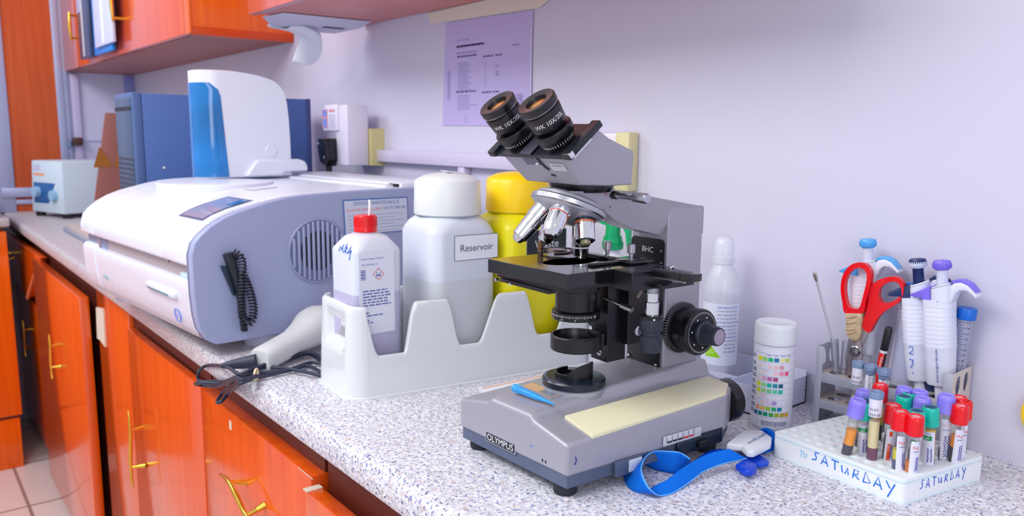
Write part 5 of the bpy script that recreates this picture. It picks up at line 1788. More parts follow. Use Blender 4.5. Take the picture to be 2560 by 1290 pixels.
gh.lathe([(0.0125, 0.215), (0.0118, 0.230), (0.0112, 0.245), (0, 0.245)], M_GREEN, 32)
gh.hull([(x, s * w, z) for s in (1, -1) for x, z, w in ((-0.026, 0.236, 0.006), (-0.026, 0.247, 0.006), (0.000, 0.258, 0.011), (0.030, 0.254, 0.010), (0.030, 0.240, 0.010), (0.000, 0.230, 0.011))],
        [tuple(range(6)), tuple(range(6, 12))] + [(i, (i + 1) % 6, 6 + (i + 1) % 6, 6 + i) for i in range(6)], M_GREEN, 0.002)
gh.build('spray_head', sy, 35)
MB().hull([(x, s * 0.006, z) for s in (1, -1) for x, z in ((0.010, 0.242), (0.026, 0.242), (0.031, 0.225), (0.031, 0.198), (0.026, 0.200), (0.0235, 0.222))],
          [tuple(range(6)), tuple(range(6, 12))] + [(i, (i + 1) % 6, 6 + (i + 1) % 6, 6 + i) for i in range(6)], M_GREEN, 0.0015).build('trigger', sy, 35)

# ================================================================ right end of the worktop
def cyl_wrap(R):
    return lambda v: (R * math.sin(v[0] / R), -R * math.cos(v[0] / R), v[1])


def cyl_patch(mb, R, a0, a1, z0, z1, m, M=None, n=None):
    """patch of a cylinder between two angles (radians, 0 = facing -y, growing to +x)"""
    n = n or max(2, int(abs(a1 - a0) / 0.12))
    rows = [[(R * math.sin(a0 + (a1 - a0) * i / n), -R * math.cos(a0 + (a1 - a0) * i / n), z) for i in range(n + 1)] for z in (z0, z1)]
    mb.loft(rows, m, closed=False, caps=False, M=M)


# --- test strip bottle
FACE = 32.0      # turns the print to the front right
sb3 = thing('test_strip_bottle', 'white test strip bottle with a printed colour chart beside the microscope', 'bottle', (-0.575, -0.122, 0), FACE)
MB().lathe([(0, 0), (0.0235, 0), (0.0252, 0.0015), (0.0258, 0.004), (0.0258, 0.1105), (0.0235, 0.1115), (0.0235, 0.114), (0, 0.114)], mat('bottle_lilac_white', (226, 226, 242), 0.35), 64).build('body', sb3, 40)
MB().lathe([(0.0238, 0.1118), (0.0262, 0.1125), (0.0266, 0.1150), (0.0262, 0.1180), (0.0264, 0.1330), (0.0258, 0.1372), (0.0245, 0.1390), (0.0222, 0.1395), (0.0205, 0.1388), (0, 0.1386)], M_WHITE, 64).build('cap', sb3, 40)
lbl = MB()
R = 0.02600
cyl_patch(lbl, R - 0.0001, -2.6, 2.6, 0.0055, 0.1085, mat('chart_paper', (232, 232, 246), 0.4))
cyl_patch(lbl, R, -2.6, 2.6, 0.1010, 0.1016, mat('chart_rule', (170, 170, 204), 0.5))
CH_ = {
    0.0945: [(236, 226, 20), (150, 216, 112), (0, 190, 130), (0, 118, 170), (234, 230, 160), (214, 214, 110)],
    0.0848: [(240, 226, 226), None, (240, 214, 214), (240, 196, 200), (222, 156, 178)],
    0.0768: [(236, 238, 226), (240, 220, 232), None, (244, 200, 216), (246, 146, 170), (240, 92, 140)],
    0.0690: [(240, 216, 224), (230, 166, 206), (204, 110, 178), (178, 66, 130)],
    0.0606: [(234, 230, 40), (150, 222, 150), (20, 190, 164), (0, 144, 170), (0, 92, 120)],
    0.0527: [(222, 232, 60), (160, 220, 130), (120, 210, 150), (90, 210, 176), (40, 186, 170)],
    0.0460: [(240, 236, 226), (240, 210, 232)],
    0.0375: [None, (240, 214, 214), (236, 206, 236), (178, 150, 220)],
    0.0295: [(250, 166, 116), (248, 192, 96), (150, 204, 60), (20, 176, 120), (0, 130, 180)],
    0.0218: [(0, 110, 150), (0, 140, 130), (10, 156, 120), (70, 166, 80), (160, 186, 30), (190, 170, 40), (226, 160, 30)],
}
XS = [-0.0178, -0.0107, -0.0036, 0.0036, 0.0107, 0.0178, 0.0245]
swn = 0
for z, row in CH_.items():
    for x, c in zip(XS, row):
        if c:
            xx = x - (0.0030 if z < 0.025 else 0)
            swn += 1
            cyl_patch(lbl, R + 0.00012, (xx - 0.0029) / R, (xx + 0.0029) / R, z - 0.0026, z + 0.0026, mat('swatch_%02d' % swn, c, 0.45))
    cyl_patch(lbl, R + 0.0001, -0.75, 1.1, z - 0.0046, z - 0.0043, MATS['chart_rule'])
    for k in range(2):
        a = -1.30
        cyl_patch(lbl, R + 0.0001, a, a + 0.30 + 0.1 * (swn % 2), z + 0.0015 - k * 0.0026, z + 0.0029 - k * 0.0026, mat('chart_ink', (84, 86, 140), 0.6))
for k, a in enumerate((-0.32, 0.0, 0.34, 0.66)):
    cyl_patch(lbl, R + 0.0001, a, a + 0.20, 0.0994, 0.1004, mat('chart_ink_pale', (140, 142, 190), 0.6))
for i in range(4):
    rnd = random.Random(i)
    a = -0.45
    while a < 0.85:
        w = rnd.uniform(0.06, 0.2)
        cyl_patch(lbl, R + 0.0001, a, a + w, 0.0118 - i * 0.0016, 0.0124 - i * 0.0016 + 0.0002, MATS['chart_ink'])
        a += w + 0.03
cyl_patch(lbl, R + 0.0001, -0.64, -0.62, 0.0075, 0.0125, MATS['chart_ink'])
lbl.build('label', sb3, 40)

# --- open carton behind it
ctn = thing('carton', 'low open white carton standing against the wall behind the strip bottle', 'box', (0, 0, 0))
M_CTN = mat('carton_lilac', (216, 220, 240), 0.5)
cb_ = MB()
for lo, hi in (((-0.785, -0.112, 0.0), (-0.596, -0.110, 0.040)), ((-0.598, -0.112, 0.0), (-0.596, -0.006, 0.040)), ((-0.785, -0.008, 0.0), (-0.596, -0.006, 0.048)), ((-0.785, -0.112, 0.0), (-0.783, -0.006, 0.044)), ((-0.785, -0.112, 0.0), (-0.596, -0.006, 0.002)),
               ((-0.660, -0.110, 0.002), (-0.658, -0.008, 0.036))):
    cb_.span(lo, hi, M_CTN)
cb_.span((-0.598, -0.1125, 0.0215), (-0.5955, -0.006, 0.0225), mat('carton_crease', (196, 200, 224), 0.5))
cb_.span((-0.785, -0.1125, 0.0215), (-0.596, -0.1118, 0.0225), MATS['carton_crease'])
cb_.build('body', ctn, 30)
MB().hull([(-0.783, -0.110, 0.040), (-0.660, -0.110, 0.040), (-0.664, -0.066, 0.030), (-0.783, -0.066, 0.030), (-0.783, -0.110, 0.0412), (-0.660, -0.110, 0.0412), (-0.664, -0.066, 0.0312), (-0.783, -0.066, 0.0312)],
          [(0, 1, 2, 3), (4, 5, 6, 7), (0, 1, 5, 4), (1, 2, 6, 5), (2, 3, 7, 6), (3, 0, 4, 7)], M_CTN).build('flap', ctn, 30)
# --- saline bottle standing in it
sa = thing('saline_bottle', 'clear plastic bottle with a green triangle label standing in the white carton', 'bottle', (-0.714, -0.052, 0.0022), 36)
M_CLR = clear_mat('cloudy_clear_plastic', (255, 255, 255), 0.06, 0.12, 0.45, (236, 238, 250))
MB().lathe([(0, 0), (0.024, 0.0), (0.0265, 0.003), (0.0265, 0.148), (0.0255, 0.158), (0.0215, 0.172), (0.0155, 0.184), (0.0132, 0.190), (0.0132, 0.196), (0, 0.196)], M_CLR, 56).build('body', sa, 40)
MB().lathe([(0.0150, 0.1880), (0.0160, 0.1890), (0.0160, 0.1980), (0.0148, 0.1990), (0.0148, 0.2140), (0.0120, 0.2240), (0.0075, 0.2280), (0, 0.2285)], clear_mat('cloudy_cap', (255, 255, 255), 0.06, 0.15, 0.55, (236, 238, 250)), 48).build('cap', sa, 40)
MB().lathe([(0, 0.003), (0.0250, 0.004), (0.0250, 0.140), (0, 0.140)], clear_mat('clear_liquid', (250, 251, 255), 0.03, 0.2, 0.18, (226, 230, 246)), 40).build('liquid', sa, 40)
sl_ = MB()
R = 0.0268
cyl_patch(sl_, R, -1.5, 1.25, 0.040, 0.132, mat('saline_label', (222, 226, 242), 0.5))
a = -0.80
sl_.loft([[(R * 1.004 * math.sin(a + i * 0.065 * k / 8), -R * 1.004 * math.cos(a + i * 0.065 * k / 8), 0.079 - 0.027 * k / 8) for i in range(15)] for k in range(9)], mat('lime_green', (150, 214, 10), 0.45), closed=False, caps=False)
sl_.text('5W', 0.011, mat('lime_pale', (214, 240, 150), 0.5), Matrix.Rotation(-0.55, 4, 'Z'), bend=lambda v: cyl_wrap(R * 1.010)((v[0], v[1] + 0.0585, 0)))
for i in range(13):
    rnd = random.Random(i)
    z = 0.126 - i * 0.0055
    x = -0.2 if i < 10 else 0.25
    while x < 0.95:
        w = rnd.uniform(0.08, 0.3)
        cyl_patch(sl_, R * 1.003, x, x + w, z, z + 0.0014, mat('label_grey', (160, 166, 200), 0.6) if i % 4 else MATS['adapter_blue'])
        x += w + 0.05
sl_.build('label', sa, 40)

# ================================================================ tourniquet strap
tq = thing('tourniquet', 'blue tourniquet strap with a white clip lying in front of the microscope', 'tourniquet', (-0.47, -0.28, 0))
TO = Vector((-0.47, -0.28, 0))
CS = 5.864
A_ = [(-0.5322,-0.3392,0.022)] + [(-0.5441,-0.3359,0.0225)] + [(-0.5467,-0.3429,0.026)] + [(-0.5545,-0.35,0.026)] + [(-0.5617,-0.3599,0.0265)] + [(-0.5624,-0.3704,0.0265)] + [(-0.5571,-0.385,0.026)] + [(-0.548,-0.3992,0.025)] + [(-0.5403,-0.4086,0.024)] + [(-0.5309,-0.4156,0.021)] + [(-0.5219,-0.4178,0.015)] + [(-0.5183,-0.412,0.008)] + [(-0.519,-0.4014,0.002)] + [(-0.5166,-0.388,0.001)] + [(-0.518,-0.3687,0.002)] + [(-0.521,-0.3437,0.005)] + [(-0.5224,-0.3245,0.008)] + [(-0.5178,-0.2993,0.011)] + [(-0.5078,-0.2689,0.013)]
B_ = [(-0.5529,-0.3085,0.001)] + [(-0.5451,-0.3347,0.001)] + [(-0.548,-0.3456,0.001)] + [(-0.5586,-0.3509,0.001)] + [(-0.5694,-0.3544,0.001)] + [(-0.5877,-0.3548,0.002)] + [(-0.5946,-0.3642,0.003)] + [(-0.5907,-0.3774,0.002)] + [(-0.5826,-0.3899,0.001)] + [(-0.5681,-0.4035,0.001)] + [(-0.5517,-0.4132,0.001)] + [(-0.5391,-0.4124,0.001)] + [(-0.5336,-0.4043,0.003)] + [(-0.5322,-0.3954,0.006)] + [(-0.5287,-0.3824,0.01)] + [(-0.5284,-0.3681,0.014)] + [(-0.5298,-0.3433,0.018)] + [(-0.528,-0.3127,0.0225)] + [(-0.5202,-0.2855,0.0245)]
n_ = len(A_)
Ac = catmull([Vector(p) - TO for p in A_[:n_]], 6)
Bc = catmull([Vector(p) - TO for p in B_[:n_]], 6)
rows = [[a.lerp(b, k / 6) for k in range(7)] for a, b in zip(Ac, Bc)]
M_STRAP = mat('blue_webbing', (0, 112, 226), 0.7, spec=0.2, noise=0.12, nscale=1500, bump=0.5, bscale=1800)
sm = MB().loft(rows, M_STRAP, closed=False, caps=False)
so_ = sm.build('strap', tq, 80)
md = so_.modifiers.new('thick', 'SOLIDIFY')
md.thickness = 0.0013
md.offset = 0
MB().tube(Ac, 0.0009, mat('strap_edge', (90, 170, 246), 0.7), 6).build('strap_edge', tq, 60, label='paler woven edge of the strap')
# blue clip with its white cover
M_CLIPB = mat('clip_blue', (0, 66, 206), 0.3)


def slab(px_top, z0, dz, m, bev=0.0012):
    pts = [Vector(p) - TO for p in px_top]
    n = len(pts)
    b = MB()
    b.hull([p for p in pts] + [p - Vector((0, 0, dz)) for p in pts], [tuple(range(n)), tuple(range(n, 2 * n))] + [(i, (i + 1) % n, n + (i + 1) % n, n + i) for i in range(n)], m, bev)
    return b


slab([(-0.5368,-0.2676,0.0215),(-0.5514,-0.2151,0.0215),(-0.5376,-0.1966,0.0215),(-0.5164,-0.2073,0.0215),(-0.5069,-0.2237,0.0215),(-0.5044,-0.2502,0.0215),(-0.5033,-0.2624,0.0215),(-0.5091,-0.2663,0.0215),(-0.5234,-0.2578,0.0215)], 0, 0.0085, M_WHITE, 0.0022).build('clip_cover', tq, 40, label='white clip cover with small blue print')
slab([(-0.5418,-0.2596,0.013),(-0.5608,-0.1997,0.013),(-0.5448,-0.1828,0.013),(-0.5252,-0.1917,0.013),(-0.5149,-0.2095,0.013),(-0.5116,-0.2374,0.013),(-0.5106,-0.2497,0.013),(-0.5183,-0.2542,0.013),(-0.5325,-0.2452,0.013)], 0, 0.0050, M_CLIPB, 0.0015).build('clip_body', tq, 40)
slab([(-0.508,-0.2893,0.0115),(-0.5117,-0.2663,0.0115),(-0.4944,-0.2675,0.0115),(-0.4872,-0.2778,0.0115),(-0.4862,-0.2888,0.0115),(-0.491,-0.2952,0.0115)], 0, 0.0075, M_CLIPB, 0.002).build('release_lever', tq, 40)
slab([(-0.5209,-0.2532,0.0075),(-0.5201,-0.2325,0.0075),(-0.4952,-0.242,0.0075),(-0.4921,-0.249,0.0075),(-0.4954,-0.2626,0.0075)], 0, 0.004, M_CLIPB, 0.0012).build('clip_tail', tq, 40)
slab([(-0.5485,-0.3038,0.0105),(-0.5529,-0.2763,0.0105),(-0.5489,-0.2629,0.0105),(-0.5439,-0.2603,0.0105),(-0.5423,-0.2936,0.0105),(-0.5437,-0.3069,0.0105)], 0, 0.006, M_CLIPB, 0.0015).build('clip_wing', tq, 40)
sb4 = MB()
A2 = catmull([Vector(p) - TO for p in [(-0.5419,-0.1959,0.02)] + [(-0.5348,-0.1926,0.024)] + [(-0.5252,-0.191,0.022)] + [(-0.5218,-0.1916,0.012)] + [(-0.518,-0.1996,0.002)]], 6)
B2 = catmull([Vector(p) - TO for p in [(-0.5587,-0.1768,0.002)] + [(-0.5492,-0.1777,0.001)] + [(-0.5331,-0.1928,0.001)] + [(-0.525,-0.2129,0.001)] + [(-0.5221,-0.2291,0.001)]], 6)
sb4.loft([[a.lerp(b, k / 5) for k in range(6)] for a, b in zip(A2, B2)], M_STRAP, closed=False, caps=False)
o = sb4.build('strap_end', tq, 80)
md = o.modifiers.new('thick', 'SOLIDIFY')
md.thickness = 0.0013
pts = [Vector(p) - TO for p in [(-0.5261,-0.2027,0.0219),(-0.5201,-0.251,0.0219),(-0.511,-0.2469,0.0219)]]
lt_ = MB()
tm = frame_m((pts[0] + pts[1]) / 2 + Vector((0, 0, 0.0001)), pts[1] - pts[0], (pts[0] - pts[2]).cross(Vector((0, 0, 1))).cross(pts[1] - pts[0]) if False else Vector((0, 0, 1)).cross(pts[1] - pts[0]))
lt_.text('greiner bio-one', (pts[1] - pts[0]).length / 7.0, mat('greiner_ink', (60, 96, 150), 0.5), tm)
lt_.quad([(0.0005, -0.0035, 0.0), (0.0035, -0.0050, 0.0), (0.0022, -0.0035, 0.0), (0.0035, -0.0020, 0.0)], mat('arrow_cyan', (20, 150, 206), 0.5), tm)
lt_.build('clip_lettering', tq)

# ================================================================ loose blue pipette tip on the base
pt_ = MB()
pa = [SC_ for SC_ in [(-0.0224,0.0223,0.0895)] + [(0.0423,0.029,0.0868)]]
R2 = Matrix.Translation((-0.6615, -0.4915, 0)) @ Matrix.Rotation(math.radians(-2.0), 4, 'Z')
q = axis_m(R2 @ Vector(pa[0]), R2 @ Vector(pa[1]))
L = (Vector(pa[1]) - Vector(pa[0])).length
pt_.lathe([(0, 0), (0.0042, 0), (0.0044, 0.002), (0.0041, 0.010), (0.0044, 0.0105), (0.0036, L * 0.55), (0.0022, L * 0.75), (0.0007, L), (0, L)], mat('tip_blue', (36, 150, 226), 0.3), 28, q)
for i in range(6):
    a = 2 * math.pi * i / 6
    pt_.box((0, 0, 0), (0.0010, 0.0008, 0.009), mat('tip_blue_rib', (60, 176, 240), 0.3), 0, M=q @ Matrix.Rotation(a, 4, 'Z') @ Matrix.Translation((0.0044, 0, 0.005)))
tag(pt_.build('pipette_tip', None, 40), 'bright blue plastic pipette tip lying on the microscope base', 'pipette tip')

# ================================================================ steel rack against the wall
from mathutils.geometry import tessellate_polygon


def holed(mb, outer, holes, a, b_, m, to3):
    """plate with holes: outer and holes are 2D outlines; to3(x, y, t) places a point at depth t"""
    loops = [outer] + holes
    flat = [p for l in loops for p in l]
    tris = tessellate_polygon([[Vector((p[0], p[1], 0)) for p in l] for l in loops])
    vs = [to3(p[0], p[1], a) for p in flat] + [to3(p[0], p[1], b_) for p in flat]
    n = len(flat)
    fs = [tuple(t) for t in tris] + [tuple(i + n for i in reversed(t)) for t in tris]
    o = 0
    for l in loops:
        k = len(l)
        for i in range(k):
            fs.append((o + i, o + (i + 1) % k, n + o + (i + 1) % k, n + o + i))
        o += k
    mb.add(vs, fs, m)


def ring2(cx, cy, rx, ry=None, n=28):
    ry = ry or rx
    return [(cx + rx * math.cos(2 * math.pi * i / n), cy + ry * math.sin(2 * math.pi * i / n)) for i in range(n)]


RO, RANG = (-0.546, -0.069), 3.3
rk = thing('test_tube_rack', 'bent sheet metal test tube rack with round holes against the wall', 'rack', (RO[0], RO[1], 0), RANG)
M_RACK = mat('dull_aluminium', (192, 196, 210), 0.40, 0.45, noise=0.12, nscale=60)
M_RACKIN = mat('dull_aluminium_inner', (216, 204, 196), 0.45, 0.30, noise=0.12, nscale=50)
RW, RD, RH = 0.166, 0.056, 0.105
HX = [0.020 + 0.0247 * i for i in range(6)]
FRONT_Y, BACK_Y = 0.0165, 0.0405
for zt, nm in ((0.0695, 'upper_shelf'), (0.0342, 'lower_shelf')):
    b = MB()
    holes = [ring2(x, FRONT_Y, 0.0093) for x in HX] + [ring2(x, BACK_Y, 0.0093) for x in HX]
    holed(b, [(0.001, 0.001), (RW - 0.001, 0.001), (RW - 0.001, RD - 0.001), (0.001, RD - 0.001)], holes, zt - 0.0010, zt, M_RACKIN, lambda x, y, t: (x, y, t))
    b.span((0.001, 0.0, zt - 0.0120), (RW - 0.001, 0.0012, zt), M_RACK, 0.0004)
    b.span((0.001, RD - 0.0012, zt - 0.0120), (RW - 0.001, RD, zt), M_RACK, 0.0004)
    b.build(nm, rk, 30)
for x, fx in ((0.0, 0.008), (RW, RW - 0.010)):
    b = MB()
    out_ = [(0.0, 0.0), (RD, 0.0), (RD, RH), (0.0, RH)]
    hs2 = [ring2(0.0160, 0.0880, 0.0078, 0.0120), ring2(0.0400, 0.0885, 0.0078, 0.0120)]
    holed(b, out_, hs2, x - 0.0006, x + 0.0006, M_RACK if x == 0 else M_RACKIN, lambda p, q_, t: (t, p, q_))
    x0, x1 = sorted((x, fx))
    b.span((x0, -0.0006, 0.0), (x1, 0.0006, RH), M_RACK, 0.0003)
    if x:
        MWk = frame_m((x + 0.0008, 0.0, 0.0), (0, 1, 0), (0, 0, 1))
        for st_ in ([(0.030, 0.034), (0.033, 0.030), (0.037, 0.033)], [(0.026, 0.030), (0.036, 0.012)], [(0.036, 0.026), (0.040, 0.020), (0.045, 0.025), (0.041, 0.010)], [(0.028, 0.036), (0.031, 0.0365)]):
            b.tube([(p, q_, 0.0003) for p, q_ in st_], 0.0008, mat('teal_marker', (70, 160, 200), 0.6), 6, M=MWk)
    b.build('end_panel', rk, 30)

RM_ = Matrix.Translation((RO[0], RO[1], 0)) @ Matrix.Rotation(math.radians(RANG), 4, 'Z')


def rack_at(x, y, z=0.0):
    return RM_ @ Vector((x, y, z))


def lean_thing(name, label, cat, p0, p1, spin=0.0, group=None):
    """an Empty at p0 whose z axis points at p1"""
    t = thing(name, label, cat, (0, 0, 0), 0, group)
    q = (Vector(p1) - Vector(p0)).normalized()
    base_q = Vector((0, 0, 1)).rotation_difference(q)
    t.rotation_mode = 'QUATERNION'
    t.location = p0
    t.rotation_quaternion = base_q @ Matrix.Rotation(math.radians(spin), 3, 'Z').to_quaternion()
    return t


# ---------------------------------------------------------------- pipettes
M_PIPW = mat('pipette_white', (220, 223, 240), 0.35)
M_PIPIN = mat('pipette_inner', (190, 184, 186), 0.4)


def pipette(t, L, col, cap_m, scale=1.0, two_tone=None, low_m=None, text=None):
    """z up from the nozzle tip; finger hook to +x, ejector key to -x; L = height of the button top"""
    w, d = 0.0168, 0.0145
    zt = L - 0.031            # top of the handle
    zb = L - 0.150            # bottom of the handle

    def ring(z, kw, kd, sx=0.0, n=6):
        return [(x + sx, y, z) for x, y in rrect(-w * kw, -d * kd, w * kw, d * kd, min(w * kw, d * kd) * 0.72, n)]
    b = MB()
    rings = [ring(zb, 0.80, 0.76), ring(zb + 0.002, 0.86, 0.82), ring(zb + 0.030, 0.93, 0.93), ring(zt - 0.075, 0.965, 0.97)]
    z = zt - 0.074
    for i in range(9):
        rings += [ring(z, 0.985, 0.985), ring(z + 0.0040, 1.0, 1.0), ring(z + 0.0046, 0.972, 0.972), ring(z + 0.0052, 0.985, 0.985)]
        z += 0.0054
    rings += [ring(z, 1.0, 1.0), ring(zt - 0.0165, 1.0, 1.0)]
    b.loft(rings, M_PIPW)
    b.build('handle', t, 40)
    hd_ = MB()
    hd_.loft([[(x, y, zt - 0.018) for x, y in rrect(-0.0062, -d, w, d, 0.0095, 6)], [(x, y, zt - 0.002 + 0.30 * x) for x, y in rrect(-0.0062, -d, w, d, 0.0095, 6)]], M_PIPW)
    hd_.loft([[(x, y, zt - 0.0015 + 0.30 * x) for x, y in rrect(-0.0062, -d, w, d, 0.0095, 6)], [(x, y, zt + 0.30 * x) for x, y in rrect(-0.0052, -d * 0.9, w * 0.92, d * 0.9, 0.0085, 6)], [(x, y, zt + 0.0001 + 0.30 * x) for x, y in rrect(-0.004, -d * 0.72, w * 0.75, d * 0.72, 0.007, 6)],
              [(x, y, zt - 0.004 + 0.30 * x) for x, y in rrect(-0.004, -d * 0.70, w * 0.74, d * 0.70, 0.007, 6)]], M_PIPW)
    hd_.build('head', t, 40)
    hk = MB()
    path = [(0.012, zt - 0.004), (0.020, zt + 0.0045), (0.028, zt + 0.0060), (0.036, zt + 0.0025), (0.042, zt - 0.0040), (0.0455, zt - 0.0090), (0.0440, zt - 0.0120), (0.0410, zt - 0.0085), (0.0340, zt - 0.0035), (0.0270, zt - 0.0035), (0.0215, zt - 0.0080), (0.0175, zt - 0.0170), (0.012, zt - 0.020)]
    hk.hull([(x, s * 0.0075, z) for s in (1, -1) for x, z in path], [tuple(range(13)), tuple(range(13, 26))] + [(i, (i + 1) % 13, 13 + (i + 1) % 13, 13 + i) for i in range(13)], M_PIPW, 0.0014)
    hk.build('finger_hook', t, 40)
    pd = MB()
    pth = [(0.014, zt + 0.0035), (0.020, zt + 0.0085), (0.029, zt + 0.0090), (0.0375, zt + 0.0045), (0.0450, zt - 0.0055), (0.0420, zt - 0.0030), (0.036, zt + 0.0025), (0.028, zt + 0.0058), (0.020, zt + 0.0045)]
    pd.hull([(x, s * 0.0066, z) for s in (1, -1) for x, z in pth], [tuple(range(9)), tuple(range(9, 18))] + [(i, (i + 1) % 9, 9 + (i + 1) % 9, 9 + i) for i in range(9)], col, 0.0008)
    pd.build('hook_pad', t, 40)
    ek = MB()
    pth = [(-0.0062, zt - 0.0005), (-0.0150, zt - 0.0045), (-0.0300, zt - 0.0110), (-0.0305, zt - 0.0130), (-0.0240, zt - 0.0145), (-0.0165, zt - 0.0145), (-0.0160, zt - 0.032), (-0.0060, zt - 0.032)]
    ek.hull([(x, s * (0.0098 if i < 6 else 0.0085), z) for s in (1, -1) for i, (x, z) in enumerate(pth)], [tuple(range(8)), tuple(range(8, 16))] + [(i, (i + 1) % 8, 8 + (i + 1) % 8, 8 + i) for i in range(8)], col, 0.0010)
    ek.build('ejector_key', t, 40)
    pr = MB()
    pr.lathe([(0.0062, zt - 0.010), (0.0062, L - 0.0125), (0.0070, L - 0.0115), (0, L - 0.0115)], M_PIPW if two_tone is None else col, 28, Matrix.Translation((0.004, 0, 0)))
    pr.build('plunger', t, 40)
    bt_ = MB()
    bt_.lathe([(0, L - 0.0125), (0.0072, L - 0.0122), (0.0096, L - 0.0098), (0.0100, L - 0.0060)], two_tone or cap_m, 40, Matrix.Translation((0.004, 0, 0)))
    bt_.lathe([(0.0100, L - 0.0060), (0.0098, L - 0.0030), (0.0085, L - 0.0008), (0.0055, L - 0.0001), (0, L)], cap_m, 40, Matrix.Translation((0.004, 0, 0)))
    for i in range(30):
        a = 2 * math.pi * i / 30
        bt_.box((0, 0, 0), (0.0009, 0.0009, 0.0055), two_tone or cap_m, 0, M=Matrix.Translation((0.004, 0, 0)) @ Matrix.Rotation(a, 4, 'Z') @ Matrix.Translation((0.0099, 0, L - 0.0070)))
    bt_.build('button', t, 40)
    nz = MB()
    nz.lathe([(0, 0), (0.0026, 0), (0.0034, zb * 0.35), (0.0050, zb * 0.60), (0.0066, zb - 0.020), (0.0072, zb + 0.001), (0, zb + 0.001)], low_m or M_PIPW, 28)
    nz.build('nozzle', t, 40)
    if text:
        tx = MB()
        tx.text(text, 0.0047, mat('pipette_print', (60, 92, 160), 0.5), frame_m((0.0025, -d * 0.955 - 0.0002, zb + 0.0250), (0, -0.035, 1), (-1, 0, 0)))
        tx.build('print', t)


LBLUE = mat('pipette_light_blue', (84, 168, 232), 0.32)
NAVY = mat('pipette_navy', (14, 40, 96), 0.35)
PURP = mat('pipette_purple', (128, 108, 226), 0.32)


def pip_thing(label, p_bot, p_top, spin, *a, **k):
    lo = rack_at(*p_bot)
    hi = rack_at(*p_top)
    d = (hi - lo).normalized()
    L = 0.235
    base_ = hi - d * L
    t = lean_thing('pipette', label, 'pipette', base_, hi, spin, 'pipettes standing in the steel rack')
    pipette(t, L, *a, **k)
    return t


pip_thing('white pipette with a light blue button standing behind the red scissors', (0.0455, 0.040, 0.090), (0.0340, 0.0370, 0.2475), RANG, LBLUE, LBLUE)
pn2 = pip_thing('white pipette with a dark blue button leaning behind the purple topped one', (0.1185, 0.0310, 0.080), (0.0985, 0.0310, 0.2300), RANG + 20, NAVY, NAVY, two_tone=mat('button_pale', (206, 212, 236), 0.35))
ejn = MB()
ejn.hull([(x, y, z) for y in (-0.006, 0.006) for x, z in ((0.0020, 0.0870), (0.0150, 0.0900), (0.0165, 0.0760), (0.0205, 0.0690), (0.0200, 0.0520), (0.0150, 0.0520), (0.0130, 0.0660), (0.0060, 0.0740))],
         [tuple(range(8)), tuple(range(8, 16))] + [(i, (i + 1) % 8, 8 + (i + 1) % 8, 8 + i) for i in range(8)], NAVY, 0.0015)
ejn.build('tip_ejector', pn2, 40, label='dark blue tip ejector arm')
hn = MB()
for st_ in ([(0.000, 0.148), (0.004, 0.149), (0.0045, 0.144), (0.000, 0.140), (0.005, 0.139)], [(0.000, 0.133), (0.004, 0.132), (0.003, 0.126), (0.001, 0.122)], [(0.0025, 0.117), (0.0035, 0.115)]):
    hn.tube([(x - 0.010, -0.0139, z - 0.020) for x, z in st_], 0.0010, M_BLUEINK, 6, flat=0.4)
hn.build('handwriting', pn2, label='blue pen mark on the handle')
pip_thing('white pipette with a purple button at the front of the steel rack', (0.1485, 0.0200, 0.063), (0.1308, 0.0200, 0.2335), RANG - 6, PURP, PURP, text='www.dragon-lab.com')

# ---------------------------------------------------------------- graduated tube with a blue cap
p0, p1 = rack_at(0.1548, 0.0405, 0.062), rack_at(0.1605, 0.0405, 0.1775)
ft = lean_thing('centrifuge_tube', 'tall graduated plastic tube with a bright blue screw cap beside the pipettes', 'tube', p0, p1, 0)
L = (p1 - p0).length
MB().lathe([(0, 0), (0.0030, 0.0005), (0.0075, 0.014), (0.0080, 0.018), (0.0084, L - 0.010), (0.0076, L - 0.010)], clear_mat('cloudy_tube', (236, 240, 250), 0.10, 0.15, 0.35, (214, 216, 240)), 40).build('tube', ft, 40)
MB().lathe([(0.0102, L - 0.0135), (0.0106, L - 0.0125), (0.0106, L - 0.0020), (0.0098, L - 0.0004), (0, L)], mat('cap_blue', (0, 104, 208), 0.32), 48).build('cap', ft, 40)
tk_ = MB()
A0 = math.radians(22)
for i in range(31):
    z = L - 0.0170 - i * 0.0033
    big = i % 2 == 0
    if z > 0.016:
        cyl_patch(tk_, 0.00855, A0 - (0.85 if big else 0.70), A0 + (0.10 if big else -0.15), z - 0.00022, z + 0.00022, mat('tube_ink', (60, 60, 84), 0.5))
        if big:
            tk_.text(str(15 - i // 2), 0.0046, MATS['tube_ink'], Matrix.Rotation(A0 + 0.40, 4, 'Z'), bend=lambda v, z=z: cyl_wrap(0.00860)((v[0], v[1] + z, 0)))
tk_.build('graduation', ft, label='black scale numbered from fifteen down')

# ---------------------------------------------------------------- scissors with red handles
sx = thing('scissors', 'scissors with bright red plastic handles standing blades down in the rack', 'scissors', (RO[0], RO[1], 0), RANG)
M_SRED = mat('scissor_red', (226, 2, 20), 0.22, coat=0.2)
Y0 = 0.0165


def to_s(x, z, t):
    return (x, t, z)


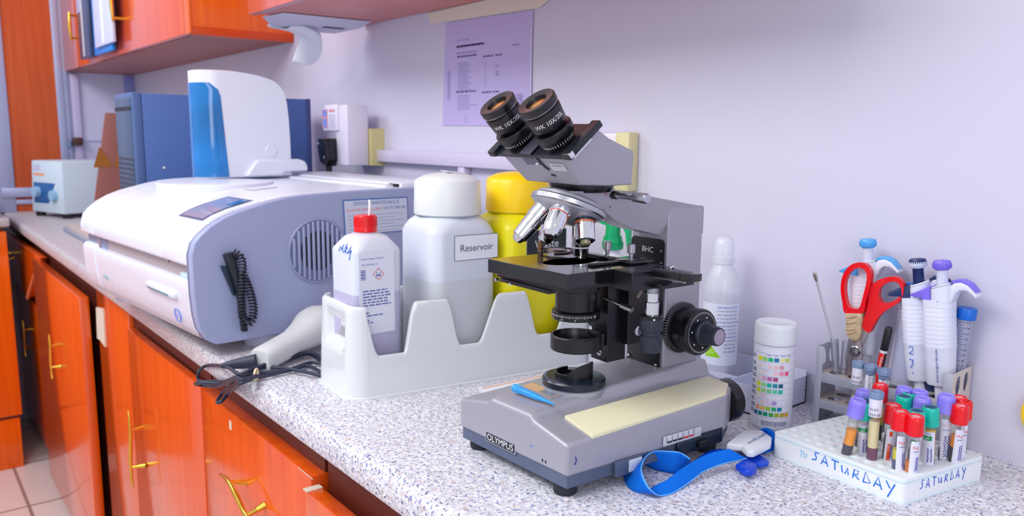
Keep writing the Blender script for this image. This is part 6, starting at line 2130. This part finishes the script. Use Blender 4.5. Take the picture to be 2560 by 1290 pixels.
loopA = catmull([(x, z, 0) for x, z in [(0.0431,0.2193),(0.0509,0.2162),(0.0561,0.2077),(0.0558,0.1924),(0.0523,0.1733),(0.0486,0.1546),(0.0275,0.1509),(0.0221,0.1663),(0.0188,0.1816),(0.0197,0.1975),(0.0251,0.2097),(0.0335,0.217)]], 6, True)
holeA = catmull([(x, z, 0) for x, z in [(0.0421,0.2125),(0.0495,0.2084),(0.0513,0.1979),(0.0487,0.1795),(0.045,0.1618),(0.0384,0.1591),(0.0304,0.1609),(0.0259,0.1722),(0.0238,0.186),(0.026,0.1989),(0.0331,0.2087)]], 5, True)
b = MB()
holed(b, [(p.x, p.y) for p in loopA], [[(p.x, p.y) for p in holeA]], Y0 - 0.0040, Y0 + 0.0040, M_SRED, to_s)
b.build('handle', sx, 40, bev=0.0034)
loopB = catmull([(x, z, 0) for x, z in [(0.0474,0.1388),(0.0501,0.1508),(0.0531,0.1643),(0.0536,0.1773),(0.0542,0.1887),(0.0611,0.1974),(0.0715,0.2035),(0.082,0.2064),(0.0899,0.2046),(0.0947,0.1978),(0.0952,0.1864),(0.0921,0.1774),(0.0841,0.1695),(0.0744,0.1613),(0.0677,0.1524),(0.0621,0.14),(0.0578,0.1309),(0.0514,0.1333)]], 5, True)
holeB = catmull([(x, z, 0) for x, z in [(0.0658,0.1828),(0.0685,0.1919),(0.0759,0.198),(0.0849,0.2004),(0.0906,0.1962),(0.0922,0.1879),(0.089,0.1804),(0.0817,0.1747),(0.0741,0.1719),(0.0679,0.1745)]], 6, True)
b = MB()
holed(b, [(p.x, p.y) for p in loopB], [[(p.x, p.y) for p in holeB]], Y0 + 0.0002, Y0 + 0.0080, M_SRED, to_s)
b.build('handle', sx, 40, bev=0.0034)
tp_ = MB()
wr = [(0.0271,0.1519),(0.0486,0.1551),(0.049,0.1458),(0.0484,0.1379),(0.0495,0.1302),(0.048,0.1221),(0.0457,0.1185),(0.0401,0.1173),(0.034,0.1203),(0.0305,0.125),(0.0298,0.1344),(0.0282,0.142)]
tp_.hull([(x, Y0 - 0.0048, z) for x, z in wr] + [(x, Y0 + 0.0048, z) for x, z in wr], [tuple(range(12)), tuple(range(12, 24))] + [(i, (i + 1) % 12, 12 + (i + 1) % 12, 12 + i) for i in range(12)], mat('dirty_tape', (188, 164, 132), 0.6, noise=0.40, nscale=150), 0.0018)
for k, (z0, z1) in enumerate(((0.147, 0.151), (0.139, 0.144), (0.131, 0.134), (0.125, 0.131))):
    tp_.tube([(0.029, Y0 - 0.0048, z0), (0.036, Y0 - 0.0056, (z0 + z1) / 2 - 0.001), (0.043, Y0 - 0.0050, z1)], 0.0011, MATS['dirty_tape'], 6)
tp_.build('tape_wrap', sx, 50, label='dirty tan tape wrapped round one shank')
M_BLADE = mat('blade_steel', (166, 152, 156), 0.28, 0.9)
bl = MB()
bA = [(0.0326,0.1185),(0.0471,0.1214),(0.0517,0.1086),(0.0523,0.094),(0.0498,0.0722),(0.0455,0.0471),(0.0413,0.046),(0.0328,0.0736),(0.0296,0.0943)]
bl.hull([(x, Y0 - 0.0016, z) for x, z in bA] + [(x, Y0, z) for x, z in bA], [tuple(range(9)), tuple(range(9, 18))] + [(i, (i + 1) % 9, 9 + (i + 1) % 9, 9 + i) for i in range(9)], M_BLADE, 0.0004)
bl.build('blade', sx, 30)
bl = MB()
bB = [(0.0473,0.1359),(0.0579,0.1316),(0.052,0.1158),(0.0488,0.1035),(0.0488,0.0903),(0.0448,0.06),(0.0417,0.0458),(0.0375,0.0582),(0.0351,0.0899),(0.0379,0.1087)]
bl.hull([(x, Y0 + 0.0004, z) for x, z in bB] + [(x, Y0 + 0.0020, z) for x, z in bB], [tuple(range(10)), tuple(range(10, 20))] + [(i, (i + 1) % 10, 10 + (i + 1) % 10, 10 + i) for i in range(10)], M_BLADE, 0.0004)
bl.build('blade', sx, 30)
pc_ = [(0.0432,0.1037)]
MB().lathe([(0, 0), (0.0072, 0), (0.0074, 0.0010), (0.0058, 0.0018), (0.0052, 0.0012), (0.0046, 0.0026), (0.002, 0.0036), (0, 0.0038)], mat('pivot_steel', (150, 150, 154), 0.2, 1.0), 36, axis_m((pc_[0][0], Y0 - 0.0014, pc_[0][1]), (pc_[0][0], -1, pc_[0][1]))).build('pivot_screw', sx, 30)

# ---------------------------------------------------------------- steel spatula
p0, p1 = rack_at(0.0210, 0.0165, 0.085), rack_at(-0.0215, 0.0180, 0.1985)
sp_t = lean_thing('spatula', 'thin steel spatula leaning out of the rack to the left', 'spatula', p0, p1, 0)
L = (p1 - p0).length
b = MB()
b.rod((0, 0, 0), (0, 0, L - 0.014), 0.0011, M_STEEL, 0.0014, 12)
b.build('rod', sp_t, 40)
b = MB().lathe([(0, L - 0.0150), (0.0015, L - 0.0140), (0.0027, L - 0.0095), (0.0029, L - 0.0050), (0.0022, L - 0.0012), (0, L)], mat('spatula_tip', (150, 136, 140), 0.35, 0.8), 20, Matrix.Diagonal((1, 0.45, 1, 1)))
b.build('spoon', sp_t, 40)
# ---------------------------------------------------------------- two clear cuvettes
M_CLEAR = clear_mat('clear_plastic', (246, 247, 252), 0.22, 0.06, 0.10)
for i, (xa, xb, za, zb, lab) in enumerate(((0.0195, 0.0135, 0.094, 0.1135, 'clear plastic sample cup on the rack nearest the spatula'), (0.0290, 0.0300, 0.092, 0.1135, 'clear plastic sample cup on the rack beside the scissor blades'))):
    p0, p1 = rack_at(xa, 0.0165, 0.0655), rack_at(xb, 0.0165, 0.1140)
    c = lean_thing('sample_cup', lab, 'sample cup', p0, p1, 0, 'clear sample cups in the steel rack')
    L = (p1 - p0).length
    MB().lathe([(0, 0), (0.0040, 0.0008), (0.0055, 0.008), (0.0058, 0.022), (0.0062, L), (0.0054, L), (0.0050, 0.022), (0.0030, 0.004), (0, 0.003)], M_CLEAR, 28, Matrix.Diagonal((0.85, 0.85, 1, 1))).build('cup', c, 40)
# ---------------------------------------------------------------- marker pen
p0, p1 = rack_at(0.0710, 0.0165, 0.0600), rack_at(0.0822, 0.0165, 0.1428)
mk = lean_thing('marker_pen', 'red marker pen with a black cap leaning in the rack beside the scissors', 'pen', p0, p1, 0)
L = (p1 - p0).length
b = MB().lathe([(0, 0), (0.0040, 0), (0.0043, 0.003), (0.0043, L - 0.034), (0.0040, L - 0.0335), (0, L - 0.0335)], mat('pen_red', (214, 10, 20), 0.22), 32)
for a in (-2.2, 0.85):
    cyl_patch(b, 0.00435, a, a + 1.2, 0.002, L - 0.034, M_BLACK)
b.text('PERMANENT', 0.0040, M_WHITEINK, Matrix.Rotation(0.25, 4, 'Z'), bend=lambda v: (0.0045 * math.sin(v[1] / 0.0045), -0.0045 * math.cos(v[1] / 0.0045), 0.034 + v[0]))
b.build('barrel', mk, 40)
MB().lathe([(0.0040, L - 0.0345), (0.0044, L - 0.0340), (0.0044, L - 0.0300), (0, L - 0.0300)], M_WHITE, 32).build('collar', mk, 40)
MB().lathe([(0.0045, L - 0.0305), (0.0047, L - 0.0295), (0.0044, L - 0.0020), (0.0034, L), (0.0026, L - 0.0004), (0, L - 0.0010)], M_BLACK, 32).build('cap', mk, 40)
# ---------------------------------------------------------------- clear cone and a white sheet leaning on the wall behind
p0, p1 = rack_at(0.0960, 0.0270, 0.0710), rack_at(0.0945, 0.0350, 0.1990)
cn = lean_thing('pipette_tip', 'tall cloudy pipette tip with a bright blue end standing upside down in the rack', 'pipette tip', p0, p1, 0)
L = (p1 - p0).length
MB().lathe([(0.0115, 0), (0.0110, 0.030), (0.0080, 0.070), (0.0052, L - 0.020), (0.0040, L - 0.016), (0, L - 0.016)], clear_mat('cloudy_tip', (236, 240, 252), 0.08, 0.2, 0.42, (214, 218, 242)), 36).build('cone', cn, 40)
MB().lathe([(0.0052, L - 0.020), (0.0050, L - 0.001), (0, L)], mat('tip_end_blue', (0, 112, 224), 0.35), 28).build('end', cn, 40)
ws = MB()
WSM = RM_
ws.hull([(0.070, 0.0520, 0.0705), (0.108, 0.0525, 0.0705), (0.104, 0.0575, 0.170), (0.076, 0.0575, 0.170), (0.070, 0.0528, 0.0705), (0.108, 0.0533, 0.0705), (0.104, 0.0583, 0.170), (0.076, 0.0583, 0.170)],
        [(0, 1, 2, 3), (4, 5, 6, 7), (0, 1, 5, 4), (1, 2, 6, 5), (2, 3, 7, 6), (3, 0, 4, 7)], mat('lilac_card', (222, 218, 236), 0.5), 0, M=WSM)
tag(ws.build('white_card'), 'pale card standing in the rack behind the marker pen', 'card')

# ================================================================ foam rack marked SATURDAY
fo = thing('foam_tube_rack', 'white foam tube rack marked SATURDAY in blue marker', 'rack', (-0.515, -0.2085, 0), -3.0)
FWd, FDp, FHt = 0.1605, 0.137, 0.0285
M_FOAM = mat('white_foam', (244, 245, 250), 0.75, spec=0.2, sss=0.5, bump=0.25, bscale=500)


def fsh(x, y, z):
    return (x + 0.118 * y, y, z)


# tubes: (kind, base on the foam top or None, cap top) measured in the rack's own frame
BASE = {1: [(0.0875,0.0129,0.0285)], 2: [(0.0942,0.0331,0.0285)], 4: [(0.1113,0.0227,0.0285)], 6: [(0.1197,0.0391,0.0285)], 7: [(0.1409,0.0215,0.0285)], 8: [(0.1524,0.0259,0.0285)], 9: [(0.1522,0.0644,0.0285)], 16: [(0.1533,0.0929,0.0285)], 17: [(0.1644,0.092,0.0285)]}
TOPR = {5: [(0.0813,0.0829,0.0945)], 14: [(0.1546,0.1138,0.0945)], 18: [(0.16,0.1137,0.0915)]}
TOPT = {10: [(0.148,0.0381,0.0915)], 11: [(0.115,0.0728,0.0915)], 12: [(0.1126,0.0916,0.0915)]}
TOPP = {3: [(0.0829,0.046,0.0945)], 13: [(0.1032,0.0947,0.0945)], 15: [(0.1193,0.0982,0.0945)], 19: [(0.1332,0.0769,0.0945)]}
TOPG = {20: [(0.0347,0.1129,0.1055)], 21: [(0.0509,0.1127,0.1055)], 22: [(0.0699,0.1086,0.1055)]}
TOPX = {1: [(0.0961,0.0143,0.0935)], 2: [(0.0987,0.0219,0.091)], 4: [(0.1119,0.0209,0.1057)], 6: [(0.1223,0.0387,0.0905)], 7: [(0.1399,0.0204,0.0926)], 8: [(0.1551,0.0225,0.0911)], 9: [(0.1497,0.0625,0.0912)], 16: [(0.1519,0.0903,0.1004)], 17: [(0.1672,0.0914,0.0929)]}
KIND = {1: 'purple', 2: 'teal', 3: 'purple', 4: 'grey', 5: 'red', 6: 'red', 7: 'red', 8: 'red', 9: 'teal', 10: 'teal', 11: 'teal', 12: 'teal', 13: 'purple', 14: 'red', 15: 'purple', 16: 'purple', 17: 'red', 18: 'red', 19: 'purple', 20: 'grey', 21: 'grey', 22: 'grey'}
SPOT = {}
for k in KIND:
    if k in BASE:
        SPOT[k] = (Vector(BASE[k][0]), Vector(TOPX[k][0]))
    else:
        p = Vector((TOPR.get(k) or TOPT.get(k) or TOPP.get(k) or TOPG.get(k))[0])
        SPOT[k] = (Vector((p.x, p.y, 0.0285)), p)
# body with moulded holes
fb = MB()
out_ = [(x + 0.118 * y, y) for x, y in rrect(0.0, 0.0, FWd, FDp, 0.006, 4)]
holes = []
for i in range(11):
    for j in range(9):
        x, y = 0.0088 + 0.0147 * i, 0.0092 + 0.0148 * j
        if x > FWd - 0.006 or y > FDp - 0.006:
            continue
        X, Y = x + 0.118 * y, y
        if min((Vector((X, Y, 0)) - Vector((b_.x, b_.y, 0))).length for b_, t_ in SPOT.values()) < 0.0098:
            continue
        holes.append((X, Y))
    # holes under the tubes are filled by the tubes themselves
HR = 0.0056
holed(fb, out_, [ring2(x, y, HR, n=20) for x, y in holes], FHt, FHt - 0.005, M_FOAM, lambda x, y, t: (x, y, t))
fb.prism(out_, 2, 0.0, FHt - 0.0049, M_FOAM)
fbo = fb.build('body', fo, 40, bev=0.0012)
# lettering: strokes on the front and the right side
LET = {'S': [[(0.95, 0.95), (0.45, 1.0), (0.40, 0.72), (0.62, 0.55), (0.60, 0.22), (0.0, 0.10)]],
       'A': [[(0.0, 0.05), (0.45, 1.0), (0.95, 0.0)], [(0.15, 0.38), (0.80, 0.30)]],
       'T': [[(0.0, 0.95), (1.0, 0.88)], [(0.45, 0.92), (0.55, 0.0)]],
       'U': [[(0.0, 0.75), (0.15, 0.15), (0.55, 0.10), (0.80, 0.72), (0.95, 0.05)]],
       'R': [[(0.15, 0.0), (0.30, 0.85), (0.85, 0.80), (0.75, 0.45), (0.25, 0.42), (0.95, 0.05)]],
       'D': [[(0.10, 0.05), (0.30, 1.0), (0.95, 0.15), (0.10, 0.05)]],
       'Y': [[(0.0, 1.0), (0.50, 0.45)], [(1.0, 0.95), (0.30, -0.35)]]}


def write(mb, M, x0, z0, w, h, gap, m, r, word='SATURDAY', drop=0.0, grow=0.0, jitter=0.0):
    x = x0
    for i, ch in enumerate(word):
        s = 1 + grow * i
        for st_ in LET[ch]:
            mb.tube([(x + px_ * w * s, z0 + pz * h * s - drop * i, 0.0) for px_, pz in st_], r, m, 6, flat=0.4, M=M)
        x += w * s + gap
    return x


wr_ = MB()
FMf = frame_m((0.0, -0.0001, 0.0), (1, 0, 0), (0, 0, 1))
write(wr_, FMf, 0.0540, 0.0120, 0.0086, 0.0110, 0.0034, mat('marker_bright_blue', (6, 110, 226), 0.6), 0.00075, drop=0.00055, grow=0.02)
for st_ in ([(0.0385, 0.0185), (0.0425, 0.0180)], [(0.0405, 0.0180), (0.0400, 0.0110)], [(0.0440, 0.0175), (0.0435, 0.0125), (0.0462, 0.0118), (0.0475, 0.0170)]):
    wr_.tube([(x, z, 0) for x, z in st_], 0.00055, mat('faded_blue', (150, 200, 240), 0.6), 6, flat=0.4, M=FMf)
FMr = frame_m((FWd + 0.0001, 0.0, 0.0), (0.118, 1, 0), (0, 0, 1))
write(wr_, FMr, 0.0270, 0.0115, 0.0062, 0.0105, 0.0040, mat('marker_deep_blue', (20, 70, 200), 0.6), 0.00060)
wr_.build('lettering', fo, label='SATURDAY written twice in blue marker')

# ---------------------------------------------------------------- blood tubes
M_TGLASS = clear_mat('tube_glass', (255, 255, 255), 0.10, 0.04, 0.03)
CAPC = {'purple': (148, 136, 240), 'teal': (0, 186, 166), 'red': (232, 8, 26), 'grey': (120, 142, 178)}
M_CAPS = {k: mat('cap_' + k, c, 0.30) for k, c in CAPC.items()}
M_STOP = {'purple': mat('stopper_purple', (132, 120, 226), 0.5), 'teal': mat('stopper_navy', (24, 74, 110), 0.5), 'red': mat('stopper_pink', (222, 150, 160), 0.5), 'grey': mat('stopper_grey', (84, 106, 146), 0.5)}
SERUM = {'amber': (255, 164, 14), 'straw': (240, 226, 176), 'yellow': (232, 222, 60), 'gold': (250, 200, 30), 'brown': (120, 84, 20), 'none': None}
CELLS = {'dark': (74, 56, 84), 'plum': (120, 56, 96), 'black': (48, 36, 50), 'steel': (84, 92, 140), 'rust': (224, 130, 50)}
M_TLAB = mat('tube_label', (228, 228, 244), 0.5)
INFO = {  # key: (description, fluid, cells, fluid height range, label azimuth, label text)
    1: ('tilted purple capped tube with bright orange plasma at the front left of the foam rack', 'amber', 'dark', (0.012, 0.030), None, None),
    2: ('teal capped tube with a green banded label behind the tilted purple capped tube', 'yellow', None, (0.002, 0.020), -5, 'green'),
    3: ('purple capped tube rising behind the teal cap at the left of the cluster', None, 'dark', (0.0, 0.02), 40, 'edta'),
    4: ('tall grey stoppered tube with a white date label at the front of the cluster', 'straw', 'plum', (0.014, 0.044), None, None),
    5: ('red capped tube standing behind the grey stoppered tube with the date label', 'gold', 'black', (0.018, 0.036), None, None),
    6: ('red capped tube with an orange striped label left of the two front red caps', 'none', 'black', (0.0, 0.026), 10, 'stripe'),
    7: ('red capped tube with yellow serum over dark cells in the front row', 'yellow', 'steel', (0.011, 0.022), 34, 'plain'),
    8: ('red capped tube nearest the front corner of the foam rack', 'none', 'rust', (0.0, 0.012), 34, 'plain'),
    9: ('teal capped tube with deep yellow serum and a green label band at the front', 'gold', 'black', (0.006, 0.038), -28, 'green'),
    10: ('teal capped tube half hidden behind the frontmost red cap', None, 'dark', (0.0, 0.02), 10, 'green'),
    11: ('teal capped tube with a navy stopper at the left of the two rear teal caps', None, 'dark', (0.0, 0.02), 10, 'green'),
    12: ('teal capped tube with a navy stopper at the right of the two rear teal caps', None, 'dark', (0.0, 0.02), 10, 'green'),
    13: ('rearmost purple capped tube behind the pair of rear teal caps', None, 'dark', (0.0, 0.02), 40, 'edta'),
    14: ('rearmost of the three red capped tubes at the right end of the foam rack', None, 'dark', (0.0, 0.02), 40, 'plain'),
    15: ('purple capped tube right of the rear teal caps, behind another purple cap', None, 'dark', (0.0, 0.02), 40, 'edta'),
    16: ('tall purple capped tube with blue handwriting on its white label', None, 'dark', (0.0, 0.01), 12, 'edta'),
    17: ('frontmost of the three red capped tubes at the right end of the foam rack', 'rust_', 'black', (0.017, 0.030), 30, 'plain'),
    18: ('middle one of the three red capped tubes at the right end of the foam rack', None, 'dark', (0.0, 0.02), 40, 'plain'),
    19: ('purple capped tube between the rear teal caps and the tall purple capped tube', None, 'dark', (0.0, 0.02), 40, 'edta'),
    20: ('grey stoppered tube with a white date label at the back left of the foam rack', 'straw', None, (0.010, 0.032), None, 'date'),
    21: ('grey stoppered tube with a green printed label, middle of the three at the back', None, 'dark', (0.0, 0.02), None, 'code'),
    22: ('grey stoppered tube with a green printed label nearest the marker pen', None, 'dark', (0.0, 0.02), None, 'code'),
}
SERUM['rust_'] = (250, 150, 40)
FOM = Matrix.Translation((-0.515, -0.2085, 0)) @ Matrix.Rotation(math.radians(-3.0), 4, 'Z')
R_T = 0.0058
M_GREENB = mat('label_green', (20, 150, 84), 0.5)
M_ORB = mat('label_orange', (234, 74, 40), 0.5)


def wrap_t(R, z0):
    return lambda v: (R * math.sin(v[0] / R), -R * math.cos(v[0] / R), v[1] + z0)


def wrap_v(R, z0):
    """lettering that runs up the tube"""
    return lambda v: (R * math.sin(-v[1] / R), -R * math.cos(-v[1] / R), v[0] + z0)


for k in sorted(SPOT):
    b0, t0 = SPOT[k]
    d = (t0 - b0).normalized()
    lo = b0 - d * 0.0135
    wl_, wh_ = FOM @ lo, FOM @ t0
    des, serum, cells, (s0, s1), az, lab = INFO[k]
    kind = KIND[k]
    t = lean_thing('blood_tube', des, 'test tube', wl_, wh_, 34, 'capped blood tubes in the foam rack')
    H = (wh_ - wl_).length
    O = 0.0135                                  # part that stands inside the foam
    ch = {'purple': 0.0205, 'teal': 0.0205, 'red': 0.0205, 'grey': 0.0085}[kind]
    MB().lathe([(0, 0), (0.0035, 0.0008), (R_T, 0.0050), (R_T, H - ch + 0.003)], M_TGLASS, 28).build('glass', t, 40)
    if serum and SERUM.get(serum):
        MB().lathe([(0, O + s0), (R_T - 0.0005, O + s0), (R_T - 0.0005, O + s1), (0, O + s1)], mat('serum_' + serum, SERUM[serum], 0.25), 24).build('serum', t, 40)
    if cells:
        top_ = s0 if (serum and SERUM.get(serum)) else s1
        MB().lathe([(0, 0.0012), (0.0030, 0.0016), (R_T - 0.0005, 0.0055), (R_T - 0.0005, O + top_), (0, O + top_)], mat('cells_' + cells, CELLS[cells], 0.35), 24).build('blood_cells', t, 40)
    m = M_CAPS[kind]
    c = MB()
    if kind == 'grey':
        c.lathe([(0.0056, H - ch - 0.004), (0.0060, H - ch), (0.0076, H - 0.0070), (0.0077, H - 0.0012), (0.0070, H), (0.0046, H - 0.0002), (0.0036, H - 0.0022), (0, H - 0.0026)], m, 36)
    else:
        c.lathe([(0.0062, H - ch), (0.0088, H - ch), (0.0092, H - ch + 0.0022), (0.0088, H - ch + 0.0045), (0.0086, H - 0.0050), (0.0082, H - 0.0012), (0.0072, H), (0.0052, H - 0.0004), (0.0046, H - 0.0016)], m, 36)
        if kind in ('purple',):
            for i in range(28):
                a = 2 * math.pi * i / 28
                c.box((0, 0, 0), (0.0006, 0.0007, 0.0110), m, 0, M=Matrix.Rotation(a, 4, 'Z') @ Matrix.Translation((0.0087, 0, H - ch + 0.0105)))
    c.build('cap', t, 40)
    if kind != 'grey':
        c = MB()
        if kind == 'teal':
            c.lathe([(0.0066, H - 0.0001), (0.0040, H - 0.0001), (0.0026, H - 0.0012), (0, H - 0.0016)], M_STOP[kind], 28)
        else:
            c.lathe([(0.0050, H - 0.0012), (0.0030, H - 0.0014), (0.0022, H - 0.0022), (0, H - 0.0024)], M_STOP[kind], 28)
        c.build('stopper', t, 40)
    Rl = R_T + 0.00015
    if kind == 'grey':
        l = MB()
        if lab == 'code':
            cyl_patch(l, Rl, -1.2, 1.6, H - 0.034, H - 0.0125, M_TLAB)
            l.text('MICROCODE', 0.0042, M_INK, Matrix.Rotation(-0.15, 4, 'Z'), bend=wrap_v(Rl + 0.00015, H - 0.0235))
            l.text('MEDRES225', 0.0044, M_GREENB, Matrix.Rotation(0.62, 4, 'Z'), bend=wrap_v(Rl + 0.00015, H - 0.0235))
        else:
            Rg = 0.0068
            cyl_patch(l, Rg, -2.6, 2.6, H - 0.0275, H - 0.0070, M_TLAB)
            l.text('9197', 0.0046, MATS['tube_ink'], Matrix.Rotation(-0.35, 4, 'Z'), bend=wrap_t(Rg + 0.00015, H - 0.0195))
            l.text('2020-05', 0.0042, MATS['tube_ink'], Matrix.Rotation(-0.25, 4, 'Z'), bend=wrap_t(Rg + 0.00015, H - 0.0250))
        l.build('label', t, 40)
    elif az is not None:
        l = MB()
        a = math.radians(az)
        z1 = H - ch - 0.006
        cyl_patch(l, Rl, a - 1.05, a + 1.25, 0.0080, z1, M_TLAB)
        Rp = Rl + 0.00015
        if lab == 'green':
            cyl_patch(l, Rp, a - 1.0, a + 0.7, z1 - 0.0095, z1 - 0.0045, M_GREENB)
            l.text('gel', 0.0040, M_WHITEINK, Matrix.Rotation(a - 0.1, 4, 'Z'), bend=wrap_t(Rp + 0.0001, z1 - 0.0070))
            l.text('Tru', 0.0042, M_BLUEINK, Matrix.Rotation(a, 4, 'Z'), bend=wrap_t(Rp, z1 - 0.0020))
        elif lab == 'plain':
            l.text('Plain', 0.0046, mat('label_red_print', (236, 96, 84), 0.5), Matrix.Rotation(a - 0.05, 4, 'Z'), bend=wrap_t(Rp, z1 - 0.0075))
            cyl_patch(l, Rp, a - 0.6, a + 0.5, z1 - 0.0120, z1 - 0.0112, M_GREYINK)
        elif lab == 'edta':
            l.text('EDTA', 0.0046, mat('label_pink_print', (240, 186, 206), 0.5), Matrix.Rotation(a - 0.1, 4, 'Z'), bend=wrap_t(Rp, z1 - 0.0070))
            cyl_patch(l, Rp, a - 0.8, a + 0.7, z1 - 0.0125, z1 - 0.0117, MATS['chart_ink_pale'])
        elif lab == 'stripe':
            cyl_patch(l, Rp, a - 0.45, a + 0.05, z1 - 0.0080, z1 - 0.0025, M_ORB)
            cyl_patch(l, Rp, a - 0.55, a + 0.05, 0.0130, z1 - 0.0170, M_ORB)
            l.text('CAT', 0.0036, M_WHITEINK, Matrix.Rotation(a - 0.25, 4, 'Z'), bend=wrap_v(Rp + 0.0001, z1 - 0.0215))
        # name scribbled up the label with a violet pen
        rnd = random.Random(k * 7)
        if k in (2, 9, 16, 17, 8, 7, 6):
            for row_a in ((0.1, 0.65) if k != 16 else (-0.25, 0.30)):
                pts = []
                n = 16
                for i in range(n):
                    aa = a + row_a + (0.30 if k == 16 else 0.17) * (1 if i % 2 else -1) * rnd.uniform(0.3, 1.0)
                    pts.append((Rp * math.sin(aa), -Rp * math.cos(aa), 0.0165 + (z1 - 0.034) * i / n))
                l.tube(pts, 0.00042 if k != 16 else 0.0005, M_VIOLETINK, 5)
        l.build('label', t, 40)
